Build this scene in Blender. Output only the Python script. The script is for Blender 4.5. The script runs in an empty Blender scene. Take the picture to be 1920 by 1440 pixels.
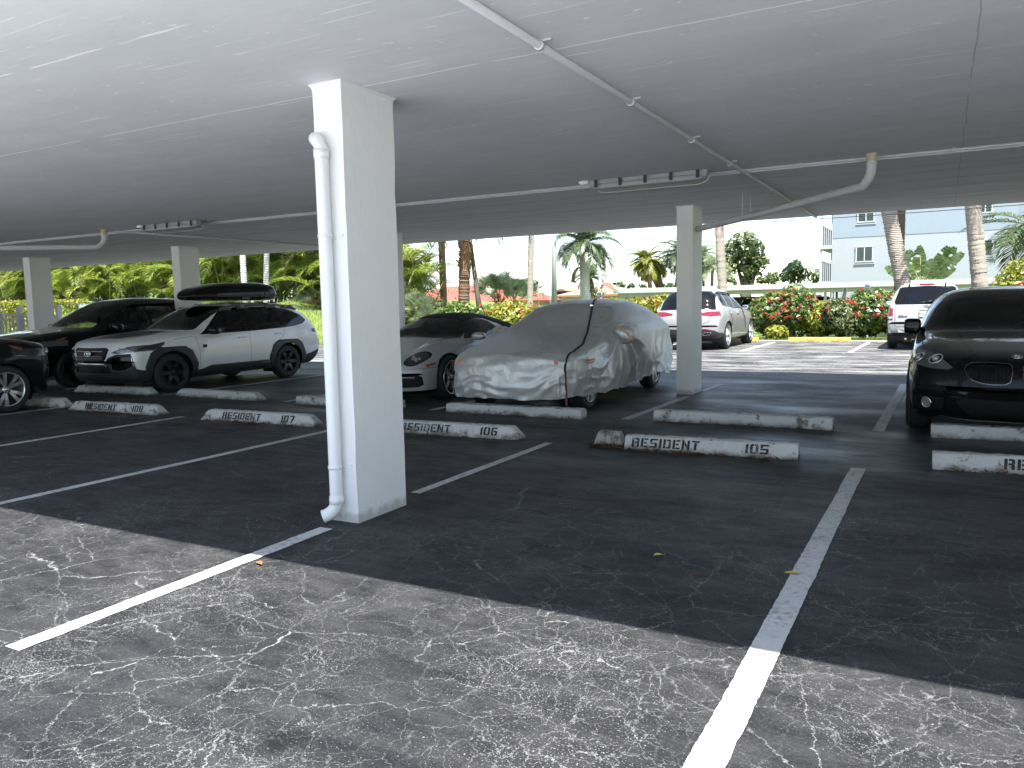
import bpy, bmesh, math, random
import numpy as np
from mathutils import Vector, Matrix, kdtree, bvhtree
from math import radians as RAD, pi as PI

SC = bpy.context.scene
# ------------------------------------------------------------------ camera
H_CAM = 1.42
FPX = 1468.1
R_ = np.array([0.87723756, 0.47962211, -0.02041793])
U_ = np.array([-0.03056407, 0.09824716, 0.99469258])
F_ = np.array([-0.47908256, 0.87195764, -0.1008453])
cd = bpy.data.cameras.new("camera")
cam = bpy.data.objects.new("camera", cd)
SC.collection.objects.link(cam)
cd.sensor_width = 36.0
cd.lens = FPX / 1920 * 36.0
cd.clip_start = 0.05
cd.clip_end = 3000
m = Matrix(((R_[0], U_[0], -F_[0], 0), (R_[1], U_[1], -F_[1], 0), (R_[2], U_[2], -F_[2], H_CAM), (0, 0, 0, 1)))
cam.matrix_world = m
SC.camera = cam
# ------------------------------------------------------------------ light
SUN = Vector((0.26, -0.37, 1.0)).normalized()      # towards the sun: high, behind the camera, a little to the right
sl = bpy.data.lights.new("sun", 'SUN')
sl.energy = 3.6
sl.angle = RAD(0.6)
sl.color = (1.0, 0.965, 0.92)
so = bpy.data.objects.new("sun", sl)
SC.collection.objects.link(so)
so.rotation_euler = (-SUN).to_track_quat('-Z', 'Y').to_euler()
so.location = (0, -20, 40)
W = bpy.data.worlds.new("World")
SC.world = W
W.use_nodes = True
nt = W.node_tree
nt.nodes.clear()
o_ = nt.nodes.new('ShaderNodeOutputWorld')
bg = nt.nodes.new('ShaderNodeBackground')
sky = nt.nodes.new('ShaderNodeTexSky')
sky.sky_type = 'NISHITA'
sky.sun_disc = False
sky.sun_elevation = math.asin(SUN.z)
sky.sun_rotation = math.atan2(SUN.x, SUN.y)
sky.air_density = 1.0
sky.dust_density = 0.5
sky.ozone_density = 1.0
tc = nt.nodes.new('ShaderNodeTexCoord')
mp = nt.nodes.new('ShaderNodeMapping')
mp.inputs['Scale'].default_value = (3.0, 3.0, 6.0)
nz = nt.nodes.new('ShaderNodeTexNoise')
nz.inputs['Scale'].default_value = 1.6
nz.inputs['Detail'].default_value = 9
nz.inputs['Roughness'].default_value = 0.58
cr = nt.nodes.new('ShaderNodeValToRGB')
cr.color_ramp.elements[0].position = 0.44
cr.color_ramp.elements[1].position = 0.66
mx = nt.nodes.new('ShaderNodeMix')
mx.data_type = 'RGBA'
mx.inputs['B'].default_value = (2.5, 2.56, 2.62, 1)
L = nt.links.new
L(tc.outputs['Generated'], mp.inputs['Vector'])
L(mp.outputs[0], nz.inputs['Vector'])
L(nz.outputs['Fac'], cr.inputs[0])
L(cr.outputs[0], mx.inputs['Factor'])
L(sky.outputs[0], mx.inputs['A'])
L(mx.outputs['Result'], bg.inputs['Color'])
bg.inputs['Strength'].default_value = 0.098
L(bg.outputs[0], o_.inputs[0])
SC.view_settings.view_transform = 'Standard'
SC.view_settings.look = 'None'
SC.view_settings.exposure = 2.1
SC.view_settings.gamma = 1.0
try:
    SC.cycles.use_denoising = True
    SC.cycles.max_bounces = 9
    SC.cycles.diffuse_bounces = 5
    SC.cycles.transparent_max_bounces = 16
    SC.cycles.sample_clamp_indirect = 6.0
    SC.cycles.caustics_reflective = False
    SC.cycles.caustics_refractive = False
except Exception:
    pass

# ------------------------------------------------------------------ helpers
COL = SC.collection
RNG = np.random.default_rng(7)


def tag(o, label=None, cat=None, group=None, kind=None):
    if label: o['label'] = label
    if cat: o['category'] = cat
    if group: o['group'] = group
    if kind: o['kind'] = kind
    return o


def empty(name, loc=(0, 0, 0), rz=0, label=None, cat=None, group=None, scale=1.0):
    o = bpy.data.objects.new(name, None)
    COL.objects.link(o)
    o.empty_display_size = 0.2
    o.location = loc
    o.rotation_euler = (0, 0, rz)
    o.scale = (scale, scale, scale)
    return tag(o, label, cat, group)


def ray(px, py):
    return (px - 960) / FPX * R_ - (py - 720) / FPX * U_ + F_


def at(px, py, Y):
    d = ray(px, py)
    t = Y / d[1]
    return np.array([0, 0, H_CAM]) + d * t


def gp(px, py, z=0.0):
    d = ray(px, py)
    return (np.array([0, 0, H_CAM]) + d * ((z - H_CAM) / d[2]))


class MB:
    """collects polygons, links them as one mesh object"""
    def __init__(s):
        s.v = []; s.f = []; s.mi = []; s.sm = []; s.n = 0

    def add(s, v, f, mi=0, smooth=False):
        v = np.asarray(v, float).reshape(-1, 3)
        s.v.append(v)
        n = s.n
        for q in f:
            s.f.append([int(i) + n for i in q]); s.mi.append(mi); s.sm.append(smooth)
        s.n += len(v)
        return s

    def box(s, c, d, rz=0, mi=0, M=None):
        x, y, z = [k / 2 for k in d]
        v = np.array([[-x, -y, -z], [x, -y, -z], [x, y, -z], [-x, y, -z], [-x, -y, z], [x, -y, z], [x, y, z], [-x, y, z]])
        if M is not None: v = v @ np.array(M).T
        if rz:
            cc, ss = math.cos(rz), math.sin(rz)
            v = v @ np.array([[cc, ss, 0], [-ss, cc, 0], [0, 0, 1]])
        v = v + np.array(c)
        return s.add(v, [(0, 3, 2, 1), (4, 5, 6, 7), (0, 1, 5, 4), (1, 2, 6, 5), (2, 3, 7, 6), (3, 0, 4, 7)], mi)

    def bar(s, a, b, w, h=None, mi=0, up=(0, 0, 1)):
        a = np.array(a, float); b = np.array(b, float)
        h = h or w
        t = b - a; t /= np.linalg.norm(t)
        u = np.array(up, float)
        if abs(t @ u) > 0.95: u = np.array([1.0, 0, 0])
        r = np.cross(t, u); r /= np.linalg.norm(r); u = np.cross(r, t)
        v = [p + r * sx * w / 2 + u * sz * h / 2 for p in (a, b) for sx, sz in ((-1, -1), (1, -1), (1, 1), (-1, 1))]
        return s.add(v, [(0, 1, 2, 3), (7, 6, 5, 4), (0, 4, 5, 1), (1, 5, 6, 2), (2, 6, 7, 3), (3, 7, 4, 0)], mi)

    def tube(s, pts, rad, n=10, mi=0, cap=True, smooth=True):
        pts = np.asarray(pts, float)
        K = len(pts)
        rad = np.broadcast_to(np.asarray(rad, float), (K,))
        tan = np.gradient(pts, axis=0)
        tan /= np.linalg.norm(tan, axis=1)[:, None] + 1e-12
        ref = np.array([0.0, 0, 1.0]) if abs(tan[0] @ [0, 0, 1]) < 0.9 else np.array([1.0, 0, 0])
        u = ref - tan[0] * (ref @ tan[0]); u /= np.linalg.norm(u)
        ang = np.arange(n) * 2 * PI / n
        V = []
        for k in range(K):
            u = u - tan[k] * (u @ tan[k]); u /= np.linalg.norm(u) + 1e-12
            w = np.cross(tan[k], u)
            V.append(pts[k] + rad[k] * (np.cos(ang)[:, None] * u + np.sin(ang)[:, None] * w))
        V = np.concatenate(V)
        F = [(k * n + i, k * n + (i + 1) % n, (k + 1) * n + (i + 1) % n, (k + 1) * n + i) for k in range(K - 1) for i in range(n)]
        s.add(V, F, mi, smooth)
        if cap:
            b = s.n - len(V)
            s.f.append([b + i for i in range(n)][::-1]); s.mi.append(mi); s.sm.append(False)
            s.f.append([b + (K - 1) * n + i for i in range(n)]); s.mi.append(mi); s.sm.append(False)
        return s

    def lathe(s, prof, n=32, axis='x', c=(0, 0, 0), mi=0, smooth=True, closed=False):
        """prof: list of (axial, radius)"""
        ang = np.arange(n) * 2 * PI / n
        V = []
        for a, r in prof:
            if axis == 'x': V.append(np.stack([np.full(n, a), r * np.cos(ang), r * np.sin(ang)], 1))
            elif axis == 'y': V.append(np.stack([r * np.sin(ang), np.full(n, a), r * np.cos(ang)], 1))
            else: V.append(np.stack([r * np.cos(ang), r * np.sin(ang), np.full(n, a)], 1))
        K = len(prof)
        V = np.concatenate(V) + np.array(c)
        rg = range(K if closed else K - 1)
        F = [(k * n + i, k * n + (i + 1) % n, ((k + 1) % K) * n + (i + 1) % n, ((k + 1) % K) * n + i) for k in rg for i in range(n)]
        return s.add(V, F, mi, smooth)

    def poly(s, pts, mi=0):
        return s.add(pts, [list(range(len(pts)))], mi)

    def prism(s, pts2, z0, z1, mi=0, M=None):
        n = len(pts2)
        v = [(x, y, z0) for x, y in pts2] + [(x, y, z1) for x, y in pts2]
        v = np.array(v, float)
        if M is not None:
            M = np.array(M)
            v = v @ M[:3, :3].T + M[:3, 3]
        return s.add(v, [list(range(n))[::-1], list(range(n, 2 * n))] + [(i, (i + 1) % n, n + (i + 1) % n, n + i) for i in range(n)], mi)

    def blob(s, c, r, n=(14, 9), e=2.0, M=None, mi=0):
        """superellipsoid"""
        V = []
        for j in range(n[1] + 1):
            ph = -PI / 2 + PI * j / n[1]
            for i in range(n[0]):
                th = 2 * PI * i / n[0]
                f = lambda a: math.copysign(abs(a) ** (2 / e), a)
                V.append((r[0] * f(math.cos(ph)) * f(math.cos(th)), r[1] * f(math.cos(ph)) * f(math.sin(th)), r[2] * f(math.sin(ph))))
        V = np.array(V)
        if M is not None: V = V @ np.array(M).T
        V = V + np.array(c)
        N = n[0]
        F = [(j * N + i, j * N + (i + 1) % N, (j + 1) * N + (i + 1) % N, (j + 1) * N + i) for j in range(n[1]) for i in range(N)]
        return s.add(V, F, mi, True)

    def build(s, name, mats, parent=None, loc=None, normals=None):
        me = bpy.data.meshes.new(name)
        V = np.concatenate(s.v) if s.v else np.zeros((0, 3))
        me.from_pydata(V.tolist(), [], s.f)
        if not isinstance(mats, (list, tuple)): mats = [mats]
        for q in mats: me.materials.append(q)
        me.polygons.foreach_set('material_index', s.mi)
        me.polygons.foreach_set('use_smooth', s.sm)
        me.update()
        return link(name, me, parent, loc)


def link(name, me, parent=None, loc=None):
    o = bpy.data.objects.new(name, me)
    COL.objects.link(o)
    if parent is not None: o.parent = parent
    if loc is not None: o.location = loc
    return o


def quads_obj(name, V, nper, mats, parent=None, mi=None, smooth=False, faces=None):
    """fast: V = (N*nper,3), every nper consecutive verts are a face"""
    me = bpy.data.meshes.new(name)
    V = np.asarray(V, np.float32).reshape(-1, 3)
    if faces is None:
        nf = len(V) // nper
        loops = np.arange(nf * nper, dtype=np.int32)
    else:
        faces = np.asarray(faces, np.int32); nf = len(faces); nper = faces.shape[1]; loops = faces.ravel()
    me.vertices.add(len(V)); me.vertices.foreach_set('co', V.ravel())
    me.loops.add(len(loops)); me.loops.foreach_set('vertex_index', loops)
    me.polygons.add(nf)
    me.polygons.foreach_set('loop_start', np.arange(nf, dtype=np.int32) * nper)
    if not isinstance(mats, (list, tuple)): mats = [mats]
    for q in mats: me.materials.append(q)
    if mi is not None: me.polygons.foreach_set('material_index', np.asarray(mi, np.int32))
    if smooth: me.polygons.foreach_set('use_smooth', np.ones(nf, bool))
    me.update(calc_edges=True)
    me.validate()
    return link(name, me, parent)


def copy_tree(o, parent=None):
    c = o.copy(); COL.objects.link(c)
    if parent is not None: c.parent = parent
    for ch in list(o.children): copy_tree(ch, c)
    return c


def pchip(tab, x):
    """monotone cubic through (x, y) pairs"""
    t = np.array(tab, float)
    X, Yv = t[:, 0], t[:, 1]
    x = np.asarray(x, float)
    h = np.diff(X); d = np.diff(Yv) / h
    mm = np.zeros(len(X))
    mm[0], mm[-1] = d[0], d[-1]
    for i in range(1, len(X) - 1):
        if d[i - 1] * d[i] > 0:
            w1, w2 = 2 * h[i] + h[i - 1], h[i] + 2 * h[i - 1]
            mm[i] = (w1 + w2) / (w1 / d[i - 1] + w2 / d[i])
    i = np.clip(np.searchsorted(X, x) - 1, 0, len(h) - 1)
    q = np.clip((x - X[i]) / h[i], 0, 1)
    h00 = 2 * q**3 - 3 * q**2 + 1; h10 = q**3 - 2 * q**2 + q; h01 = -2 * q**3 + 3 * q**2; h11 = q**3 - q**2
    return h00 * Yv[i] + h10 * h[i] * mm[i] + h01 * Yv[i + 1] + h11 * h[i] * mm[i + 1]


# ------------------------------------------------------------------ materials
class NT:
    def __init__(s, name):
        s.m = bpy.data.materials.new(name)
        s.m.use_nodes = True
        s.t = s.m.node_tree
        s.b = s.t.nodes['Principled BSDF']
        s.out = s.t.nodes['Material Output']

    def n(s, ty, **k):
        q = s.t.nodes.new('ShaderNode' + ty)
        for a, b in k.items(): setattr(q, a, b)
        return q

    def l(s, a, b): s.t.links.new(a, b)

    def coord(s, kind='Object', scale=(1, 1, 1), rot=(0, 0, 0)):
        c = s.n('TexCoord'); mp = s.n('Mapping')
        mp.inputs['Scale'].default_value = scale
        mp.inputs['Rotation'].default_value = rot
        s.l(c.outputs[kind], mp.inputs['Vector'])
        return mp.outputs[0]

    def world(s, scale=(1, 1, 1)):
        c = s.n('NewGeometry'); mp = s.n('Mapping')
        mp.inputs['Scale'].default_value = scale
        s.l(c.outputs['Position'], mp.inputs['Vector'])
        return mp.outputs[0]

    def noise(s, vec, scale=5, detail=4, rough=0.55, out='Fac'):
        q = s.n('TexNoise')
        q.inputs['Scale'].default_value = scale; q.inputs['Detail'].default_value = detail; q.inputs['Roughness'].default_value = rough
        if vec is not None: s.l(vec, q.inputs['Vector'])
        return q.outputs[out]

    def ramp(s, fac, a, b, ca=(0, 0, 0, 1), cb=(1, 1, 1, 1)):
        q = s.n('ValToRGB')
        e = q.color_ramp.elements
        e[0].position, e[1].position = a, b
        e[0].color, e[1].color = ca, cb
        s.l(fac, q.inputs[0])
        return q.outputs[0]

    def val(s, x):
        q = s.n('Value'); q.outputs[0].default_value = x
        return q.outputs[0]

    def math(s, op, a, b=None, c=None):
        q = s.n('Math', operation=op)
        for i, x in enumerate((a, b, c)):
            if x is None: continue
            if isinstance(x, (int, float)): q.inputs[i].default_value = x
            else: s.l(x, q.inputs[i])
        return q.outputs[0]

    def mix(s, fac, a, b):
        q = s.n('Mix', data_type='RGBA')
        for k, x in (('Factor', fac), ('A', a), ('B', b)):
            if isinstance(x, (int, float)): q.inputs[k].default_value = x
            elif isinstance(x, tuple): q.inputs[k].default_value = (x + (1,))[:4]
            else: s.l(x, q.inputs[k])
        return q.outputs['Result']

    def bump(s, h, strength=0.3, dist=0.01):
        q = s.n('Bump')
        q.inputs['Strength'].default_value = strength; q.inputs['Distance'].default_value = dist
        s.l(h, q.inputs['Height'])
        s.l(q.outputs[0], s.b.inputs['Normal'])
        return q

    def set(s, **k):
        for a, b in k.items():
            a = a.replace('_', ' ')
            if isinstance(b, (int, float)): s.b.inputs[a].default_value = b
            elif isinstance(b, tuple): s.b.inputs[a].default_value = (b + (1,))[:4]
            else: s.l(b, s.b.inputs[a])
        return s


def plain(name, col, rough=0.5, metal=0.0, coat=0.0, var=0.12, vscale=6, bump=0.0, bscale=60, spec=0.5):
    """colour with a little natural unevenness"""
    t = NT(name)
    v = t.coord('Object')
    n = t.noise(v, vscale, 5)
    lo = tuple(c * (1 - var) for c in col); hi = tuple(min(1, c * (1 + var)) for c in col)
    t.set(Base_Color=t.mix(n, lo, hi), Roughness=rough, Metallic=metal, Coat_Weight=coat, Coat_Roughness=0.03)
    t.b.inputs['Specular IOR Level'].default_value = spec
    if bump: t.bump(t.noise(v, bscale, 3), bump, 0.005)
    return t.m


def paint(name, col, rough=0.35, metal=0.0, coat=1.0, flake=0.0):
    t = NT(name)
    v = t.coord('Object')
    n = t.noise(v, 2.2, 4)
    c = t.mix(n, tuple(x * 0.93 for x in col), tuple(min(1, x * 1.05) for x in col))
    dust = t.ramp(t.noise(v, 14, 6), 0.45, 0.8)
    dk = max(col) < .05
    t.set(Base_Color=c, Roughness=rough, Metallic=metal, Coat_Weight=coat)
    if dk:
        t.b.inputs['Specular IOR Level'].default_value = 0.04
        t.b.inputs['Coat IOR'].default_value = 1.27
    t.l(t.math('MULTIPLY_ADD', dust, 0.05, 0.025), t.b.inputs['Coat Roughness'])
    return t.m


def leafmat(name, cols, rough=0.45, trans=0.28):
    t = NT(name)
    g = t.n('NewGeometry')
    q = t.n('ValToRGB')
    e = q.color_ramp.elements
    e[0].color = cols[0] + (1,); e[0].position = 0
    e[1].color = cols[-1] + (1,); e[1].position = 1
    for i, c in enumerate(cols[1:-1]):
        x = e.new((i + 1) / (len(cols) - 1)); x.color = c + (1,)
    t.l(g.outputs['Random Per Island'], q.inputs[0])
    t.set(Base_Color=q.outputs[0], Roughness=rough)
    tr = t.n('BsdfTranslucent'); t.l(q.outputs[0], tr.inputs[0])
    ms = t.n('MixShader'); ms.inputs[0].default_value = trans
    t.l(t.b.outputs[0], ms.inputs[1]); t.l(tr.outputs[0], ms.inputs[2])
    t.l(ms.outputs[0], t.out.inputs[0])
    return t.m


def glassmat(name, tint=(0.3, 0.32, 0.32), rough=0.01, refl=1.0):
    t = NT(name)
    tr = t.n('BsdfTransparent'); tr.inputs[0].default_value = tint + (1,)
    gl = t.n('BsdfGlossy'); gl.inputs['Roughness'].default_value = rough; gl.inputs[0].default_value = (refl, refl, refl, 1)
    fr = t.n('Fresnel'); fr.inputs[0].default_value = 1.5
    ms = t.n('MixShader')
    t.l(fr.outputs[0], ms.inputs[0]); t.l(tr.outputs[0], ms.inputs[1]); t.l(gl.outputs[0], ms.inputs[2])
    t.l(ms.outputs[0], t.out.inputs[0])
    return t.m
# ================================================================== setting
STAIN = gp(525, 1390)
_d = lambda x, y, r, c: (*gp(x, y)[:2], r, c)
DIRT = [_d(1110, 885, .42, (.040, .029, .019)), _d(790, 950, .34, (.006, .006, .0062)), _d(575, 985, .22, (.006, .006, .0062)), _d(1500, 770, .7, (.008, .008, .0085)), _d(1450, 870, .35, (.012, .010, .008)), _d(1850, 1060, .5, (.008, .008, .009))]


def asphalt():
    t = NT("asphalt")
    P = t.world()
    sep = t.n('SeparateXYZ'); t.l(P, sep.inputs[0])
    X, Y = sep.outputs[0], sep.outputs[1]
    big = t.noise(P, 0.55, 4)
    med = t.noise(P, 2.3, 5)
    # zones: weathered outside, sealed under the deck; base tone also offsets sun and shade
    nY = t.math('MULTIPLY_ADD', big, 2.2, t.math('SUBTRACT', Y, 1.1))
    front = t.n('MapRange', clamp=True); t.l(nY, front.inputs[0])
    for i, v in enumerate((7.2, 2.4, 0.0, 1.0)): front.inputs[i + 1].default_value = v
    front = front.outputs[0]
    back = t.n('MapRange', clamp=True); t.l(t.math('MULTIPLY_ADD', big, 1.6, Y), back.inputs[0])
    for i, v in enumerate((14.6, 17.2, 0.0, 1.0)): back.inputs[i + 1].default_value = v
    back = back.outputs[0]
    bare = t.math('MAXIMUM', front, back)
    # cracks
    wv = t.n('VectorMath', operation='MULTIPLY_ADD')
    nv = t.n('TexNoise'); nv.inputs['Scale'].default_value = 2.4; nv.inputs['Detail'].default_value = 6; t.l(P, nv.inputs['Vector'])
    t.l(nv.outputs['Color'], wv.inputs[0]); wv.inputs[1].default_value = (0.26, 0.26, 0)
    nj = t.n('TexNoise'); nj.inputs['Scale'].default_value = 17.0; nj.inputs['Detail'].default_value = 5; nj.inputs['Roughness'].default_value = 0.75; t.l(P, nj.inputs['Vector'])
    wj = t.n('VectorMath', operation='MULTIPLY_ADD'); t.l(nj.outputs['Color'], wj.inputs[0]); wj.inputs[1].default_value = (0.085, 0.085, 0); t.l(P, wj.inputs[2]); t.l(wj.outputs[0], wv.inputs[2])

    def crack(scale, w, lo, hi, mscale):
        vo = t.n('TexVoronoi', feature='DISTANCE_TO_EDGE'); vo.inputs['Scale'].default_value = scale
        vo.inputs['Randomness'].default_value = 1.0
        t.l(wv.outputs[0], vo.inputs['Vector'])
        line = t.n('MapRange', clamp=True); t.l(vo.outputs['Distance'], line.inputs[0])
        for i, v in enumerate((w * 0.35, w, 1.0, 0.0)): line.inputs[i + 1].default_value = v
        mask = t.ramp(t.noise(P, mscale, 3), lo, hi)
        return t.math('MULTIPLY', line.outputs[0], mask)
    c1 = crack(1.25, 0.0028, 0.38, 0.52, 0.7)
    c2 = crack(4.2, 0.0066, 0.34, 0.52, 0.9)
    c3 = crack(11.0, 0.016, 0.42, 0.60, 1.3)
    cracks = t.math('MAXIMUM', t.math('MAXIMUM', c1, c2), c3)
    brk = t.ramp(t.noise(P, 45, 3), 0.40, 0.56)
    cracks = t.math('MULTIPLY', cracks, t.math('MULTIPLY_ADD', brk, 0.7, 0.3))
    # pale aggregate showing through worn sealer
    ag = t.noise(P, 130, 2, 0.6)
    agb = t.noise(P, 46, 3, 0.7)
    worn = t.ramp(t.noise(P, 1.3, 6, 0.65), 0.30, 0.66)
    thr = t.math('MULTIPLY_ADD', t.math('MULTIPLY', worn, bare), -0.165, 0.728)
    sp = t.n('MapRange', clamp=True)
    t.l(t.math('SUBTRACT', ag, thr), sp.inputs[0])
    for i, v in enumerate((0.0, 0.05, 0.0, 1.0)): sp.inputs[i + 1].default_value = v
    sb = t.n('MapRange', clamp=True)
    thr2 = t.math('MULTIPLY_ADD', t.math('MULTIPLY', worn, bare), -0.10, 0.733)
    t.l(t.math('SUBTRACT', agb, thr2), sb.inputs[0])
    for i, v in enumerate((0.0, 0.04, 0.0, 1.0)): sb.inputs[i + 1].default_value = v
    spk = t.math('MAXIMUM', t.math('MULTIPLY', sp.outputs[0], 0.75), sb.outputs[0])
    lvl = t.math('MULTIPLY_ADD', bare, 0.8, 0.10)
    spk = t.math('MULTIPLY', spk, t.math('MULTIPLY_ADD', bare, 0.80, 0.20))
    # worn pale streaks across the far aisle
    sx = t.world((0.35, 1.6, 1))
    st = t.ramp(t.noise(sx, 1.6, 7, 0.68), 0.46, 0.66)
    st = t.math('MULTIPLY', t.math('MULTIPLY', st, back), t.math('MULTIPLY_ADD', t.noise(P, 30, 3), 1.6, -0.25))
    pale = t.math('MAXIMUM', t.math('MULTIPLY', cracks, lvl), spk)
    pale = t.math('MINIMUM', t.math('MAXIMUM', pale, t.math('MULTIPLY', st, 0.85)), 1.0)
    # oil and damp blotches
    oil = t.ramp(t.noise(t.world((1, 0.8, 1)), 0.9, 5, 0.6), 0.52, 0.75)
    dx = t.math('SUBTRACT', X, STAIN[0]); dy = t.math('SUBTRACT', Y, STAIN[1])
    rr = t.math('SQRT', t.math('ADD', t.math('MULTIPLY', dx, dx), t.math('MULTIPLY', dy, dy)))
    ost = t.ramp(t.math('MULTIPLY_ADD', t.noise(P, 7, 6), 0.16, rr), 0.10, 0.19, (1, 1, 1, 1), (0, 0, 0, 1))
    fine = t.noise(t.world((0.55, 1.5, 1)), 6.0, 8, 0.72)
    grit = t.noise(P, 75, 3, 0.7)
    mm = t.math('ADD', t.math('MULTIPLY', med, 0.35), t.math('ADD', t.math('MULTIPLY', fine, 0.75), t.math('MULTIPLY_ADD', grit, 0.5, -0.30)))
    base = t.mix(t.ramp(mm, 0.38, 0.72), (0.012, 0.0121, 0.0123), (0.115, 0.1135, 0.112))
    for (cx, cy, ra, cc) in DIRT:
        ddx = t.math('SUBTRACT', X, cx); ddy = t.math('MULTIPLY', t.math('SUBTRACT', Y, cy), 1.3)
        dr = t.math('SQRT', t.math('ADD', t.math('MULTIPLY', ddx, ddx), t.math('MULTIPLY', ddy, ddy)))
        msk = t.ramp(t.math('MULTIPLY_ADD', t.noise(P, 5, 7, 0.7), ra * 1.5, dr), ra * 0.75, ra * 1.5, (1, 1, 1, 1), (0, 0, 0, 1))
        base = t.mix(t.math('MULTIPLY', msk, 0.8), base, cc)
    base = t.mix(t.math('MULTIPLY', bare, 0.65), base, t.mix(med, (0.0062, 0.0068, 0.0095), (0.0140, 0.0149, 0.0190)))  # base colour darkened in the sun, left lighter to lift the deck's shade
    base = t.mix(t.math('MULTIPLY', oil, t.math('MULTIPLY_ADD', bare, -0.6, 0.75)), base, (0.010, 0.010, 0.011))
    base = t.mix(ost, base, (0.006, 0.006, 0.0065)); pale = t.math('MULTIPLY', pale, t.math('MULTIPLY_ADD', ost, -0.75, 1.0))
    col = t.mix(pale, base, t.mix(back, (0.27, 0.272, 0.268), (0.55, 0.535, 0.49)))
    t.set(Base_Color=col)
    # damp sealed surface under the deck is glossier
    damp = t.ramp(t.noise(t.world((0.5, 1.1, 1)), 0.8, 6, 0.62), 0.36, 0.66)
    gl = t.math('MULTIPLY', damp, t.math('SUBTRACT', 1.0, bare))
    rough = t.math('MULTIPLY_ADD', gl, -0.34, 0.62)
    rough = t.math('MULTIPLY_ADD', t.noise(P, 22, 4), 0.12, rough)
    t.l(rough, t.b.inputs['Roughness'])
    t.b.inputs['Specular IOR Level'].default_value = 0.30
    h = t.math('ADD', t.math('MULTIPLY', t.noise(P, 120, 3), 0.5), t.math('MULTIPLY', t.noise(P, 9, 4), 0.8))
    h = t.math('SUBTRACT', h, t.math('MULTIPLY', cracks, 0.5))
    t.bump(h, 0.45, 0.008)
    return t.m


def line_paint():
    t = NT("line_paint")
    P = t.world()
    n = t.noise(P, 28, 6, 0.7); n2 = t.noise(P, 3, 4)
    a = t.ramp(t.math('MULTIPLY_ADD', n2, 0.35, t.math('MULTIPLY', n, 0.9)), 0.50, 0.62)
    dirt = t.noise(P, 7, 5)
    c = t.mix(dirt, (0.42, 0.42, 0.405), (0.60, 0.60, 0.58))
    t.set(Base_Color=t.mix(a, t.mix(0.5, c, (0.10, 0.10, 0.105)), c), Roughness=0.7)
    t.bump(t.noise(P, 110, 3), 0.3, 0.005)
    return t.m


def soffit():
    t = NT("painted_soffit")
    P = t.world()
    sep = t.n('SeparateXYZ'); t.l(P, sep.inputs[0])
    X, Y = sep.outputs[0], sep.outputs[1]
    big = t.noise(P, 0.5, 4)
    smear = t.noise(t.world((0.45, 5.0, 1)), 2.0, 6, 0.65)
    c = t.mix(t.math('MULTIPLY_ADD', smear, 0.6, t.math('MULTIPLY', big, 0.4)), (0.66, 0.672, 0.69), (0.80, 0.81, 0.825))
    # damp grey staining near the far edge
    far = t.n('MapRange', clamp=True); t.l(Y, far.inputs[0])
    for i, v in enumerate((7.5, 10.5, 0.0, 1.0)): far.inputs[i + 1].default_value = v
    stn = t.ramp(t.noise(t.world((0.30, 3.0, 1)), 1.5, 7, 0.7), 0.48, 0.72)
    c = t.mix(t.math('MULTIPLY', t.math('MULTIPLY', stn, far.outputs[0]), 0.6), c, (0.30, 0.31, 0.31))
    # short bright scrapes of board marks
    dash = t.ramp(t.noise(t.world((0.9, 30, 1)), 1.5, 2, 0.5), 0.675, 0.705)
    dash = t.math('MULTIPLY', dash, t.ramp(t.noise(P, 0.8, 2), 0.40, 0.55))
    # form joints

    def joint(coordv, pos, wv, mscale, lo, xlo=None, xhi=None):
        wob = t.math('MULTIPLY_ADD', t.noise(t.world((1.2, 1.2, 1)), 2.0, 4), 0.05, coordv)
        d = t.math('ABSOLUTE', t.math('SUBTRACT', wob, pos + 0.025))
        ln = t.math('LESS_THAN', d, wv)
        ms = t.ramp(t.noise(P, mscale, 3), lo, lo + 0.08)
        return t.math('MULTIPLY', ln, ms)
    j = t.math('MAXIMUM', joint(Y, 4.13, 0.008, 1.7, 0.38), joint(Y, 2.80, 0.009, 1.3, 0.42))
    j = t.math('MAXIMUM', j, joint(Y, 5.45, 0.004, 2.2, 0.52))
    j = t.math('MAXIMUM', j, joint(Y, 6.75, 0.004, 2.0, 0.54))
    j = t.math('MAXIMUM', j, t.math('MULTIPLY', dash, 0.8))
    spots = t.ramp(t.noise(t.world((1, 2.2, 1)), 9.0, 2), 0.70, 0.73)
    j = t.math('MAXIMUM', j, t.math('MULTIPLY', spots, 0.6))
    mott = t.ramp(t.noise(t.world((1, 1.8, 1)), 1.1, 8, 0.7), 0.35, 0.65)
    c = t.mix(t.math('MULTIPLY', mott, 0.45), c, (0.56, 0.572, 0.595))
    c = t.mix(j, c, (1.0, 1.0, 1.0))
    dk = t.math('MAXIMUM', joint(X, 0.12, 0.004, 2.4, 0.36), joint(Y, 12.45, 0.008, 1.2, 0.42))
    c = t.mix(t.math('MULTIPLY', dk, 0.45), c, (0.2, 0.2, 0.2))
    t.set(Base_Color=c, Roughness=0.72)
    t.bump(t.math('ADD', t.math('MULTIPLY', smear, 0.25), t.math('ADD', j, t.math('ADD', t.math('MULTIPLY', big, 2.0), t.noise(P, 22, 4)))), 0.18, 0.006)
    return t.m


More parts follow.
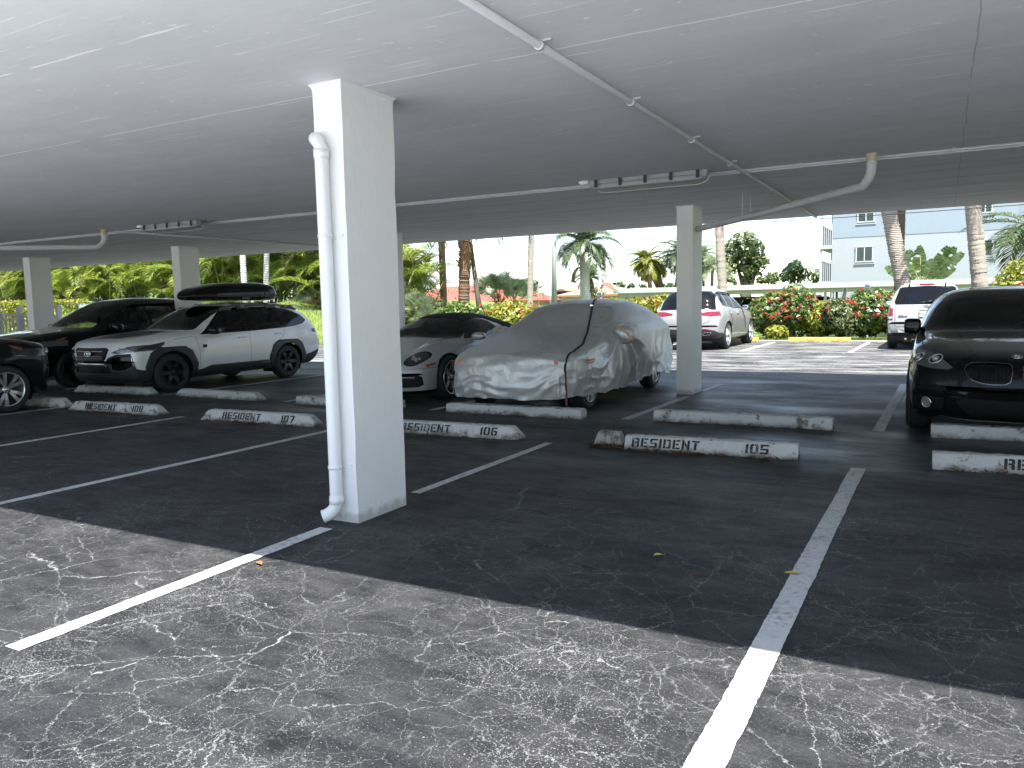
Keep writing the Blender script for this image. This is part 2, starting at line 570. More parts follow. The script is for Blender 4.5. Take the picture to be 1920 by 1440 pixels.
def white_conc(name="painted_concrete", col=(0.80, 0.80, 0.795)):
    t = NT(name)
    P = t.world()
    sep = t.n('SeparateXYZ'); t.l(P, sep.inputs[0])
    n = t.noise(P, 3.5, 6)
    c = t.mix(n, tuple(k * 0.93 for k in col), col)
    drip = t.ramp(t.noise(t.world((9, 9, 0.55)), 3.0, 5), 0.62, 0.74)
    c = t.mix(t.math('MULTIPLY', drip, 0.25), c, tuple(min(1, k * 1.1) for k in col))
    foot = t.n('MapRange', clamp=True); t.l(t.math('MULTIPLY_ADD', t.noise(P, 11, 5), -0.16, sep.outputs[2]), foot.inputs[0])
    for i, v in enumerate((-0.05, 0.0, 1.0, 0.0)): foot.inputs[i + 1].default_value = v
    chip = t.ramp(t.noise(P, 14, 4), 0.70, 0.73)
    c = t.mix(t.math('MULTIPLY', foot.outputs[0], 0.5), c, (0.20, 0.18, 0.15))
    t.set(Base_Color=c, Roughness=0.6)
    h = t.math('ADD', t.math('MULTIPLY', t.noise(t.world((1, 1, 0.25)), 26, 4), 0.7), t.math('MULTIPLY', t.noise(P, 6, 3), 1.4))
    t.bump(t.math('ADD', h, t.math('MULTIPLY', chip, 0.5)), 0.4, 0.007)
    return t.m


def grassmat():
    t = NT("turf")
    P = t.world()
    c = t.mix(t.noise(P, 3, 6), (0.045, 0.085, 0.014), (0.135, 0.19, 0.032))
    c = t.mix(t.ramp(t.noise(P, 60, 3), 0.4, 0.7), c, (0.20, 0.25, 0.05))
    t.set(Base_Color=c, Roughness=0.8)
    t.bump(t.noise(P, 70, 4), 0.8, 0.03)
    return t.m


M_ASPH = asphalt()
M_LINE = line_paint()
M_SOFF = soffit()
M_WCONC = white_conc()
M_TURF = grassmat()
M_KERB = plain("kerb_concrete", (0.50, 0.49, 0.46), 0.8, var=0.25, vscale=5, bump=0.3)
M_PVC = plain("white_pipe_paint", (0.78, 0.785, 0.775), 0.38, var=0.05, vscale=7)
M_GREYPIPE = plain("grey_painted_pipe", (0.55, 0.555, 0.57), 0.6, var=0.08, vscale=9)

# ground, lot, lawn
g = MB(); g.poly([(-900, -300, -0.03), (900, -300, -0.03), (900, 1500, -0.03), (-900, 1500, -0.03)])
tag(g.build("ground", M_TURF), kind='structure')
g = MB(); g.poly([(-70, -22, 0.004), (40, -22, 0.004), (40, 0.05, 0.004), (-70, 0.05, 0.004)])
M_BOUNCE = plain("pale_bounce_sheet", (0.78, 0.79, 0.815), 0.85, var=0.1, vscale=1.5, bump=0.2)
tag(g.build("added_bounce_sheet", M_BOUNCE), kind='structure')  # added pale sheet behind the camera, bounces sunlight up to the ceiling
g = MB(); g.poly([(-70, -30, 0), (40, -30, 0), (40, 27.72, 0), (-70, 27.72, 0)])
tag(g.build("parking_lot", M_ASPH), kind='structure')
g = MB(); g.box((-15, 27.80, 0.0), (110, 0.16, 0.05)); tag(g.build("kerb_strip", M_KERB), kind='structure')
# lawn bank at the left, rising behind the far aisle
nx, ny = 60, 26
xs = np.linspace(-75, -19.5, nx); ys = np.linspace(20.5, 45, ny)
XX, YY = np.meshgrid(xs, ys)
edge = np.clip((-20.5 - XX) / 7, 0, 1); edge = edge * edge * (3 - 2 * edge)
rise = np.clip((YY - 21.0) / 6.5, 0, 1); rise = rise * rise * (3 - 2 * rise)
ZZ = -0.05 + edge * rise * (1.75 + 0.12 * np.sin(XX * 0.9) + 0.06 * np.sin(YY * 1.7 + XX)) + 0.0
Vb = np.stack([XX, YY, ZZ], -1).reshape(-1, 3)
Fb = [(j * nx + i, j * nx + i + 1, (j + 1) * nx + i + 1, (j + 1) * nx + i) for j in range(ny - 1) for i in range(nx - 1)]
tag(quads_obj("grass_bank", Vb, 4, M_TURF, faces=Fb, smooth=True), kind='structure')


def blades(n, xr, yr, zf, h, w, seed):
    r = np.random.default_rng(seed)
    x = r.uniform(*xr, n); y = r.uniform(*yr, n)
    hh = h * r.uniform(0.5, 1.2, n); a = r.uniform(0, 2 * PI, n)
    z = zf(x, y)
    b = np.stack([x, y, z], 1)
    d = np.stack([np.cos(a), np.sin(a), np.zeros(n)], 1) * w
    tip = b + np.stack([r.normal(0, 0.35, n) * hh, r.normal(0, 0.35, n) * hh, hh], 1)
    return np.stack([b - d, b + d, tip], 1).reshape(-1, 3)


M_BLADE = leafmat("grass_blades", [(0.07, 0.12, 0.018), (0.13, 0.19, 0.03), (0.23, 0.27, 0.06)], 0.6)


def bankz(x, y):
    e = np.clip((-20.5 - x) / 7, 0, 1); e = e * e * (3 - 2 * e)
    r = np.clip((y - 21.0) / 6.5, 0, 1); r = r * r * (3 - 2 * r)
    return -0.06 + e * r * (1.75 + 0.12 * np.sin(x * 0.9) + 0.06 * np.sin(y * 1.7 + x))


tag(quads_obj("grass", blades(26000, (-52, -21), (22, 28.6), bankz, 0.13, 0.012, 3), 3, M_BLADE), label="long bright grass on the bank at far left", kind='stuff')
tag(quads_obj("verge_grass", blades(16000, (-24, 6), (27.9, 29.4), lambda x, y: x * 0 - 0.03, 0.14, 0.012, 4), 3, M_BLADE), label="grass verge between the kerb and the flowering hedge", kind='stuff')


# painted bay lines: worn, slightly ragged sheets 4 mm above the asphalt
def bay_line(x0, y0, x1, y1, w, seed=0):
    r = np.random.default_rng(seed + 11)
    a = np.array([x0, y0]); b = np.array([x1, y1])
    Ld = np.linalg.norm(b - a); t = (b - a) / Ld; nrm = np.array([-t[1], t[0]])
    k = max(6, int(Ld / 0.025))
    s_ = np.linspace(0, 1, k)
    el = w / 2 + np.convolve(r.normal(0, 0.006, k + 34), np.ones(35) / 35, 'valid') * 2.5 + r.normal(0, .0012, k)
    er = w / 2 + np.convolve(r.normal(0, 0.006, k + 34), np.ones(35) / 35, 'valid') * 2.5 + r.normal(0, .0012, k)
    V = []
    for i in range(k):
        c = a + (b - a) * s_[i]
        V += [(*(c - nrm * er[i]), 0.004), (*(c + nrm * el[i]), 0.004)]
    F = [(2 * i, 2 * i + 1, 2 * i + 3, 2 * i + 2)[::-1] for i in range(k - 1)]
    tag(quads_obj("bay_line", np.array(V), 4, M_LINE, faces=F), kind='structure')


LN = [(-3.44, 1.78, -3.46, 3.76, 0.105), (-3.49, 4.78, -3.49, 7.12, 0.085), (-0.60, 1.2, -0.575, 7.02, 0.115),
      (-6.20, 1.2, -6.22, 6.9, 0.10), (-8.95, 2.2, -8.97, 7.06, 0.10), (-11.72, 2.2, -11.74, 7.1, 0.10), (2.2, 1.2, 2.2, 6.0, 0.11),
      (-3.34, 8.92, -3.30, 11.45, 0.11), (-3.28, 12.2, -3.26, 13.3, 0.11), (-0.56, 9.05, -0.50, 14.2, 0.12),
      (-6.1, 8.8, -6.05, 13.6, 0.11), (-8.85, 8.8, -8.8, 13.6, 0.11), (-11.65, 8.8, -11.6, 13.6, 0.11), (-14.45, 8.8, -14.4, 13.6, 0.11), (2.3, 9.0, 2.35, 14.2, 0.12),
      (-4.88, 22.2, -4.85, 27.0, 0.12), (-2.08, 22.2, -2.0, 27.1, 0.12), (0.9, 22.2, 1.0, 27.1, 0.12), (-7.75, 22.2, -7.7, 27, 0.12),
      (-10.6, 22.2, -10.55, 27, 0.12), (-13.4, 22.2, -13.35, 27, 0.12)]
for i, q in enumerate(LN): bay_line(*q, seed=i)

# ------------------------------------------------------------------ the deck
H = 2.84
deck = empty("parking_deck", (-10, 8.4, 0), 0, "white painted concrete deck on square pillars roofing the parked cars", "parking deck")
inv = -np.array([-10, 8.4, 0])
b = MB()
b.box((-10, 8.4, H + 0.14), (70, 12.6, 0.28)); b.v[-1] += inv
b.build("slab", M_SOFF, deck)


def pillar(x0, x1, y0, y1, seed):
    """slightly uneven painted pillar as a grid skin"""
    r = np.random.default_rng(seed)
    b = MB()
    nz = 130
    zs = np.linspace(-0.02, H + 0.005, nz)
    wob = lambda: np.convolve(r.normal(0, 0.0055, nz + 18), np.hanning(21)[1:-1] / np.hanning(21).sum(), 'valid')
    cs = [(x0, y0), (x1, y0), (x1, y1), (x0, y1)]
    V = []
    for cx, cy in cs:
        wx, wy = wob(), wob()
        fl = np.exp(-(H - zs) / 0.015) * 0.018
        sx = -1 if cx == x0 else 1; sy = -1 if cy == y0 else 1
        V.append(np.stack([cx + wx + sx * fl, cy + wy + sy * fl, zs], 1))
    V = np.concatenate(V) + inv
    F = []
    for c in range(4):
        d = (c + 1) % 4
        F += [(c * nz + k, d * nz + k, d * nz + k + 1, c * nz + k + 1) for k in range(nz - 1)]
    b.add(V, F)
    return b.build("pillar", M_WCONC, deck)


PX = [(-3.575, -3.345), (-9.22, -8.99), (-14.97, -14.72), (-20.45, -20.2), (2.1, 2.33)]
pillar(-3.575, -3.345, 3.94, 4.47, 1)
pillar(-3.545, -3.30, 11.70, 12.22, 2)
pillar(-9.40, -9.17, 11.90, 12.42, 3)
pillar(-14.93, -14.68, 11.72, 12.24, 4)
pillar(-20.28, -20.0, 11.55, 12.07, 5)
pillar(-14.9, -14.66, 3.94, 4.47, 6)
pillar(2.2, 2.43, 3.94, 4.47, 7)
pillar(2.2, 2.43, 11.72, 12.24, 8)


# ------------------------------------------------------------------ pipes, conduit, lamps
def arc(c, a, b_, n=8):
    """points of a quarter bend from c+a to c+b (a, b perpendicular radius vectors)"""
    a = np.array(a, float); b_ = np.array(b_, float); c = np.array(c, float)
    return [c + a * math.cos(t) + b_ * math.sin(t) for t in np.linspace(0, PI / 2, n)]


dp = empty("downpipe", (-3.47, 3.88, 0), 0, "white plastic downpipe strapped to the front pillar, open elbow at its foot", "downpipe")
o0 = np.array([-3.47, 3.88, 0])
rp = 0.043
pb = MB()
xz = -3.475
path = [(xz - 0.085, 4.34, 2.50), (xz - 0.085, 3.98, 2.50)]
path += [tuple(p) for p in arc((xz - 0.0, 3.98, 2.345), (-0.085, 0, 0), (0, -0.085, 0))]
path = [np.array(p) for p in path]
p2 = [np.array((xz, 3.885, 2.31))]
p2 += [np.array((xz, 3.885, z)) for z in (2.3, 1.5, 0.6, 0.15)]
bend = [np.array((xz - 0.008, 3.88, 0.115)), np.array((xz - 0.024, 3.868, 0.085)), np.array((xz - 0.05, 3.848, 0.062)), np.array((xz - 0.075, 3.828, 0.052))]
allp = np.array(path[:2] + [np.array((xz - 0.08, 3.93, 2.498)), np.array((xz - 0.055, 3.895, 2.493)), np.array((xz - 0.022, 3.882, 2.47)), np.array((xz, 3.882, 2.425))] + p2[2:] + bend) - o0
pb.tube(allp, rp, 20, cap=False)
pb.tube(allp[-1:] + np.linspace(0, -0.06, 2)[:, None] * (allp[-1] - allp[-2]) / np.linalg.norm(allp[-1] - allp[-2]), rp * 0.86, 20, cap=False)
pb.build("pipe", M_PVC, dp)
q = MB(); q.lathe([(2.36, rp), (2.36, rp + 0.006), (2.42, rp + 0.006), (2.42, rp)], 20, 'z', (xz - o0[0], 3.882 - o0[1], 0)); q.build("coupling", M_PVC, dp)
q = MB(); q.lathe([(0.135, rp), (0.135, rp + 0.006), (0.185, rp + 0.006), (0.185, rp)], 20, 'z', (xz - o0[0], 3.885 - o0[1], 0)); q.build("coupling", M_PVC, dp)
for z in (1.88, 0.38):
    q = MB(); q.lathe([(z - .011, rp), (z - .011, rp + 0.005), (z + .011, rp + 0.005), (z + .011, rp)], 20, 'z', (xz - o0[0], 3.885 - o0[1], 0))
    q.box((xz + 0.075 - o0[0], 3.935 - o0[1], z), (0.05, 0.012, 0.022)); q.box((xz - 0.055 - o0[0], 3.935 - o0[1], z), (0.03, 0.012, 0.022))
    q.build("strap", M_PVC, dp)

# thick conduit running front to back with clamps
c = empty("ceiling_conduit", (-1.95, 8, H), 0, "thick white conduit running front to back under the deck, held by clips", "conduit")
q = MB(); q.tube(np.array([(-0.01, y - 8, -0.024) for y in (2.15, 5.3, 9, 14.6)]), 0.021, 10); q.build("tube", M_GREYPIPE, c)
for y in (3.95, 5.38, 6.91, 8.3, 10.6, 12.6):
    q = MB(); q.lathe([(y - 8 - .012, .021), (y - 8 - .012, .029), (y - 8 + .012, .029), (y - 8 + .012, .021)], 12, 'y', (-0.01, 0, -0.024)); q.box((0.04, y - 8, -0.006), (0.05, 0.024, 0.010))
    q.build("clip", M_GREYPIPE, c)
c = empty("ceiling_conduit", (-12.5, 10, H), 0, "thin white conduit running to the rear above the wagon with the roof box", "conduit")
q = MB(); q.tube(np.array([(-0.1, -1.2, -0.02), (0.3, 4.6, -0.02)]), 0.018, 8); q.build("tube", M_GREYPIPE, c)
# pair of thin conduits along the bays
for dy, lab in ((8.88, "nearer of the twin white conduits crossing the ceiling at mid depth"), (9.02, "farther of the twin white conduits crossing the ceiling at mid depth")):
    c = empty("ceiling_conduit", (-6, dy, H), 0, lab, "conduit")
    q = MB(); q.tube(np.array([(x + 6, 0.0 if x < 0 else 0.02, -0.016) for x in (-26, -14, -6, -1, 3)]), 0.0125, 8); q.build("tube", M_GREYPIPE, c)
    for x in (-9.6, -7.4, -5.2, -1.35, 0.05, 1.4):
        q = MB(); q.box((x + 6, 0, -0.012), (0.03, 0.05, 0.026)); q.build("clip", M_GREYPIPE, c)

# sloping drain pipes
M_COUP = plain("tan_coupling", (0.46, 0.40, 0.27), 0.5)


def drain(p0, p1, lab, end=None):
    e = empty("drain_pipe", (p0[0], p0[1], H), 0, lab, "drain pipe")
    p0 = np.array(p0, float); p1 = np.array(p1, float); off = np.array([p0[0], p0[1], H])
    d = p1 - (p0 + [0, 0, -0.28]); L_ = np.linalg.norm(d); d /= L_
    k = p0 + np.array([0, 0, -0.30])
    pts = [p0, p0 + [0, 0, -0.14], p0 + [0, 0, -0.19] + d * 0.01, p0 + [0, 0, -0.24] + d * 0.045, k + d * 0.12, k + d * 0.2, k + d * (L_ * 0.5), p1]
    q = MB(); q.tube(np.array(pts) - off, 0.045, 14, cap=False); q.build("pipe", M_GREYPIPE, e)
    q = MB(); q.lathe([(-0.0, .05), (-0.075, .052)], 16, 'z', (0, 0, 0)); q.build("coupling", M_COUP, e)
    q = MB()
    q.lathe([(-.09, .048), (-.09, .052), (-.115, .052), (-.115, .048)], 16, 'z'); q.build("collar", M_GREYPIPE, e)
    m_ = k + d * (L_ * 0.62)
    q = MB()
    for sx in (-0.05, 0.05): q.tube(np.array([m_ + [sx, 0, -0.03], m_ + [sx, 0, (H - m_[2])]]) - off, 0.006, 6)
    q.build("hanger", M_GREYPIPE, e)


drain((-0.66, 8.72, H), (-3.32, 11.95, 2.50), "grey drain pipe sloping down from the ceiling to the right rear pillar")
drain((-12.64, 8.6, H), (-14.78, 4.4, 2.42), "grey drain pipe sloping under the ceiling at far left")

M_TUBEL = plain("lamp_diffuser", (0.30, 0.31, 0.315), 0.4, var=0.06)
M_DARK = plain("black_plastic", (0.014, 0.014, 0.015), 0.45, var=0.2)
M_WIRE = plain("galvanised_wire", (0.55, 0.55, 0.50), 0.35, 0.7)


def lamp(x, y, Lx, lab):
    e = empty("strip_light", (x, y, H), 0, lab, "strip light")
    q = MB(); q.box((0, 0, -0.045), (Lx, 0.10, 0.07)); q.build("housing", M_TUBEL, e)
    q = MB(); q.blob((0, 0, -0.085), (Lx / 2 - 0.02, 0.075, 0.035), (20, 10), 5); q.build("diffuser", M_TUBEL, e)
    for k in range(5):
        xx = -Lx / 2 + 0.09 + k * (Lx - 0.18) / 4
        q = MB(); q.box((xx, -0.079, -0.055), (0.035, 0.01, 0.085)); q.build("clip", M_DARK, e)
    q = MB(); q.tube(np.array([(-Lx / 2 + .02, 0.1, -.02), (-Lx / 2 + .05, 0.12, -.12), (-Lx / 2 + .1, .12, -.14), (Lx / 2 - .12, .12, -.14), (Lx / 2 - .04, .12, -.11), (Lx / 2 + .01, .1, -.02)]), 0.006, 6)
    q.build("wire_guard", M_WIRE, e)
    q = MB(); q.blob((-Lx / 2 - 0.08, 0.0, -0.025), (0.07, 0.05, 0.024), (12, 8), 4); q.build("junction_box", M_PVC, e)


lamp(-2.95, 8.62, 1.36, "fluorescent strip light on the ceiling above the empty bay and covered car")
lamp(-10.86, 8.55, 1.30, "fluorescent strip light on the ceiling left of the front pillar")
# ================================================================== wheel stops
def conc_stop(name, col, dirt=(0.09, 0.065, 0.04), amt=0.5):
    t = NT(name)
    P = t.world()
    sep = t.n('SeparateXYZ'); t.l(P, sep.inputs[0])
    n = t.noise(P, 6, 6, 0.65)
    c = t.mix(n, tuple(k * 0.72 for k in col), col)
    lowz = t.n('MapRange', clamp=True); t.l(t.math('MULTIPLY_ADD', t.noise(P, 6, 5, 0.7), -0.20, sep.outputs[2]), lowz.inputs[0])
    for i, v in enumerate((-0.10, -0.045, 1.0, 0.0)): lowz.inputs[i + 1].default_value = v
    chips = t.ramp(t.noise(P, 7, 6, 0.7), 0.60 - 0.05 * amt, 0.64)
    c = t.mix(t.math('MULTIPLY', t.math('MAXIMUM', lowz.outputs[0], chips), 0.85), c, dirt)
    grime = t.ramp(t.noise(P, 3.2, 5), 0.5, 0.8)
    c = t.mix(t.math('MULTIPLY', grime, 0.35), c, (0.22, 0.22, 0.2))
    t.set(Base_Color=c, Roughness=0.8)
    t.bump(t.math('ADD', t.noise(P, 30, 5), t.math('MULTIPLY', chips, -1.0)), 0.5, 0.01)
    return t.m


M_STOP = conc_stop("whitewashed_concrete", (0.60, 0.595, 0.575))
M_STOPY = conc_stop("yellow_concrete", (0.70, 0.48, 0.10), amt=0.1)
def stencil():
    t = NT("black_stencil_paint")
    P = t.world()
    w = t.ramp(t.math('MULTIPLY_ADD', t.noise(P, 5, 3), .5, t.math('MULTIPLY', t.noise(P, 70, 4), .6)), .60, .68)
    t.set(Base_Color=t.mix(w, (.016, .016, .017), (.30, .30, .29)), Roughness=.75)
    return t.m


M_STENCIL = stencil()
M_STENCILY = plain("faded_stencil_paint", (0.30, 0.20, 0.06), 0.75, var=0.3, vscale=40)

# stencil letters on a 4 x 6 grid (with the stencil's bridges left open)
GL = {
 'R': [[(0, 0), (1.25, 0), (1.25, 6), (0, 6)], [(1.6, 4.9), (2.7, 4.9), (2.8, 4.8), (2.8, 3.7), (2.7, 3.6), (1.6, 3.6), (1.6, 2.5), (2.6, 2.5), (2.75, 2.3), (2.75, 0), (4, 0), (4, 2.6), (3.6, 3.0), (4, 3.4), (4, 5.3), (3.4, 6), (1.6, 6)]],
 'E': [[(0, 0), (1.25, 0), (1.25, 6), (0, 6)], [(1.6, 4.9), (3.8, 4.9), (3.8, 6), (1.6, 6)], [(1.6, 2.5), (3.2, 2.5), (3.2, 3.6), (1.6, 3.6)], [(1.6, 0), (3.8, 0), (3.8, 1.1), (1.6, 1.1)]],
 'S': [[(0.6, 6), (4, 6), (4, 4.9), (1.3, 4.9), (1.3, 3.7), (0, 3.7), (0, 5.4)], [(0, 3.4), (1.9, 3.4), (1.9, 2.5), (0.3, 2.5)], [(2.2, 3.5), (3.5, 3.5), (4, 3.0), (4, 0.6), (3.4, 0), (0, 0), (0, 1.1), (2.7, 1.1), (2.7, 2.4), (2.2, 2.4)]],
 'I': [[(0, 0), (1.3, 0), (1.3, 6), (0, 6)]],
 'D': [[(0, 0), (1.25, 0), (1.25, 6), (0, 6)], [(1.6, 0), (3.3, 0), (4, 0.7), (4, 5.3), (3.3, 6), (1.6, 6), (1.6, 4.9), (2.75, 4.9), (2.75, 1.1), (1.6, 1.1)]],
 'N': [[(0, 0), (1.2, 0), (1.2, 6), (0, 6)], [(2.8, 0), (4, 0), (4, 6), (2.8, 6)], [(1.35, 5.4), (1.35, 3.2), (2.65, 0.6), (2.65, 2.8)]],
 'T': [[(0, 4.9), (4, 4.9), (4, 6), (0, 6)], [(1.4, 0), (2.65, 0), (2.65, 4.6), (1.4, 4.6)]],
 'G': [[(0.6, 6), (4, 6), (4, 4.9), (1.3, 4.9), (1.3, 1.1), (1.9, 1.1), (1.9, 0), (0.6, 0), (0, 0.7), (0, 5.3)], [(2.2, 0), (4, 0), (4, 3.3), (2.2, 3.3), (2.2, 2.4), (2.8, 2.4), (2.8, 1.1), (2.2, 1.1)]],
 'U': [[(0, 6), (1.25, 6), (1.25, 1.1), (1.85, 1.1), (1.85, 0), (0.7, 0), (0, 0.7)], [(2.15, 0), (3.3, 0), (4, 0.7), (4, 6), (2.75, 6), (2.75, 1.1), (2.15, 1.1)]],
 '0': [[(1.85, 6), (0.7, 6), (0, 5.3), (0, 0.7), (0.7, 0), (1.85, 0), (1.85, 1.1), (1.25, 1.1), (1.25, 4.9), (1.85, 4.9)], [(2.15, 0), (3.3, 0), (4, 0.7), (4, 5.3), (3.3, 6), (2.15, 6), (2.15, 4.9), (2.75, 4.9), (2.75, 1.1), (2.15, 1.1)]],
 '1': [[(0.3, 4.8), (1.3, 6), (1.9, 6), (1.9, 0), (0.65, 0), (0.65, 4.8)]],
 '2': [[(0, 6), (3.4, 6), (4, 5.4), (4, 3.2), (2.75, 3.2), (2.75, 4.9), (0, 4.9)], [(0, 0), (4, 0), (4, 1.1), (1.3, 1.1), (1.3, 2.0), (3.9, 2.0), (3.9, 2.9), (0.6, 2.9), (0, 2.3)]],
 '3': [[(0, 6), (3.4, 6), (4, 5.4), (4, 3.5), (3.5, 3.05), (0.8, 3.05), (0.8, 3.7), (2.75, 3.7), (2.75, 4.9), (0, 4.9)], [(0.8, 2.8), (3.5, 2.8), (4, 2.4), (4, 0.6), (3.4, 0), (0, 0), (0, 1.1), (2.75, 1.1), (2.75, 2.1), (0.8, 2.1)]],
 '4': [[(0, 6), (1.2, 6), (1.2, 3.2), (2.5, 3.2), (2.5, 2.1), (0, 2.1)], [(2.75, 0), (4, 0), (4, 6), (2.75, 6)]],
 '5': [[(0, 6), (3.9, 6), (3.9, 4.9), (1.25, 4.9), (1.25, 3.8), (0, 3.8)], [(0, 3.5), (3.4, 3.5), (4, 2.9), (4, 0.6), (3.4, 0), (0, 0), (0, 1.1), (2.75, 1.1), (2.75, 2.4), (0, 2.4)]],
 '6': [[(0.6, 6), (3.8, 6), (3.8, 4.9), (1.25, 4.9), (1.25, 1.1), (1.85, 1.1), (1.85, 0), (0.6, 0), (0, 0.6), (0, 5.4)], [(1.5, 3.6), (3.4, 3.6), (4, 3.0), (4, 0.6), (3.4, 0), (2.15, 0), (2.15, 1.1), (2.75, 1.1), (2.75, 2.5), (1.5, 2.5)]],
 '7': [[(0, 6), (4, 6), (4, 4.9), (2.4, 0), (1.1, 0), (2.6, 4.9), (0, 4.9)]],
 '8': [[(1.85, 6), (0.7, 6), (0, 5.4), (0, 3.6), (0.4, 3.0), (0, 2.4), (0, 0.6), (0.7, 0), (1.85, 0), (1.85, 1.1), (1.25, 1.1), (1.25, 2.4), (1.85, 2.4), (1.85, 3.5), (1.25, 3.5), (1.25, 4.9), (1.85, 4.9)], [(2.15, 0), (3.3, 0), (4, 0.6), (4, 2.4), (3.6, 3.0), (4, 3.6), (4, 5.4), (3.3, 6), (2.15, 6), (2.15, 4.9), (2.75, 4.9), (2.75, 3.5), (2.15, 3.5), (2.15, 2.4), (2.75, 2.4), (2.75, 1.1), (2.15, 1.1)]],
}


def tri_poly(p):
    """ear clipping"""
    p = [tuple(q) for q in p]
    area = sum(p[i][0] * p[(i + 1) % len(p)][1] - p[(i + 1) % len(p)][0] * p[i][1] for i in range(len(p)))
    idx = list(range(len(p)))
    if area < 0: idx.reverse()
    out = []
    cr = lambda o, a, b: (a[0] - o[0]) * (b[1] - o[1]) - (a[1] - o[1]) * (b[0] - o[0])
    guard = 0
    while len(idx) > 3 and guard < 500:
        guard += 1
        for k in range(len(idx)):
            i, j, l = idx[k - 1], idx[k], idx[(k + 1) % len(idx)]
            if cr(p[i], p[j], p[l]) <= 1e-9: continue
            if any(cr(p[i], p[j], p[q]) >= -1e-9 and cr(p[j], p[l], p[q]) >= -1e-9 and cr(p[l], p[i], p[q]) >= -1e-9 for q in idx if q not in (i, j, l)): continue
            out.append((i, j, l)); idx.pop(k); break
        else: break
    out.append(tuple(idx[:3]))
    return out


def text_mesh(s, height, fn, mb, spacing=1.0, slant=0.0):
    """lay string s with given cap height; fn(u, v) -> 3D point"""
    k = height / 6; u = 0; kx = k * 1.25
    for ch in s:
        if ch == ' ':
            u += 3.0 * kx; continue
        wmax = max(q[0] for pl in GL[ch] for q in pl)
        for pl in GL[ch]:
            pts = [fn(u + (a + slant * b) * kx, b * k) for a, b in pl]
            mb.add(pts, tri_poly(pl))
        u += (wmax + spacing) * kx
    return u


def stop_mesh(Lx, wb, wt, h, endc, seed, rough=0.004):
    """moulded kerb block along x, front foot at y=0"""
    r = np.random.default_rng(seed)
    b = MB()
    n = 44
    xs = np.linspace(0, Lx, n)
    xs[1], xs[-2] = 0.012, Lx - 0.012
    prof0 = [(0, 0.0), (0.004, 0.02), ((wb - wt) / 2 - 0.006, h - 0.012), ((wb - wt) / 2 + 0.01, h), (wb / 2, h + 0.002), (wb - (wb - wt) / 2 - 0.01, h), (wb - (wb - wt) / 2 + 0.006, h - 0.012), (wb - 0.004, 0.02), (wb, 0)]
    rows = []
    for i, x in enumerate(xs):
        e = min(x, Lx - x)
        f = min(1, 0.25 + 0.75 * e / endc) if endc > 0 else (0.96 if i in (0, n - 1) else 1)
        row = []
        for (y, z) in prof0:
            zz = z * (f if z > 0.03 else 1)
            yy = y
            jj = r.normal(0, rough, 3) if 0 < i < n - 1 else np.zeros(3)
            if r.random() < 0.035 and z > 0.03: jj[2] -= r.uniform(0.004, 0.016)
            row.append((x + jj[0] * 0.3, yy + jj[1] * 0.6, zz + jj[2] * 0.6))
        rows.append(row)
    V = np.array(rows).reshape(-1, 3)
    K = len(prof0)
    F = [(i * K + j, (i + 1) * K + j, (i + 1) * K + j + 1, i * K + j + 1) for i in range(n - 1) for j in range(K - 1)]
    F += [tuple(range(K)), tuple((n - 1) * K + j for j in range(K))[::-1]]
    b.add(V, F)
    return b


def wheel_stop(xl, yl, xr, yr, label, text=None, num=None, seed=0, wb=0.20, wt=0.11, h=0.135, endc=0.0, mat=None, group=None, tx=0.22, nx=1.32, cap=0.088, tmat=None):
    a = np.array([xl, yl]); c = np.array([xr, yr]); Lx = np.linalg.norm(c - a)
    rz = math.atan2(yr - yl, xr - xl)
    e = empty("wheel_stop", (xl, yl, 0), rz, label, "wheel stop", group)
    stop_mesh(Lx, wb, wt, h, endc, seed).build("block", mat or M_STOP, e)
    if text:
        sl_ = (wb - wt) / 2 - 0.006
        n_ = np.array([0, -(h - 0.03), sl_]); n_ /= np.linalg.norm(n_)
        dz = (h - 0.03); hyp = math.hypot(sl_, dz)
        fn = lambda u0: (lambda u, v: (u0 + u, 0.004 + sl_ * (0.012 + v) / hyp - 0.0065 * 0.9, 0.02 + dz * (0.012 + v) / hyp + 0.004))
        q = MB(); text_mesh(text, cap, fn(tx), q, 0.9, 0.04); q.build("lettering", tmat or M_STENCIL, e)
        q = MB(); text_mesh(num, cap, fn(nx), q, 0.9, 0.04); q.build("lettering", tmat or M_STENCIL, e)
    return e


GN = "lettered wheel stops along the near row"
wheel_stop(-11.28, 6.90, -9.44, 7.02, "white concrete wheel stop stencilled RESIDENT 108", "RESIDENT", "108", 1, endc=0.10, group=GN, tx=0.36, nx=1.33)
wheel_stop(-8.50, 6.96, -6.62, 7.04, "white concrete wheel stop stencilled RESIDENT 107", "RESIDENT", "107", 2, endc=0.10, group=GN, tx=0.38, nx=1.36)
wheel_stop(-5.70, 7.05, -3.87, 7.14, "white concrete wheel stop stencilled RESIDENT 106, beside the front pillar", "RESIDENT", "106", 3, endc=0.05, group=GN, tx=0.36, nx=1.37)
wheel_stop(-2.66, 7.07, -1.08, 7.18, "white concrete wheel stop stencilled RESIDENT 105, its left end broken off", "RESIDENT", "105", 4, group=GN, tx=0.07, nx=1.12, cap=0.088)
wheel_stop(-0.03, 7.22, 1.82, 7.30, "wheel stop with only the letters RE in view at right edge", "RESIDENT", "104", 5, group=GN, tx=0.50, nx=1.5)
wheel_stop(-13.4, 6.95, -11.62, 7.05, "wheel stop mostly hidden by the black car front at left edge", None, None, 6, endc=0.14, group=GN)
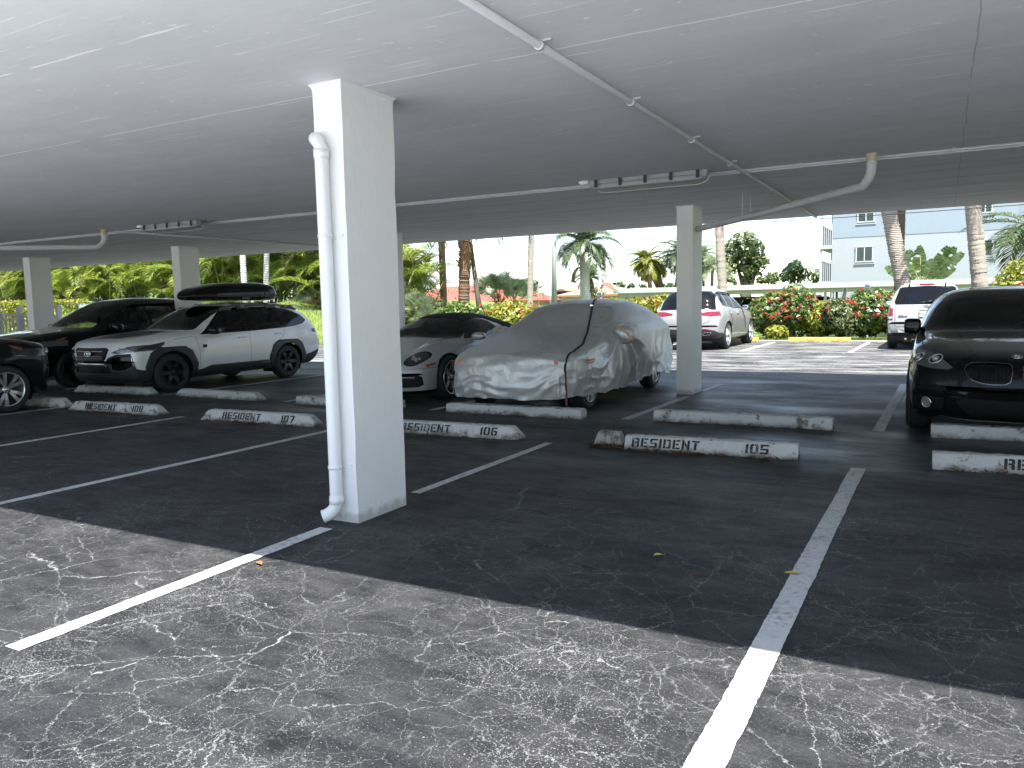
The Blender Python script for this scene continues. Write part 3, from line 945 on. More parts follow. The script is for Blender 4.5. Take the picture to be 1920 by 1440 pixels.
# broken-off piece
e = empty("broken_wheel_stop", (-3.03, 7.20, 0), 0.10, "short broken chunk of wheel stop lying left of RESIDENT 105", "wheel stop piece")
stop_mesh(0.28, 0.20, 0.12, 0.13, 0.03, 9, 0.011).build("block", conc_stop("crumbling_concrete", (0.46, 0.45, 0.43), amt=1.6), e)
GB = "plain wheel stops along the rear row"
wheel_stop(-5.83, 8.74, -3.85, 8.74, "chipped wheel stop in front of the covered car, crossed by its strap", None, None, 11, wt=0.15, h=0.12, group=GB)
wheel_stop(-2.99, 8.93, -1.00, 8.96, "worn wheel stop in front of the empty bay right of the covered car", None, None, 12, wt=0.15, h=0.13, group=GB)
wheel_stop(-0.06, 8.86, 1.85, 8.94, "wheel stop under the front of the black sedan", None, None, 13, wt=0.15, h=0.13, group=GB)
wheel_stop(-8.47, 8.66, -6.60, 8.70, "wheel stop in front of the grey sports car, half behind the front pillar", None, None, 14, wt=0.15, h=0.12, group=GB)
wheel_stop(-11.38, 8.82, -9.36, 8.74, "wheel stop lying askew in front of the empty bay right of the white wagon", None, None, 15, wt=0.13, h=0.12, endc=0.12, group=GB)
wheel_stop(-13.82, 8.58, -11.90, 8.72, "wheel stop in front of the white wagon's bumper", None, None, 16, wt=0.12, h=0.125, endc=0.10, group=GB)
GG = "yellow guest wheel stops by the far hedge"
wheel_stop(-4.46, 27.30, -2.56, 27.42, "yellow wheel stop stencilled GUEST in the empty far bay", "GUEST", "32", 21, wt=0.14, h=0.14, mat=M_STOPY, group=GG, tx=0.55, nx=1.5, cap=0.085, tmat=M_STENCILY)
wheel_stop(-7.35, 27.25, -5.45, 27.32, "yellow wheel stop under the nose of the silver white SUV", None, None, 22, wt=0.14, h=0.14, mat=M_STOPY, group=GG)
wheel_stop(-1.50, 27.40, 0.40, 27.48, "yellow wheel stop under the nose of the white SUV", None, None, 23, wt=0.14, h=0.14, mat=M_STOPY, group=GG)

# leaf litter gathered along the stops, loose leaves
M_LITTER = leafmat("dead_leaves", [(0.10, 0.045, 0.018), (0.17, 0.08, 0.03), (0.06, 0.035, 0.02), (0.22, 0.13, 0.05)], 0.7, 0.05)
r = np.random.default_rng(5)
V = []
for (x0, x1, y, n) in ((-2.9, -1.2, 7.08, 320), (-3.05, -2.66, 7.15, 520), (-8.4, -6.8, 6.96, 190), (-11.2, -9.7, 6.90, 260), (-5.6, -4, 7.05, 90), (0.1, 1.7, 7.22, 150), (-2.9, -1.1, 8.90, 130), (-13.7, -12, 8.57, 120), (-5.8, -4, 8.7, 60)):
    for _ in range(n):
        cx = r.uniform(x0, x1) if r.random() < 0.6 else np.clip(r.normal((x0 + x1) / 2, (x1 - x0) / 7), x0, x1)
        cy = y + 0.06 * (cx - (x0 + x1) / 2) / (x1 - x0) - abs(r.normal(0, 0.035)) - 0.005
        a = r.uniform(0, 2 * PI); Ls = r.uniform(0.012, 0.035); w = Ls * 0.35
        z = 0.006 + abs(r.normal(0, 0.008)); tl = r.normal(0, 0.35)
        d = np.array([math.cos(a), math.sin(a), tl]); s_ = np.array([-math.sin(a), math.cos(a), r.normal(0, 0.3)])
        c0 = np.array([cx, cy, z + 0.004])
        V += [c0 - d * Ls, c0 + s_ * w, c0 + d * Ls, c0 - s_ * w]
V = np.array(V); V[:, 2] = np.maximum(V[:, 2], 0.005)
tag(quads_obj("leaf_litter", V, 4, M_LITTER), label="brown leaf litter gathered along the wheel stops", kind='stuff')


def leaf(x, y, L_, az, col, lab, curl=0.25):
    b = MB(); n = 9
    V = []
    for i in range(n):
        t = i / (n - 1); w = L_ * 0.28 * math.sin(PI * min(1, t * 0.96 + 0.03)) ** 0.8
        for sx in (-1, 0, 1):
            V.append((sx * w, t * L_, 0.008 + abs(sx) * curl * w + curl * 0.25 * L_ * (t - 0.4) ** 2))
    F = [(i * 3 + j, i * 3 + j + 1, (i + 1) * 3 + j + 1, (i + 1) * 3 + j) for i in range(n - 1) for j in range(2)]
    b.add(V, F, 0, True)
    b.tube(np.array([(0, -0.25 * L_, 0.012), (0, 0, 0.009)]), 0.0015, 5)
    o = b.build("fallen_leaf", plain("leaf_" + str(abs(hash(lab)) % 999), col, 0.6, var=0.3, vscale=40))
    o.location = (x, y, 0); o.rotation_euler = (0, 0, az)
    tag(o, lab, "leaf", "fallen leaves on the asphalt")


p = gp(1498, 1078); leaf(p[0], p[1], 0.075, 1.9, (0.50, 0.36, 0.08), "yellow fallen leaf lying on the white line at right")
p = gp(490, 1061); leaf(p[0], p[1], 0.06, 1.2, (0.35, 0.12, 0.04), "reddish brown fallen leaf beside the white line, left of the pillar foot", 0.5)
p = gp(1243, 1043); leaf(p[0], p[1], 0.06, 2.4, (0.42, 0.33, 0.10), "pale yellow curled leaf in the shade in front of RESIDENT 105", 0.6)
p = gp(1225, 1042); leaf(p[0], p[1], 0.06, 1.7, (0.03, 0.025, 0.02), "dark wet leaf touching the pale yellow curled leaf", 0.3)
p = gp(1322, 1084); leaf(p[0], p[1], 0.07, 1.4, (0.06, 0.03, 0.02), "dark brown leaf in the shade left of the right white line", 0.4)
# ================================================================== vehicles
def lin(tab, s):
    t = np.array(tab, float)
    return np.interp(s, t[:, 0], t[:, 1])


def stations(Lc):
    a = np.array([0, .004, .012, .024, .04, .06, .085, .115, .15, .19, .235, .285, .34, .4])
    mid = np.arange(.46, Lc - .46 + 1e-6, .062)
    return np.concatenate([a, mid, (Lc - a)[::-1]])


LOWF = [(0, .90), (.06, .945), (.15, .972), (.45, 1.0), (.75, .995), (.92, .972), (1, .955)]


def shell(S):
    """half body skin (x>=0) as grid; s measured from the nose, y = s - s0"""
    Lc = S['L']
    s = stations(Lc)
    zt, zb, w, zl = (pchip(S[k], s) for k in ('top', 'bot', 'wid', 'belt'))
    zl = np.minimum(zl, zt - 0.004); zl = np.maximum(zl, zb + 0.002)
    ne = lin(S.get('nexp', [(0, 2.6), (Lc, 2.6)]), s)
    tum = lin(S.get('tumble', [(0, .42), (Lc, .42)]), s)
    fen = lin(S.get('fender', [(0, 0), (Lc, 0)]), s)
    bow = pchip(S['bow'], s)
    flare = S.get('flare', 0.0)
    nl, nu = 15, 24
    cols = []
    lowf = S.get('lowf', LOWF)
    for x in (0.0, .45, .8):
        cols.append(np.stack([w * .9 * x, s, zb], 1))
    for t in np.linspace(0, 1, nl):
        f = float(pchip(lowf, [t])[0])
        z = zb + (zl - zb) * t
        cols.append(np.stack([w * f, s, z], 1))
    wB = w * lowf[-1][1]
    for k in range(1, nu + 1):
        ph = PI / 2 * k / nu
        rad = (abs(math.cos(ph)) ** ne + abs(math.sin(ph)) ** ne) ** (-1 / ne)
        x = wB * rad * math.cos(ph) if k < nu else wB * 0
        z = zl + (zt - zl) * (rad * math.sin(ph) if k < nu else 1)
        x = x * (1 - tum * np.maximum(0, z - zl))
        z = z + fen * np.exp(-((x / np.maximum(w, .05) - .74) / .17) ** 2)
        cols.append(np.stack([x, s, z], 1))
    G = np.stack(cols, 1)  # (Ns, Np, 3)
    hw = S['W'] / 2
    zmid = S.get('bowz', 0)
    fl = np.zeros_like(G[..., 0])
    for sc in S['axles']:
        rr = S['wr'] * 1.35
        d2 = ((G[..., 1] - sc) / rr) ** 2 + ((G[..., 2] - S['wr']) / rr) ** 2
        fl += np.exp(-d2 * 1.2)
    G[..., 0] += flare * fl * np.clip(G[..., 0] / hw, 0, 1) ** 3
    G[..., 1] += bow[:, None] * (np.abs(G[..., 0]) / hw) ** S.get('bowp', 2.4)
    if 'tweak' in S: S['tweak'](G, s)
    G[..., 1] -= S['s0']
    return G


class Car:
    def __init__(c, S, name, label, cat, loc, rz, scale=1.0, group=None):
        c.S = S
        c.root = empty(name, loc, rz, label, cat, group, 1.0)
        c.root.scale = scale if isinstance(scale, tuple) else (scale,) * 3
        G = shell(S); c.G = G
        Ns, Np, _ = G.shape
        # smooth grid normals
        du = np.gradient(G, axis=0); dv = np.gradient(G, axis=1)
        N = np.cross(dv, du); N /= np.linalg.norm(N, axis=2)[..., None] + 1e-12
        mid = N[Ns // 2, 3 + 7]
        if mid[0] < 0: N = -N
        N[:, -1, 0] = 0; N[:, 0, 0] = 0
        c.kd = kdtree.KDTree(Ns * Np)
        Vf = G.reshape(-1, 3); c.Nf = N.reshape(-1, 3)
        for i, v in enumerate(Vf): c.kd.insert(v, i)
        c.kd.balance()
        bm = bmesh.new()
        vs = [bm.verts.new(v) for v in Vf]
        for i in range(Ns - 1):
            for j in range(Np - 1):
                q = [vs[i * Np + j], vs[(i + 1) * Np + j], vs[(i + 1) * Np + j + 1], vs[i * Np + j + 1]]
                try: bm.faces.new(q)
                except ValueError: pass
        bmesh.ops.remove_doubles(bm, verts=bm.verts, dist=1e-5)
        bmesh.ops.recalc_face_normals(bm, faces=bm.faces)
        bm.normal_update()
        ref = max(bm.faces, key=lambda f: f.calc_center_median().x)
        if ref.normal.x < 0: bmesh.ops.reverse_faces(bm, faces=bm.faces)
        bm.normal_update()
        c.lay = bm.faces.layers.int.new('reg')
        c.bm = bm
        c.bvh = bvhtree.BVHTree.FromBMesh(bm)
        c.regs = {}   # id -> (part, material, mode, opts)

    # ---- surface probes
    def norm(c, p):
        q = c.kd.find_n(p, 4)
        n = np.zeros(3)
        for co, i, d in q: n += c.Nf[i] / (d + 1e-4)
        return n / (np.linalg.norm(n) + 1e-12)

    def probe(c, view, u, v):
        s0 = c.S['s0']
        if view == 'side': o, d = Vector((4, u - s0, v)), Vector((-1, 0, 0))
        elif view == 'front': o, d = Vector((abs(u), -6, v)), Vector((0, 1, 0))
        elif view == 'rear': o, d = Vector((abs(u), 6, v)), Vector((0, -1, 0))
        else: o, d = Vector((abs(u), v - s0, 4)), Vector((0, 0, -1))
        h = c.bvh.ray_cast(o, d)
        if h[0] is None: return None
        return np.array(h[0]), c.norm(h[0])

    # ---- cutting regions by polygons seen from one side
    def cut(c, view, poly, reg, smin=-9, smax=99, only=(0,), nmin=0.12):
        bm = c.bm; s0 = c.S['s0']
        P = np.array(poly, float)
        if view == 'side': g = lambda co: (co.y + s0, co.z)
        elif view in ('front', 'rear'): g = lambda co: (co.x, co.z)
        else: g = lambda co: (co.x, co.y + s0)
        nt_ = {'side': lambda n: n.x > nmin, 'front': lambda n: n.y < -nmin, 'rear': lambda n: n.y > nmin, 'top': lambda n: n.z > nmin}[view]
        lo = P.min(0) - 1e-4; hi = P.max(0) + 1e-4
        fs = []
        for f in bm.faces:
            if f[c.lay] not in only or not nt_(f.normal): continue
            uv = [g(v.co) for v in f.verts]
            if max(a for a, b in uv) < lo[0] or min(a for a, b in uv) > hi[0] or max(b for a, b in uv) < lo[1] or min(b for a, b in uv) > hi[1]: continue
            sy = [v.co.y + s0 for v in f.verts]
            if max(sy) < smin or min(sy) > smax: continue
            fs.append(f)
        geom = list({e for f in fs for e in f.edges}) + list({v for f in fs for v in f.verts}) + fs

        def bis(co, no):
            nonlocal geom
            r = bmesh.ops.bisect_plane(bm, geom=geom, dist=1e-5, plane_co=co, plane_no=no)
            geom = r['geom']
        n = len(P)
        for i in range(n):
            a, b = P[i], P[(i + 1) % n]
            d = b - a
            if view == 'side': bis((0, a[0] - s0, a[1]), (0, d[1], -d[0]))
            elif view in ('front', 'rear'): bis((a[0], 0, a[1]), (d[1], 0, -d[0]))
            else: bis((a[0], a[1] - s0, 0), (d[1], -d[0], 0))
        if smin > -5: bis((0, smin - s0, 0), (0, 1, 0))
        if smax < 50: bis((0, smax - s0, 0), (0, 1, 0))
        cnt = 0
        for f in geom:
            if not isinstance(f, bmesh.types.BMFace) or not f.is_valid: continue
            if f[c.lay] not in only: continue
            m_ = f.calc_center_median(); u, v = g(m_)
            if not (smin <= m_.y + s0 <= smax): continue
            ins = False; j = n - 1
            for i in range(n):
                if (P[i][1] > v) != (P[j][1] > v) and u < (P[j][0] - P[i][0]) * (v - P[i][1]) / (P[j][1] - P[i][1]) + P[i][0]: ins = not ins
                j = i
            if ins: f[c.lay] = reg; cnt += 1
        return cnt

    def gap(c, view, pts, reg, w=0.007, **k):
        for a, b in zip(pts[:-1], pts[1:]):
            a = np.array(a, float); b = np.array(b, float)
            d = b - a; d /= np.linalg.norm(d); nn = np.array([-d[1], d[0]]) * w / 2
            c.cut(view, [a - nn, b - nn, b + nn, a + nn], reg, **k)

    def region(c, rid, part, mat, mode='centre', **o):
        c.regs[rid] = (part, mat, mode, o)

    def finish(c, body_part='body'):
        """split the skin into mirrored parts"""
        bm = c.bm; bm.verts.index_update()
        groups = {}
        for f in bm.faces:
            r = f[c.lay]
            if r == 99: continue
            part, mat, mode, o = c.regs[r]
            groups.setdefault((part, mode), []).append((f, mat, o))
        c.parts = {}
        for (part, mode), L_ in groups.items():
            mats = []
            vid = {}; V = []; F = []; MI = []
            off = L_[0][2].get('off', 0.0)
            for f, mat, o in L_:
                if mat not in mats: mats.append(mat)
                q = []
                for v in f.verts:
                    if v.index not in vid: vid[v.index] = len(V); V.append(v.co[:])
                    q.append(vid[v.index])
                F.append(q); MI.append(mats.index(mat))
            V = np.array(V); N = np.array([c.norm(v) for v in V])
            N[np.abs(V[:, 0]) < 1e-4, 0] = 0
            N /= np.linalg.norm(N, axis=1)[:, None] + 1e-9
            V = V + N * off
            thick = L_[0][2].get('thick', 0.0)
            mir = np.array([-1, 1, 1.0])
            if mode == 'centre':
                idm = np.arange(len(V)) + len(V)
                onx = np.abs(V[:, 0]) < 1e-4
                V2 = V * mir; N2 = N * mir
                idm = np.where(onx, np.arange(len(V)), idm)
                FF = F + [[int(idm[i]) for i in q[::-1]] for q in F]
                c._mk(part, np.concatenate([V, V2]), FF, MI + MI, mats, np.concatenate([N, N2]), thick)
            else:
                c._mk(part, V, F, MI, mats, N, thick)
                c._mk(part, V * mir, [q[::-1] for q in F], MI, mats, N * mir, thick)
        bm.free()

    def _mk(c, part, V, F, MI, mats, N, thick):
        part = part.strip()
        me = bpy.data.meshes.new(part)
        F = [q for q in F if len(set(q)) > 2]
        me.from_pydata(V.tolist(), [], F)
        for q in mats: me.materials.append(q)
        if len(MI) == len(me.polygons): me.polygons.foreach_set('material_index', MI)
        me.polygons.foreach_set('use_smooth', np.ones(len(me.polygons), bool))
        me.update()
        try: me.normals_split_custom_set_from_vertices([tuple(n) for n in N])
        except Exception as ex: print('normals', ex)
        o = link(part, me, c.root)
        if thick:
            md = o.modifiers.new('thick', 'SOLIDIFY'); md.thickness = thick; md.offset = 1
        c.parts.setdefault(part, []).append(o)
        return o

    # ---- common pieces
    def arch(c, rid=99, grow=1.12, liner=None, n=26, lift=0.0):
        S = c.S
        for a in S['axles']:
            R = S['wr'] * grow
            poly = [(a + R * math.cos(t), S['wr'] + lift + R * math.sin(t)) for t in np.linspace(-0.55, PI + 0.55, n)]
            c.cut('side', poly, rid, only=tuple(range(0, 60)), nmin=0.02)
            for sg in (-1, 1):
                q = MB()
                xo = sg * (S['W'] / 2 - 0.055); xi = sg * (S['W'] / 2 - 0.36)
                R2 = R * 1.03
                ar = [(R2 * math.cos(t), S['wr'] + lift + R2 * math.sin(t)) for t in np.linspace(-0.5, PI + 0.5, 20)]
                V = [(xo, y + a - S['s0'], z) for y, z in ar] + [(xi, y + a - S['s0'], z) for y, z in ar]
                K = len(ar)
                q.add(V, [(i, i + 1, K + i + 1, K + i) for i in range(K - 1)], 0, True)
                q.add([(xi, y + a - S['s0'], z) for y, z in ar], [list(range(K))])
                q.build("wheel_arch_liner", M_DARK, c.root)

    def wheels(c, rim_fn, rim_mat, tyre_mat, tw=0.235, rr=0.72, hub=None, inset=0.02):
        S = c.S
        for a in S['axles']:
            for sg in (-1, 1):
                R = S['wr']; rim = R * rr
                q = MB()
                w = tw
                prof = [(-w / 2 + .012, rim), (-w / 2, rim + (R - rim) * .35), (-w / 2 + .004, rim + (R - rim) * .7), (-w / 2 + .03, R - .012), (-w / 2 + .05, R - .002)]
                for k in range(-2, 3): prof += [(k * w * .15 - .012, R), (k * w * .15 - .008, R - .007), (k * w * .15 + .002, R - .007), (k * w * .15 + .006, R)]
                prof += [(w / 2 - .05, R - .002), (w / 2 - .03, R - .012), (w / 2 - .004, rim + (R - rim) * .7), (w / 2, rim + (R - rim) * .35), (w / 2 - .012, rim)]
                q.lathe([(x * sg, r_) for x, r_ in prof], 40, 'x')
                t = q.build("wheel", tyre_mat, c.root, (sg * (S['W'] / 2 - w / 2 - inset), a - S['s0'], R))
                q = MB()
                xo = sg * w / 2
                # barrel, lip and dark back
                q.lathe([(xo - sg * .004, rim * 1.0), (xo + sg * .004, rim * 1.005), (xo + sg * .004, rim * .955), (xo - sg * .03, rim * .93), (-xo * .6, rim * .90)], 36, 'x', mi=0)
                q.lathe([(xo - sg * .10, rim * .93), (xo - sg * .10, 0.001)], 30, 'x', mi=1, smooth=False)
                rim_fn(q, sg, xo, rim)
                q.build("rim", [rim_mat, M_DARK, rim_mat if hub is None else hub], t)

    def mirrors(c, u, z, size=(0.11, 0.07, 0.075), mat=None, out=0.12, glass=None, e=3.2):
        s0 = c.S['s0']
        p = c.probe('side', u, z)
        if p is None: return
        x = p[0][0]
        for sg in (-1, 1):
            q = MB()
            q.blob((sg * (x + out), u - s0 - 0.02, z + 0.035), size, (18, 12), e)
            q.bar((sg * (x - 0.03), u - s0 + 0.01, z), (sg * (x + out * .7), u - s0 - .01, z + 0.005), 0.05, 0.03, mi=0)
            o = q.build("side_mirror", mat or M_DARK, c.root)
            q = MB(); q.blob((sg * (x + out), u - s0 - 0.02 + size[1] * .93, z + 0.035), (size[0] * .86, 0.008, size[2] * .82), (16, 8), 4)
            q.build("mirror_glass", M_CHROME, o)

    def handles(c, pts, mat, ln=0.19):
        s0 = c.S['s0']
        for (u, z) in pts:
            p = c.probe('side', u, z)
            for sg in (-1, 1):
                q = MB(); q.blob((sg * (p[0][0] + .022), u - s0, z), (0.016, ln / 2, 0.017), (14, 8), 4)
                q.box((sg * (p[0][0] + .006), u - s0 - ln * .36, z), (.03, .025, .02)); q.box((sg * (p[0][0] + .006), u - s0 + ln * .36, z), (.03, .025, .02))
                q.build("door_handle", mat, c.root)

    def patch(c, view, u, v, build, name, mats, parent=None, both=False, off=0.003):
        """put a small piece on the skin; build(mb, frame) where frame maps (a, b, h) to 3D"""
        p = c.probe(view, u, v)
        if p is None: return
        P0, n = p
        out = []
        for sg in ((1, -1) if both else ((1 if u >= 0 or view in ('side', 'rear') else -1),)):
            P = P0 * np.array([sg, 1, 1]); nn = n * np.array([sg, 1, 1])
            if view == 'side': a = np.array([0, sg * 1.0, 0])
            elif view == 'front': a = np.array([1.0, 0, 0])
            elif view == 'rear': a = np.array([-1.0, 0, 0])
            else: a = np.array([1.0, 0, 0])
            a = a - nn * (a @ nn); a /= np.linalg.norm(a)
            b_ = np.cross(nn, a)
            q = MB()
            fr = lambda x, y, h=0.0: P + a * x + b_ * y + nn * (h + off)
            build(q, fr, sg)
            out.append(q.build(name, mats, parent or c.root))
        return out

    def interior(c, seats, zfloor=0.35, dash=None, headz=1.22, seat_mat=None):
        """dark tub, dashboard, seats and wheel seen through the glass"""
        s0 = c.S['s0']; W2 = c.S['W'] / 2
        q = MB()
        sd, zd = dash
        q.box((0, sd + .28 - s0, zd - .12), (W2 * 1.6, .5, .2))
        q.box((0, (sd + seats[-1] + .5) / 2 - s0, zfloor), (W2 * 1.7, seats[-1] + .6 - sd, .05))
        q.build("dashboard", M_TRIM, c.root)
        for s_ in seats:
            for x in (-W2 * .42, W2 * .42):
                q = MB()
                q.blob((x, s_ - .22 - s0, zfloor + .22), (.24, .26, .10), (16, 10), 4)
                Mx = Matrix.Rotation(-0.22, 3, 'X')
                q.blob((x, s_ + .08 - s0, (zfloor + headz - .16) / 2 + .05), (.235, .075, (headz - .22 - zfloor) / 2), (16, 10), 4, M=Mx)
                q.blob((x, s_ + .17 - s0, headz), (.13, .05, .095), (14, 10), 3.5, M=Mx)
                q.build("seat", seat_mat or M_TRIM, c.root)
        q = MB()
        ang = np.linspace(0, 2 * PI, 25)
        cx = W2 * .42
        q.tube(np.array([(cx + .185 * math.cos(t), sd + .62 - s0 - .06 * math.sin(t), zd - .06 + .165 * math.sin(t)) for t in ang]), 0.016, 8, cap=False)
        q.blob((cx, sd + .6 - s0, zd - .06), (.07, .03, .06), (10, 8), 3)
        q.build("steering_wheel", M_TRIM, c.root)
        q = MB(); q.blob((0, c.S.get('rvm', sd + .55) - s0, c.S.get('rvmz', zd + .30)), (.12, .015, .035), (14, 8), 4); q.build("rear_view_mirror", M_TRIM, c.root)


def spokes(n, w0, w1, depth=0.03, two=0.0, phase=0.0, r0=0.16, mi=0, twist=0.0):
    """rim face with n (optionally doubled) tapering spokes and a hub"""
    def fn(q, sg, xo, rim):
        xf = xo - sg * 0.012
        for k in range(n):
            for h in ((-1, 1) if two else (0,)):
                a0 = 2 * PI * k / n + phase
                a1 = a0 + h * two
                a0 += h * two * 0.35
                a1 += twist
                p0 = np.array([math.cos(a0), math.sin(a0)]) * rim * r0; p1 = np.array([math.cos(a1), math.sin(a1)]) * rim * 0.96
                d = (p1 - p0) / np.linalg.norm(p1 - p0); nn = np.array([-d[1], d[0]])
                V = []
                for (p, ww, xx) in ((p0, w0, xf - sg * .02), (p0 * .45 + p1 * .55, (w0 + w1) / 2, xf - sg * .004), (p1, w1, xf - sg * .002)):
                    for e in (-1, 1): V.append((xx, *(p + nn * e * ww * rim / 2)))
                    for e in (1, -1): V.append((xx - sg * depth, *(p + nn * e * ww * rim / 2 * 1.25)))
                F = []
                for i in (0, 4):
                    F += [(i, i + 1, i + 5, i + 4), (i + 1, i + 2, i + 6, i + 5), (i + 3, i, i + 4, i + 7)]
                q.add(V, F, mi)
        q.lathe([(xf - sg * .03, rim * .24), (xf - sg * .012, rim * .23), (xf - sg * .006, rim * .14), (xf - sg * .002, rim * .135), (xf, 0.001)], 20, 'x', mi=2)
        for k in range(5):
            a = 2 * PI * k / 5 + 0.3
            q.blob((xf - sg * .006, math.cos(a) * rim * .18, math.sin(a) * rim * .18), (.008, .009, .009), (6, 5), 2, mi=1)
    return fn


def rect(x0, z0, x1, z1): return [(x0, z0), (x1, z0), (x1, z1), (x0, z1)]


def ell(cx, cz, rx, rz, n=22, e=2.0):
    f = lambda a: math.copysign(abs(a) ** (2 / e), a)
    return [(cx + rx * f(math.cos(t)), cz + rz * f(math.sin(t))) for t in np.linspace(0, 2 * PI, n, endpoint=False)]


M_CHROME = plain("chrome", (0.72, 0.73, 0.74), 0.08, 1.0, var=0.02)
M_TRIM = plain("cabin_trim", (0.018, 0.018, 0.019), 0.6, var=0.2)
M_TYRE = plain("tyre_rubber", (0.016, 0.016, 0.0165), 0.72, var=0.3, vscale=12, bump=0.15)
M_CLAD = plain("black_cladding", (0.022, 0.022, 0.024), 0.5, var=0.12, bump=0.12, bscale=300)
M_GAP = plain("panel_gap", (0.006, 0.006, 0.006), 0.8)
M_GLOSSBLK = plain("gloss_black", (0.007, 0.007, 0.008), 0.12, var=0.1, spec=.25)
M_RED = plain("red_lens", (0.20, 0.006, 0.014), 0.08, var=0.15, vscale=30, coat=1)
M_AMBER = plain("amber_lens", (0.26, 0.06, 0.02), 0.15, coat=1)
M_LENS = plain("clear_lens", (0.33, 0.335, 0.34), 0.12, 0.25, coat=1, var=0.5, vscale=9)
M_LENSM = plain('grey_lens', (0.11, 0.112, 0.118), 0.08, 0.2, coat=1, var=0.5, vscale=14)
M_LENSD = plain("smoked_lens", (0.035, 0.036, 0.04), 0.05, 0.2, coat=1, var=0.4, vscale=9)
M_LAMPW = plain("lamp_reflector", (0.60, 0.61, 0.62), 0.14, 0.7, coat=1)
M_ALU = plain("machined_alloy", (0.55, 0.55, 0.56), 0.25, 0.9)
M_BLKRIM = plain("satin_black_alloy", (0.014, 0.014, 0.015), 0.32, 0.3)
M_GLASS = glassmat("tinted_glass", (0.45, 0.48, 0.47))
M_GLASSD = glassmat("privacy_glass", (0.20, 0.21, 0.22))
M_GLASSC = glassmat("windscreen_glass", (0.62, 0.67, 0.64))
M_GRILLE = plain("black_mesh", (0.008, 0.008, 0.009), 0.5, bump=0.5, bscale=160, spec=.2)


def font_mesh(txt, size, name, mat, parent, M, bold=0.0):
    cu = bpy.data.curves.new('t', 'FONT'); cu.body = txt; cu.size = size; cu.align_x = 'CENTER'; cu.align_y = 'CENTER'; cu.offset = bold
    tmp = bpy.data.objects.new('t', cu); COL.objects.link(tmp)
    dg = bpy.context.evaluated_depsgraph_get()
    me = bpy.data.meshes.new_from_object(tmp.evaluated_get(dg))
    bpy.data.objects.remove(tmp); bpy.data.curves.remove(cu)
    me.transform(M); me.name = name
    me.materials.clear(); me.materials.append(mat)
    return link(name, me, parent)
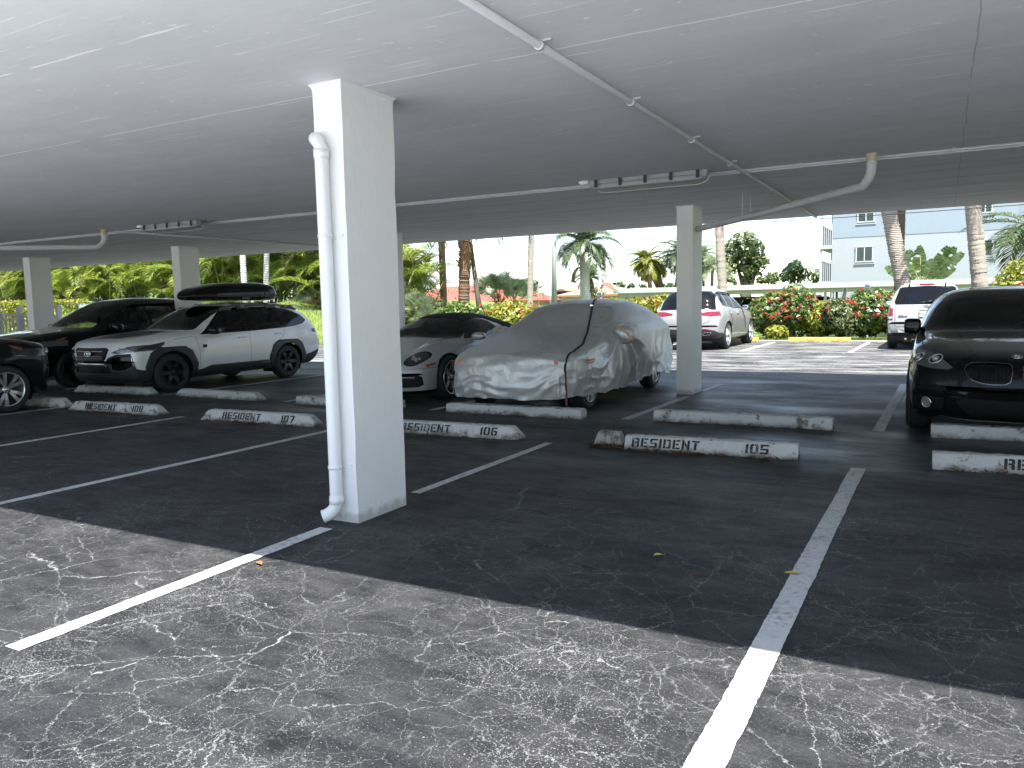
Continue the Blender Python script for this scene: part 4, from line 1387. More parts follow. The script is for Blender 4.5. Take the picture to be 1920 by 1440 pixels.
# ---------------------------------------------------------------- black sedan at the right
def black_sedan():
    S = dict(L=4.90, W=1.86, s0=0.83 + 2.97 / 2, axles=(0.83, 3.80), wr=0.335,
             top=[(0, .52), (.02, .62), (.06, .70), (.12, .755), (.25, .80), (.6, .865), (1.0, .925), (1.38, .975), (1.50, 1.00), (1.9, 1.19), (2.3, 1.365), (2.55, 1.43), (3.0, 1.462), (3.4, 1.44), (3.75, 1.355), (4.1, 1.19), (4.32, 1.09), (4.6, 1.07), (4.80, 1.03), (4.87, .85), (4.90, .66)],
             bot=[(0, .47), (.02, .34), (.06, .24), (.12, .19), (.3, .18), (4.5, .2), (4.8, .28), (4.88, .45), (4.90, .62)],
             wid=[(0, .84), (.06, .875), (.2, .905), (.6, .925), (1.2, .93), (3.8, .93), (4.5, .90), (4.8, .84), (4.9, .78)],
             belt=[(0, .50), (.02, .58), (.06, .64), (.12, .68), (.25, .72), (.6, .77), (1.0, .82), (1.45, .875), (2.4, .92), (3.6, .97), (4.3, .985), (4.75, .95), (4.88, .75), (4.9, .64)],
             nexp=[(0, 3.4), (.5, 3.5), (1.3, 3.3), (1.6, 3.9), (2.4, 3.9), (3.7, 3.7), (4.4, 3.2), (4.9, 2.8)],
             tumble=[(0, .05), (1.3, .15), (1.8, .38), (3.8, .38), (4.4, .25), (4.9, .1)],
             bow=[(0, .40), (.3, .34), (.8, .15), (1.5, .20), (2.3, .12), (2.8, 0), (3.6, -.06), (4.3, -.12), (4.9, -.28)], bowp=2.6,
             fender=[(0, 0), (.25, .010), (.9, .022), (1.4, .008), (1.7, 0), (4.9, 0)], flare=0.012)
    c = Car(S, "black_sedan", "black saloon car with round twin headlights facing the camera at right edge", "car", (0.64, 8.93 + S['s0'] - 0.25, 0), 0, (1.02, 1.02, 1.045))
    bk = paint("black_car_paint", (0.006, 0.006, 0.0068), 0.25)
    c.region(0, "body", bk); c.region(1, "body", M_GAP); c.region(2, "grille", M_GRILLE, off=-0.02); c.region(3, "grille_surround", plain("dark_chrome", (.17, .17, .175), .2, .7), off=.004)
    c.region(4, "headlight", M_LENSM, 'side'); c.region(5, "headlight", M_CHROME, 'side'); c.region(6, "windshield", M_GLASSC); c.region(7, "side_window", M_GLASS, 'side')
    c.region(8, "lower_intake", M_GRILLE, off=-.01); c.region(9, "side_intake", M_GRILLE, 'side', off=-.01); c.region(10, "rear_window", M_GLASSC); c.region(11, "body", M_GLOSSBLK)
    # twin rounded grille openings
    kid = [(.058, .575), (.045, .64), (.045, .70), (.065, .728), (.20, .738), (.36, .732), (.405, .71), (.42, .675), (.40, .625), (.355, .583), (.28, .558), (.19, .548), (.10, .552)]
    kc = np.array(kid); ctr = kc.mean(0)
    c.cut('front', [tuple(ctr + (p - ctr) * np.array([1.035, 1.06])) for p in kc], 3, smax=.5)
    c.cut('front', kid, 2, smax=.5, only=(0, 3))
    hl = [(.52, .685), (.60, .755), (.70, .805), (.80, .83), (.97, .84), (.97, .74), (.86, .70), (.70, .672), (.56, .668)]
    c.cut('front', hl, 4, smax=.95, nmin=.02)
    c.cut('front', [(0, .225), (0, .40), (.42, .41), (.50, .36), (.40, .25), (.34, .225)], 8, smax=.5)
    c.cut('front', [(.60, .28), (.58, .40), (.86, .41), (.87, .33), (.80, .27)], 9, smax=.6)
    c.gap('front', [(.33, .80), (.45, .775), (.52, .72)], 1, smax=.5)
    c.cut('front', [(0, .985), (.80, .97), (.665, 1.375), (0, 1.40)], 6, smin=1.3, smax=2.7, nmin=.05)
    c.cut('rear', [(0, 1.08), (.72, 1.08), (.58, 1.36), (0, 1.37)], 10, smin=3.2, smax=4.7, nmin=.05)
    win = [(1.80, .945), (2.42, 1.30), (2.62, 1.365), (3.0, 1.385), (3.4, 1.35), (3.9, 1.16), (3.75, 1.02), (3.5, .99)]
    c.cut('side', win, 7, nmin=.3)
    for ln in ([(1.42, .86), (1.45, .55), (1.40, .22)], [(2.62, .97), (2.60, .30)], [(3.55, .97), (3.40, .62)]): c.gap('side', ln, 1)
    c.gap('top', [(.74, .30), (.80, .9), (.80, 1.4)], 1)
    c.gap('top', [(.30, .10), (.42, .7), (.47, 1.35)], 11, w=.012)
    c.gap('front', [(.42, .41), (.60, .44), (.93, .47)], 11, w=.014, smax=.7, nmin=.02)
    c.arch()
    c.finish()
    c.wheels(spokes(5, .20, .12, two=.13), M_ALU, M_TYRE, tw=.245, rr=.70, inset=.0)
    for x in np.linspace(.09, .375, 10):
        c.patch('front', x, .645, lambda q, fr, sg: q.bar(fr(0, -.07, -.012), fr(0, .07, -.012), .008, .012, up=(0, -1, 0)), "grille_slat", M_GLOSSBLK, both=True)
    for x, r_ in ((.82, .066), (.665, .062)):
        def ring(q, fr, sg):
            t = np.linspace(0, 2 * PI, 29)
            q.tube(np.array([fr(r_ * math.cos(a), r_ * math.sin(a), .006) for a in t]), .0085, 8, cap=False)
            pts = [fr(r_ * .78 * math.cos(a), r_ * .78 * math.sin(a), .004) for a in t[:-1]]
            q.poly(pts, 1)
            q.blob(fr(0, 0, .006), (r_ * .55,) * 3, (14, 10), 2, mi=2)
        c.patch('front', x, .752, ring, "headlight_ring", [M_LAMPW, M_GLOSSBLK, M_LENS], both=True)
    c.patch('front', .73, .345, lambda q, fr, sg: (q.poly([fr(.045 * math.cos(a), .045 * math.sin(a), .012) for a in np.linspace(0, 2 * PI, 20, endpoint=False)], 0), q.tube(np.array([fr(.05 * math.cos(a), .05 * math.sin(a), .01) for a in np.linspace(0, 2 * PI, 21)]), .006, 6, mi=1, cap=False)), "fog_lamp", [M_LAMPW, M_CHROME], both=True)

    def roundel(q, fr, sg):
        t = np.linspace(0, 2 * PI, 33)
        q.poly([fr(.041 * math.cos(a), .041 * math.sin(a), .004) for a in t[:-1]], 1)
        q.tube(np.array([fr(.041 * math.cos(a), .041 * math.sin(a), .004) for a in t]), .004, 6, cap=False)
        q.tube(np.array([fr(.026 * math.cos(a), .026 * math.sin(a), .005) for a in t]), .0015, 5, cap=False)
        for k, mi in ((0, 3), (1, 2), (2, 3), (3, 2)):
            q.poly([fr(0, 0, .006)] + [fr(.025 * math.cos(a), .025 * math.sin(a), .006) for a in np.linspace(k * PI / 2, (k + 1) * PI / 2, 8)], mi)
    bl = plain("roundel_blue", (.02, .09, .30), .2); wh = plain("roundel_white", (.75, .75, .75), .2)
    c.patch('front', 0.0, .785, roundel, "emblem", [M_CHROME, M_GLOSSBLK, wh, bl])
    c.mirrors(1.92, .985, (.09, .07, .088), bk, .075, e=4.5)
    c.handles([(2.35, .83), (3.25, .87)], bk)
    c.interior((2.55, 3.35), .30, (1.75, .98), 1.17)
    return c


black_sedan()


# ---------------------------------------------------------------- white wagon with roof box
def white_wagon():
    S = dict(L=4.87, W=1.875, s0=0.93 + 2.745 / 2, axles=(0.93, 3.675), wr=0.352,
             top=[(0, .62), (.015, .78), (.04, .88), (.08, .935), (.2, .975), (.6, 1.035), (1.0, 1.075), (1.25, 1.105), (1.38, 1.13), (1.8, 1.36), (2.15, 1.535), (2.4, 1.60), (2.9, 1.635), (3.6, 1.625), (4.1, 1.575), (4.4, 1.48), (4.62, 1.28), (4.76, 1.08), (4.83, .96), (4.86, .80), (4.87, .66)],
             bot=[(0, .58), (.02, .42), (.06, .30), (.15, .24), (.5, .24), (4.4, .27), (4.75, .40), (4.85, .55), (4.87, .64)],
             wid=[(0, .84), (.05, .87), (.2, .895), (.7, .925), (1.4, .9375), (3.8, .9375), (4.4, .915), (4.8, .87), (4.87, .83)],
             belt=[(0, .61), (.015, .74), (.04, .82), (.08, .865), (.2, .90), (.6, .945), (1.2, .985), (1.6, 1.0), (2.6, 1.03), (3.7, 1.075), (4.3, 1.09), (4.7, 1.0), (4.84, .82), (4.87, .65)],
             nexp=[(0, 3.2), (1.2, 3.0), (1.6, 3.6), (2.4, 3.6), (4.2, 3.4), (4.87, 3.0)],
             tumble=[(0, .1), (1.2, .25), (1.8, .46), (4.2, .46), (4.87, .3)],
             bow=[(0, .36), (.3, .30), (.8, .14), (1.4, .22), (2.2, .10), (2.8, 0), (4.2, -.10), (4.87, -.22)], bowp=2.8,
             fender=[(0, .004), (.5, .02), (1.2, .012), (1.5, 0), (4.87, 0)], flare=0.03)
    c = Car(S, "white_wagon", "white station wagon with black wheel arch trim carrying a black roof box", "car", (-12.86, 9.24 + (S['s0'] - .93) * 1.04, 0), RAD(1.0), (.97, 1.04, .97))
    wp = paint("white_car_paint", (.80, .805, .80), .3)
    c.region(0, "body", wp); c.region(1, "body", M_GAP); c.region(2, "grille", M_GRILLE, off=-.012); c.region(3, "body", M_GLOSSBLK)
    c.region(4, "headlight", M_LENSM, 'side'); c.region(5, "body", M_CLAD); c.region(6, "windshield", M_GLASS); c.region(7, "side_window", M_GLASSD, 'side'); c.region(8, "side_window", M_GLASS, 'side')
    c.region(10, "rear_window", M_GLASSD); c.region(11, "tail_light", M_RED, 'side'); c.region(12, "wheel_arch_trim", M_CLAD, 'side', off=.004, thick=.02)
    c.region(13, "front_bumper_trim", M_CLAD, off=.006, thick=.012); c.region(14, "lower_grille", M_GRILLE, off=-.004); c.region(15, "headlight", M_LENSD, 'side'); c.region(16, "sill_trim", M_CLAD, 'side', off=.002, thick=.018)
    c.region(17, "hood_decal", M_CLAD)
    c.region(18, "fog_lamp_panel", M_GLOSSBLK, 'side', off=.002)
    c.region(19, "wheel_arch_trim ", M_CLAD, 'side', off=.004, thick=.02)
    for a in S['axles']:
        R0 = S['wr'] * 1.13; R1 = R0 + .10
        pl = [(a + R1 * .98, .30), (a + R1 * 1.02, .50), (a + R1 * .80, .74), (a + R1 * .52, .825), (a - R1 * .52, .825), (a - R1 * .80, .74), (a - R1 * 1.02, .50), (a - R1 * .98, .30)]
        c.cut('side', pl, 12 if a < 2 else 19, nmin=.02)
    c.cut('side', [(1.2, .2), (1.2, .34), (1.55, .375), (1.75, .43), (3.12, .43), (3.4, .34), (3.4, .2)], 16, nmin=.2)
    # front
    c.cut('front', [(0, .27), (0, .56), (.37, .56), (.46, .68), (.60, .735), (.79, .74), (.80, .60), (.84, .48), (.90, .42), (.96, .40), (.93, .24), (0, .2)], 13, smax=.62, nmin=.0)
    c.cut('front', [(0, .41), (0, .53), (.42, .53), (.46, .41)], 14, smax=.5, only=(13,))
    c.cut('front', [(.50, .46), (.50, .66), (.60, .69), (.80, .69), (.80, .52), (.70, .46)], 18, smax=.5, only=(13,))
    c.cut('front', [(0, .60), (0, .85), (.40, .855), (.46, .825), (.40, .66), (.355, .60)], 2, smax=.4)
    c.cut('front', [(.50, .765), (.56, .80), (.74, .865), (.97, .90), (.97, .79), (.80, .765), (.60, .745)], 4, smax=.75, nmin=.02)
    c.cut('side', [(.30, .80), (.42, .865), (.82, .925), (.80, .87), (.60, .815)], 15, nmin=.05, only=(0, 4))
    c.cut('top', [(0, .35), (.34, .33), (.42, 1.22), (0, 1.27)], 17, nmin=.5)
    c.gap('front', [(.75, .745), (.80, .70), (.84, .50)], 1, smax=.6)
    c.cut('front', [(0, 1.125), (.74, 1.11), (.565, 1.555), (0, 1.57)], 6, smin=1.15, smax=2.5, nmin=.05)
    fw = [(1.62, 1.04), (1.75, 1.10), (2.22, 1.42), (2.36, 1.475), (2.62, 1.50), (2.66, 1.055)]
    rw = [(2.74, 1.06), (2.72, 1.505), (3.20, 1.51), (3.46, 1.50), (3.60, 1.09)]
    qw = [(3.68, 1.095), (3.54, 1.49), (3.95, 1.44), (4.18, 1.33), (4.26, 1.22), (4.15, 1.17), (3.95, 1.125)]
    surr = [(1.56, 1.02), (1.72, 1.11), (2.20, 1.445), (2.36, 1.50), (2.7, 1.53), (3.4, 1.53), (3.95, 1.47), (4.24, 1.345), (4.33, 1.22), (4.2, 1.15), (3.95, 1.105), (3.6, 1.075), (2.7, 1.04)]
    c.cut('side', surr, 3, nmin=.25)
    c.cut('side', fw, 8, nmin=.25, only=(3,)); c.cut('side', rw, 7, nmin=.25, only=(3,)); c.cut('side', qw, 7, nmin=.25, only=(3,))
    c.cut('rear', [(0, 1.14), (.68, 1.14), (.56, 1.50), (0, 1.52)], 10, smin=3.9, nmin=.05)
    c.cut('side', [(4.45, .95), (4.40, 1.02), (4.9, 1.10), (4.9, .93)], 11, nmin=.02)
    c.cut('side', [(4.05, .24), (4.08, .44), (4.4, .50), (4.62, .56), (4.9, .64), (4.9, .24)], 5, nmin=-.3)
    for ln in ([(1.45, 1.0), (1.50, .75), (1.50, .40)], [(2.70, 1.05), (2.70, .43)], [(3.62, 1.08), (3.60, .95), (3.42, .80)], [(1.0, .955), (1.4, 1.0)]): c.gap('side', ln, 1, w=.006)
    c.arch(grow=1.13, n=22)
    c.finish()
    c.wheels(spokes(6, .30, .30, r0=.15), M_BLKRIM, M_TYRE, tw=.225, rr=.66, hub=M_DARK, inset=.0)
    for z in (.665, .70, .79):
        c.patch('front', 0, z, lambda q, fr, sg: q.box(fr(0, 0, .006), (.76, .012, .012)), "grille_bar", M_GLOSSBLK)

    def oval(q, fr, sg):
        t = np.linspace(0, 2 * PI, 33)
        q.tube(np.array([fr(.085 * math.cos(a), .045 * math.sin(a), .022) for a in t]), .006, 6, cap=False)
        q.poly([fr(.082 * math.cos(a), .042 * math.sin(a), .018) for a in t[:-1]], 1)
        for (x, y, k) in ((-.035, .008, .017), (.005, .014, .009), (.03, .018, .009), (.0, -.012, .009), (.03, -.008, .009), (.05, .003, .009)):
            q.poly([fr(x + k * (1 if i % 2 == 0 else .4) * math.cos(PI / 4 * i), y + k * (1 if i % 2 == 0 else .4) * math.sin(PI / 4 * i), .021) for i in range(8)], 0)
    c.patch('front', 0.0, .745, oval, "emblem", [M_CHROME, M_GLOSSBLK])
    c.patch('front', .66, .805, lambda q, fr, sg: (q.tube(np.array([fr(-.10, -.01, .004), fr(.02, .0, .004), fr(.06, .035, .004), fr(.11, .05, .004)]), .006, 6), q.blob(fr(-.03, .02, .0), (.028, .02, .022), (12, 8), 2, mi=1)), "headlight_bar", [M_LAMPW, M_LAMPW], both=True)
    c.patch('front', .40, .545, lambda q, fr, sg: q.box(fr(0, 0, .014), (.05, .01, .035)), "tow_cover", plain("copper_trim", (.28, .11, .03), .4), both=True)
    c.patch('side', 1.62, .80, lambda q, fr, sg: q.prism([(-.045, .03), (.045, .03), (.04, -.02), (0, -.035), (-.04, -.02)], 0, .006, M=np.column_stack([fr(1, 0) - fr(0, 0), fr(0, 1) - fr(0, 0), fr(0, 0, 1) - fr(0, 0), fr(0, 0)])), "badge", M_GLOSSBLK, both=True)
    p = c.probe('side', 3.05, .405)
    if p:
        Mx = Matrix.Translation((p[0][0] + .024, 3.05 - S['s0'], .385)) @ Matrix(((0, 0, 1, 0), (1, 0, 0, 0), (0, 1, 0, 0), (0, 0, 0, 1)))
        font_mesh("WILDERNESS", .045, "lettering", plain("orange_lettering", (.45, .12, .03), .5), c.root, Mx)
    c.mirrors(1.80, 1.05, (.115, .075, .075), M_GLOSSBLK, .13)
    c.handles([(2.50, .93), (3.42, .965)], wp)
    c.interior((2.62, 3.45), .36, (1.62, 1.08), 1.30)
    # roof rails with raised ladder-like feet
    for sg in (-1, 1):
        pts = []
        for s_ in np.linspace(2.25, 4.25, 15):
            h = c.probe('top', .60, s_)
            pts.append(h[0] * np.array([sg, 1, 1]) + np.array([0, 0, .055]))
        pts[0][2] -= .05; pts[-1][2] -= .05
        q = MB()
        for a, b in zip(pts[:-1], pts[1:]): q.bar(a, b, .035, .035)
        for i in (1, 4, 9, 12): q.prism([(-.16, 0), (.16, 0), (.08, .075), (-.08, .075)], -.02, .02, M=np.column_stack([[0, 1, 0], [0, 0, 1], [1, 0, 0], pts[i] + np.array([0, 0, -.065])]))
        rr_ = q.build("roof_rail", M_CLAD, c.root)
        for i in (4, 12):
            q = MB(); q.box(pts[i] + np.array([sg * .021, 0, -.012]), (.008, .07, .04)); q.build("tie_down", plain("copper_anchor", (.40, .17, .04), .45), rr_)
    for s_ in (2.75, 3.6):
        q = MB(); h = c.probe('top', .60, s_)[0]
        q.bar((-.68, s_ - S['s0'], h[2] + .10), (.68, s_ - S['s0'], h[2] + .10), .07, .025, up=(0, 0, 1)); q.build("crossbar", M_CLAD, c.root)
    # roof box
    b = MB(); n = 40; K = 28; V = []
    ss = np.linspace(0, 1, n); y0, y1 = 1.98, 4.10
    zt_ = pchip([(0, .06), (.03, .14), (.12, .235), (.45, .335), (.75, .345), (.93, .31), (.985, .22), (1, .12)], ss)
    zb_ = pchip([(0, .03), (.06, -.03), (.3, -.05), (.9, -.05), (.97, -.0), (1, .08)], ss)
    wd_ = pchip([(0, .18), (.06, .32), (.3, .42), (.7, .43), (.95, .37), (1, .28)], ss)
    for i, t in enumerate(ss):
        zc = .06
        for k in range(K):
            a = 2 * PI * k / K
            ca, sa = math.cos(a), math.sin(a)
            e = 3.4; r_ = (abs(ca) ** e + abs(sa) ** e) ** (-1 / e)
            z = zc + (zt_[i] - zc) * r_ * sa if sa > 0 else zc + (zc - zb_[i]) * r_ * sa
            x = wd_[i] * r_ * ca
            if abs(sa) < .2: x *= 1.02
            V.append((x - .05, y0 + (y1 - y0) * t - S['s0'], 1.71 + z))
    F = [(i * K + k, (i + 1) * K + k, (i + 1) * K + (k + 1) % K, i * K + (k + 1) % K) for i in range(n - 1) for k in range(K)]
    F += [tuple(range(K)), tuple((n - 1) * K + k for k in range(K))[::-1]]
    b.add(V, F, 0, True)
    rb = b.build("roof_box", paint("roof_box_gloss", (.009, .009, .0095), .2), c.root)
    for kk in (0, K // 2):
        q = MB()
        for i in range(2, n - 3, 1):
            a0 = np.array(V[i * K + kk]); a1 = np.array(V[(i + 1) * K + kk])
            q.bar(a0 + [0, 0, -.012], a1 + [0, 0, -.012], .014, .016)
        q.build("seam", M_DARK, rb)
    q = MB(); v = np.array(V[20 * K]); q.box(v + [.004, .05, -.055], (.02, .20, .05)); q.build("lock", M_CLAD, rb)
    # spoiler
    q = MB(); h = c.probe('top', .0, 4.25)[0]
    q.prism([(-.55, 0), (.55, 0), (.48, .20), (-.48, .20)], -.012, .012, M=np.column_stack([[1, 0, 0], [0, 1, -.22], [0, 0, 1], h + np.array([0, 0, .012])])); q.build("spoiler", wp, c.root)
    return c


white_wagon()


# ---------------------------------------------------------------- grey sports car
def sports_car():
    S = dict(L=4.53, W=1.87, s0=0.98 + 2.45 / 2, axles=(0.98, 3.43), wr=0.34,
             top=[(0, .46), (.02, .54), (.06, .60), (.12, .635), (.25, .675), (.6, .755), (1.0, .845), (1.28, .905), (1.38, .935), (1.7, 1.10), (2.02, 1.235), (2.3, 1.29), (2.7, 1.298), (3.1, 1.25), (3.5, 1.13), (3.9, .98), (4.2, .885), (4.42, .80), (4.5, .68), (4.53, .56)],
             bot=[(0, .42), (.02, .28), (.06, .18), (.15, .14), (4.2, .17), (4.45, .3), (4.53, .5)],
             wid=[(0, .80), (.06, .84), (.25, .88), (.9, .905), (1.5, .90), (2.4, .905), (3.3, .935), (4.0, .91), (4.4, .84), (4.53, .78)],
             belt=[(0, .45), (.02, .50), (.06, .54), (.12, .565), (.25, .60), (.6, .665), (1.0, .74), (1.4, .79), (2.4, .845), (3.2, .86), (4.0, .80), (4.4, .70), (4.53, .53)],
             nexp=[(0, 2.4), (1.2, 2.3), (1.5, 3.0), (2.2, 3.0), (3.0, 2.7), (4.53, 2.4)],
             tumble=[(0, .1), (1.2, .25), (1.6, .62), (3.0, .62), (3.8, .4), (4.53, .1)],
             bow=[(0, .52), (.3, .45), (.8, .2), (1.35, .20), (2.0, .14), (2.5, .02), (3.4, -.10), (4.53, -.34)], bowp=2.5,
             fender=[(0, 0), (.15, .02), (.45, .062), (.9, .085), (1.2, .06), (1.5, 0), (2.9, 0), (3.4, .03), (4.0, .01), (4.53, 0)], flare=0.02)
    c = Car(S, "sports_car", "grey convertible sports car with oval headlights and dark soft top", "car", (-7.46, 9.95 + S['s0'] - .98, 0), RAD(1.5))
    gp_ = paint("grey_car_paint", (.40, .405, .415), .38, .25)
    roof = plain("soft_top_fabric", (.020, .021, .025), .9, var=.15, vscale=60, bump=.2, bscale=400)
    c.region(0, "body", gp_); c.region(1, "body", M_GAP); c.region(2, "air_intake", M_GRILLE, 'side', off=-.012); c.region(4, "headlight", M_LENSD, 'side'); c.region(5, "headlight", M_GLOSSBLK, 'side')
    c.region(6, "windshield", glassmat("dark_windscreen", (.16, .165, .175))); c.region(7, "side_window", M_GLASSD, 'side'); c.region(8, "soft_top", roof, off=.006); c.region(9, "front_lip", M_GLOSSBLK); c.region(11, "marker_light", M_AMBER, 'side', off=.002)
    c.cut('side', [(1.98, 1.262), (2.05, 1.17), (2.28, 1.215), (2.62, 1.20), (2.92, 1.09), (3.02, .98), (2.95, .93), (3.2, .90), (3.72, 1.02), (3.2, 1.35), (2.4, 1.36), (2.05, 1.32)], 8, nmin=-.5)
    c.cut('top', [(0, 2.04), (.50, 2.10), (.56, 3.4), (0, 3.6)], 8, nmin=.3)
    c.cut('side', [(1.60, .90), (2.02, 1.15), (2.28, 1.205), (2.60, 1.185), (2.90, 1.08), (2.99, .965), (2.90, .905)], 7, nmin=.25, only=(0, 8))
    c.cut('front', [(0, .93), (.735, .905), (.555, 1.20), (.45, 1.225), (0, 1.24)], 6, smin=1.15, smax=2.35, nmin=.05)
    th = np.linspace(0, 2 * PI, 24, endpoint=False)
    el = lambda rx, rz: [(.665 + rx * math.cos(t) * math.cos(.25) - rz * math.sin(t) * math.sin(.25), .655 + rx * math.cos(t) * math.sin(.25) + rz * math.sin(t) * math.cos(.25)) for t in th]
    c.cut('front', el(.118, .098), 5, smax=1.1, nmin=.02)
    c.cut('front', el(.103, .084), 4, smax=1.1, nmin=.02, only=(5,))
    c.cut('front', [(.30, .245), (.30, .42), (.74, .43), (.79, .40), (.80, .28), (.74, .245)], 2, smax=.6)
    c.cut('front', [(0, .10), (0, .185), (.97, .20), (.97, .10)], 9, smax=.7, nmin=-.2)
    c.gap('front', [(.0, .50), (.70, .515), (.95, .53)], 1, w=.005, smax=.9, nmin=.02)
    c.cut('side', [(.44, .53), (.62, .565), (.62, .595), (.42, .57)], 11, nmin=.05)
    for ln in ([(1.42, .80), (1.46, .55), (1.50, .2)], [(2.78, .87), (2.80, .5), (2.70, .2)]): c.gap('side', ln, 1, w=.006)
    c.gap('top', [(.40, .25), (.60, .8), (.66, 1.2)], 1, w=.005)
    c.arch(grow=1.09)
    c.finish()
    c.wheels(spokes(5, .20, .10, two=.14), M_ALU, M_TYRE, tw=.25, rr=.76, inset=.012)

    def lampin(q, fr, sg):
        for (x, y, r_) in ((0.0, 0.0, .028), (.045, .035, .02), (-.045, .02, .02), (.03, -.04, .02), (-.03, -.035, .02)):
            t = np.linspace(0, 2 * PI, 17)
            q.tube(np.array([fr(x + r_ * math.cos(a), y + r_ * math.sin(a), .001) for a in t]), .004, 6, cap=False)
            q.blob(fr(x, y, -.004), (r_ * .6,) * 3, (10, 7), 2, mi=1)
    c.patch('front', .665, .655, lampin, "headlight_cluster", [M_LAMPW, M_LENS], both=True)
    c.patch('front', .55, .395, lambda q, fr, sg: q.tube(np.array([fr(-.25, 0, .02), fr(0, 0, .012), fr(.20, .0, .012)]), .012, 6), "intake_blade", gp_, both=True)
    c.patch('front', 0, .70, lambda q, fr, sg: q.prism([(-.025, .035), (.025, .035), (.025, -.01), (0, -.035), (-.025, -.01)], 0, .003, M=np.column_stack([fr(1, 0) - fr(0, 0), fr(0, 1) - fr(0, 0), fr(0, 0, 1) - fr(0, 0), fr(0, 0)])), "emblem", plain("brass_emblem", (.5, .35, .1), .3, .7))
    c.mirrors(1.78, .895, (.12, .07, .062), gp_, .14, e=2.5)
    c.interior((2.35,), .25, (1.55, .90), 1.02)
    return c


sports_car()


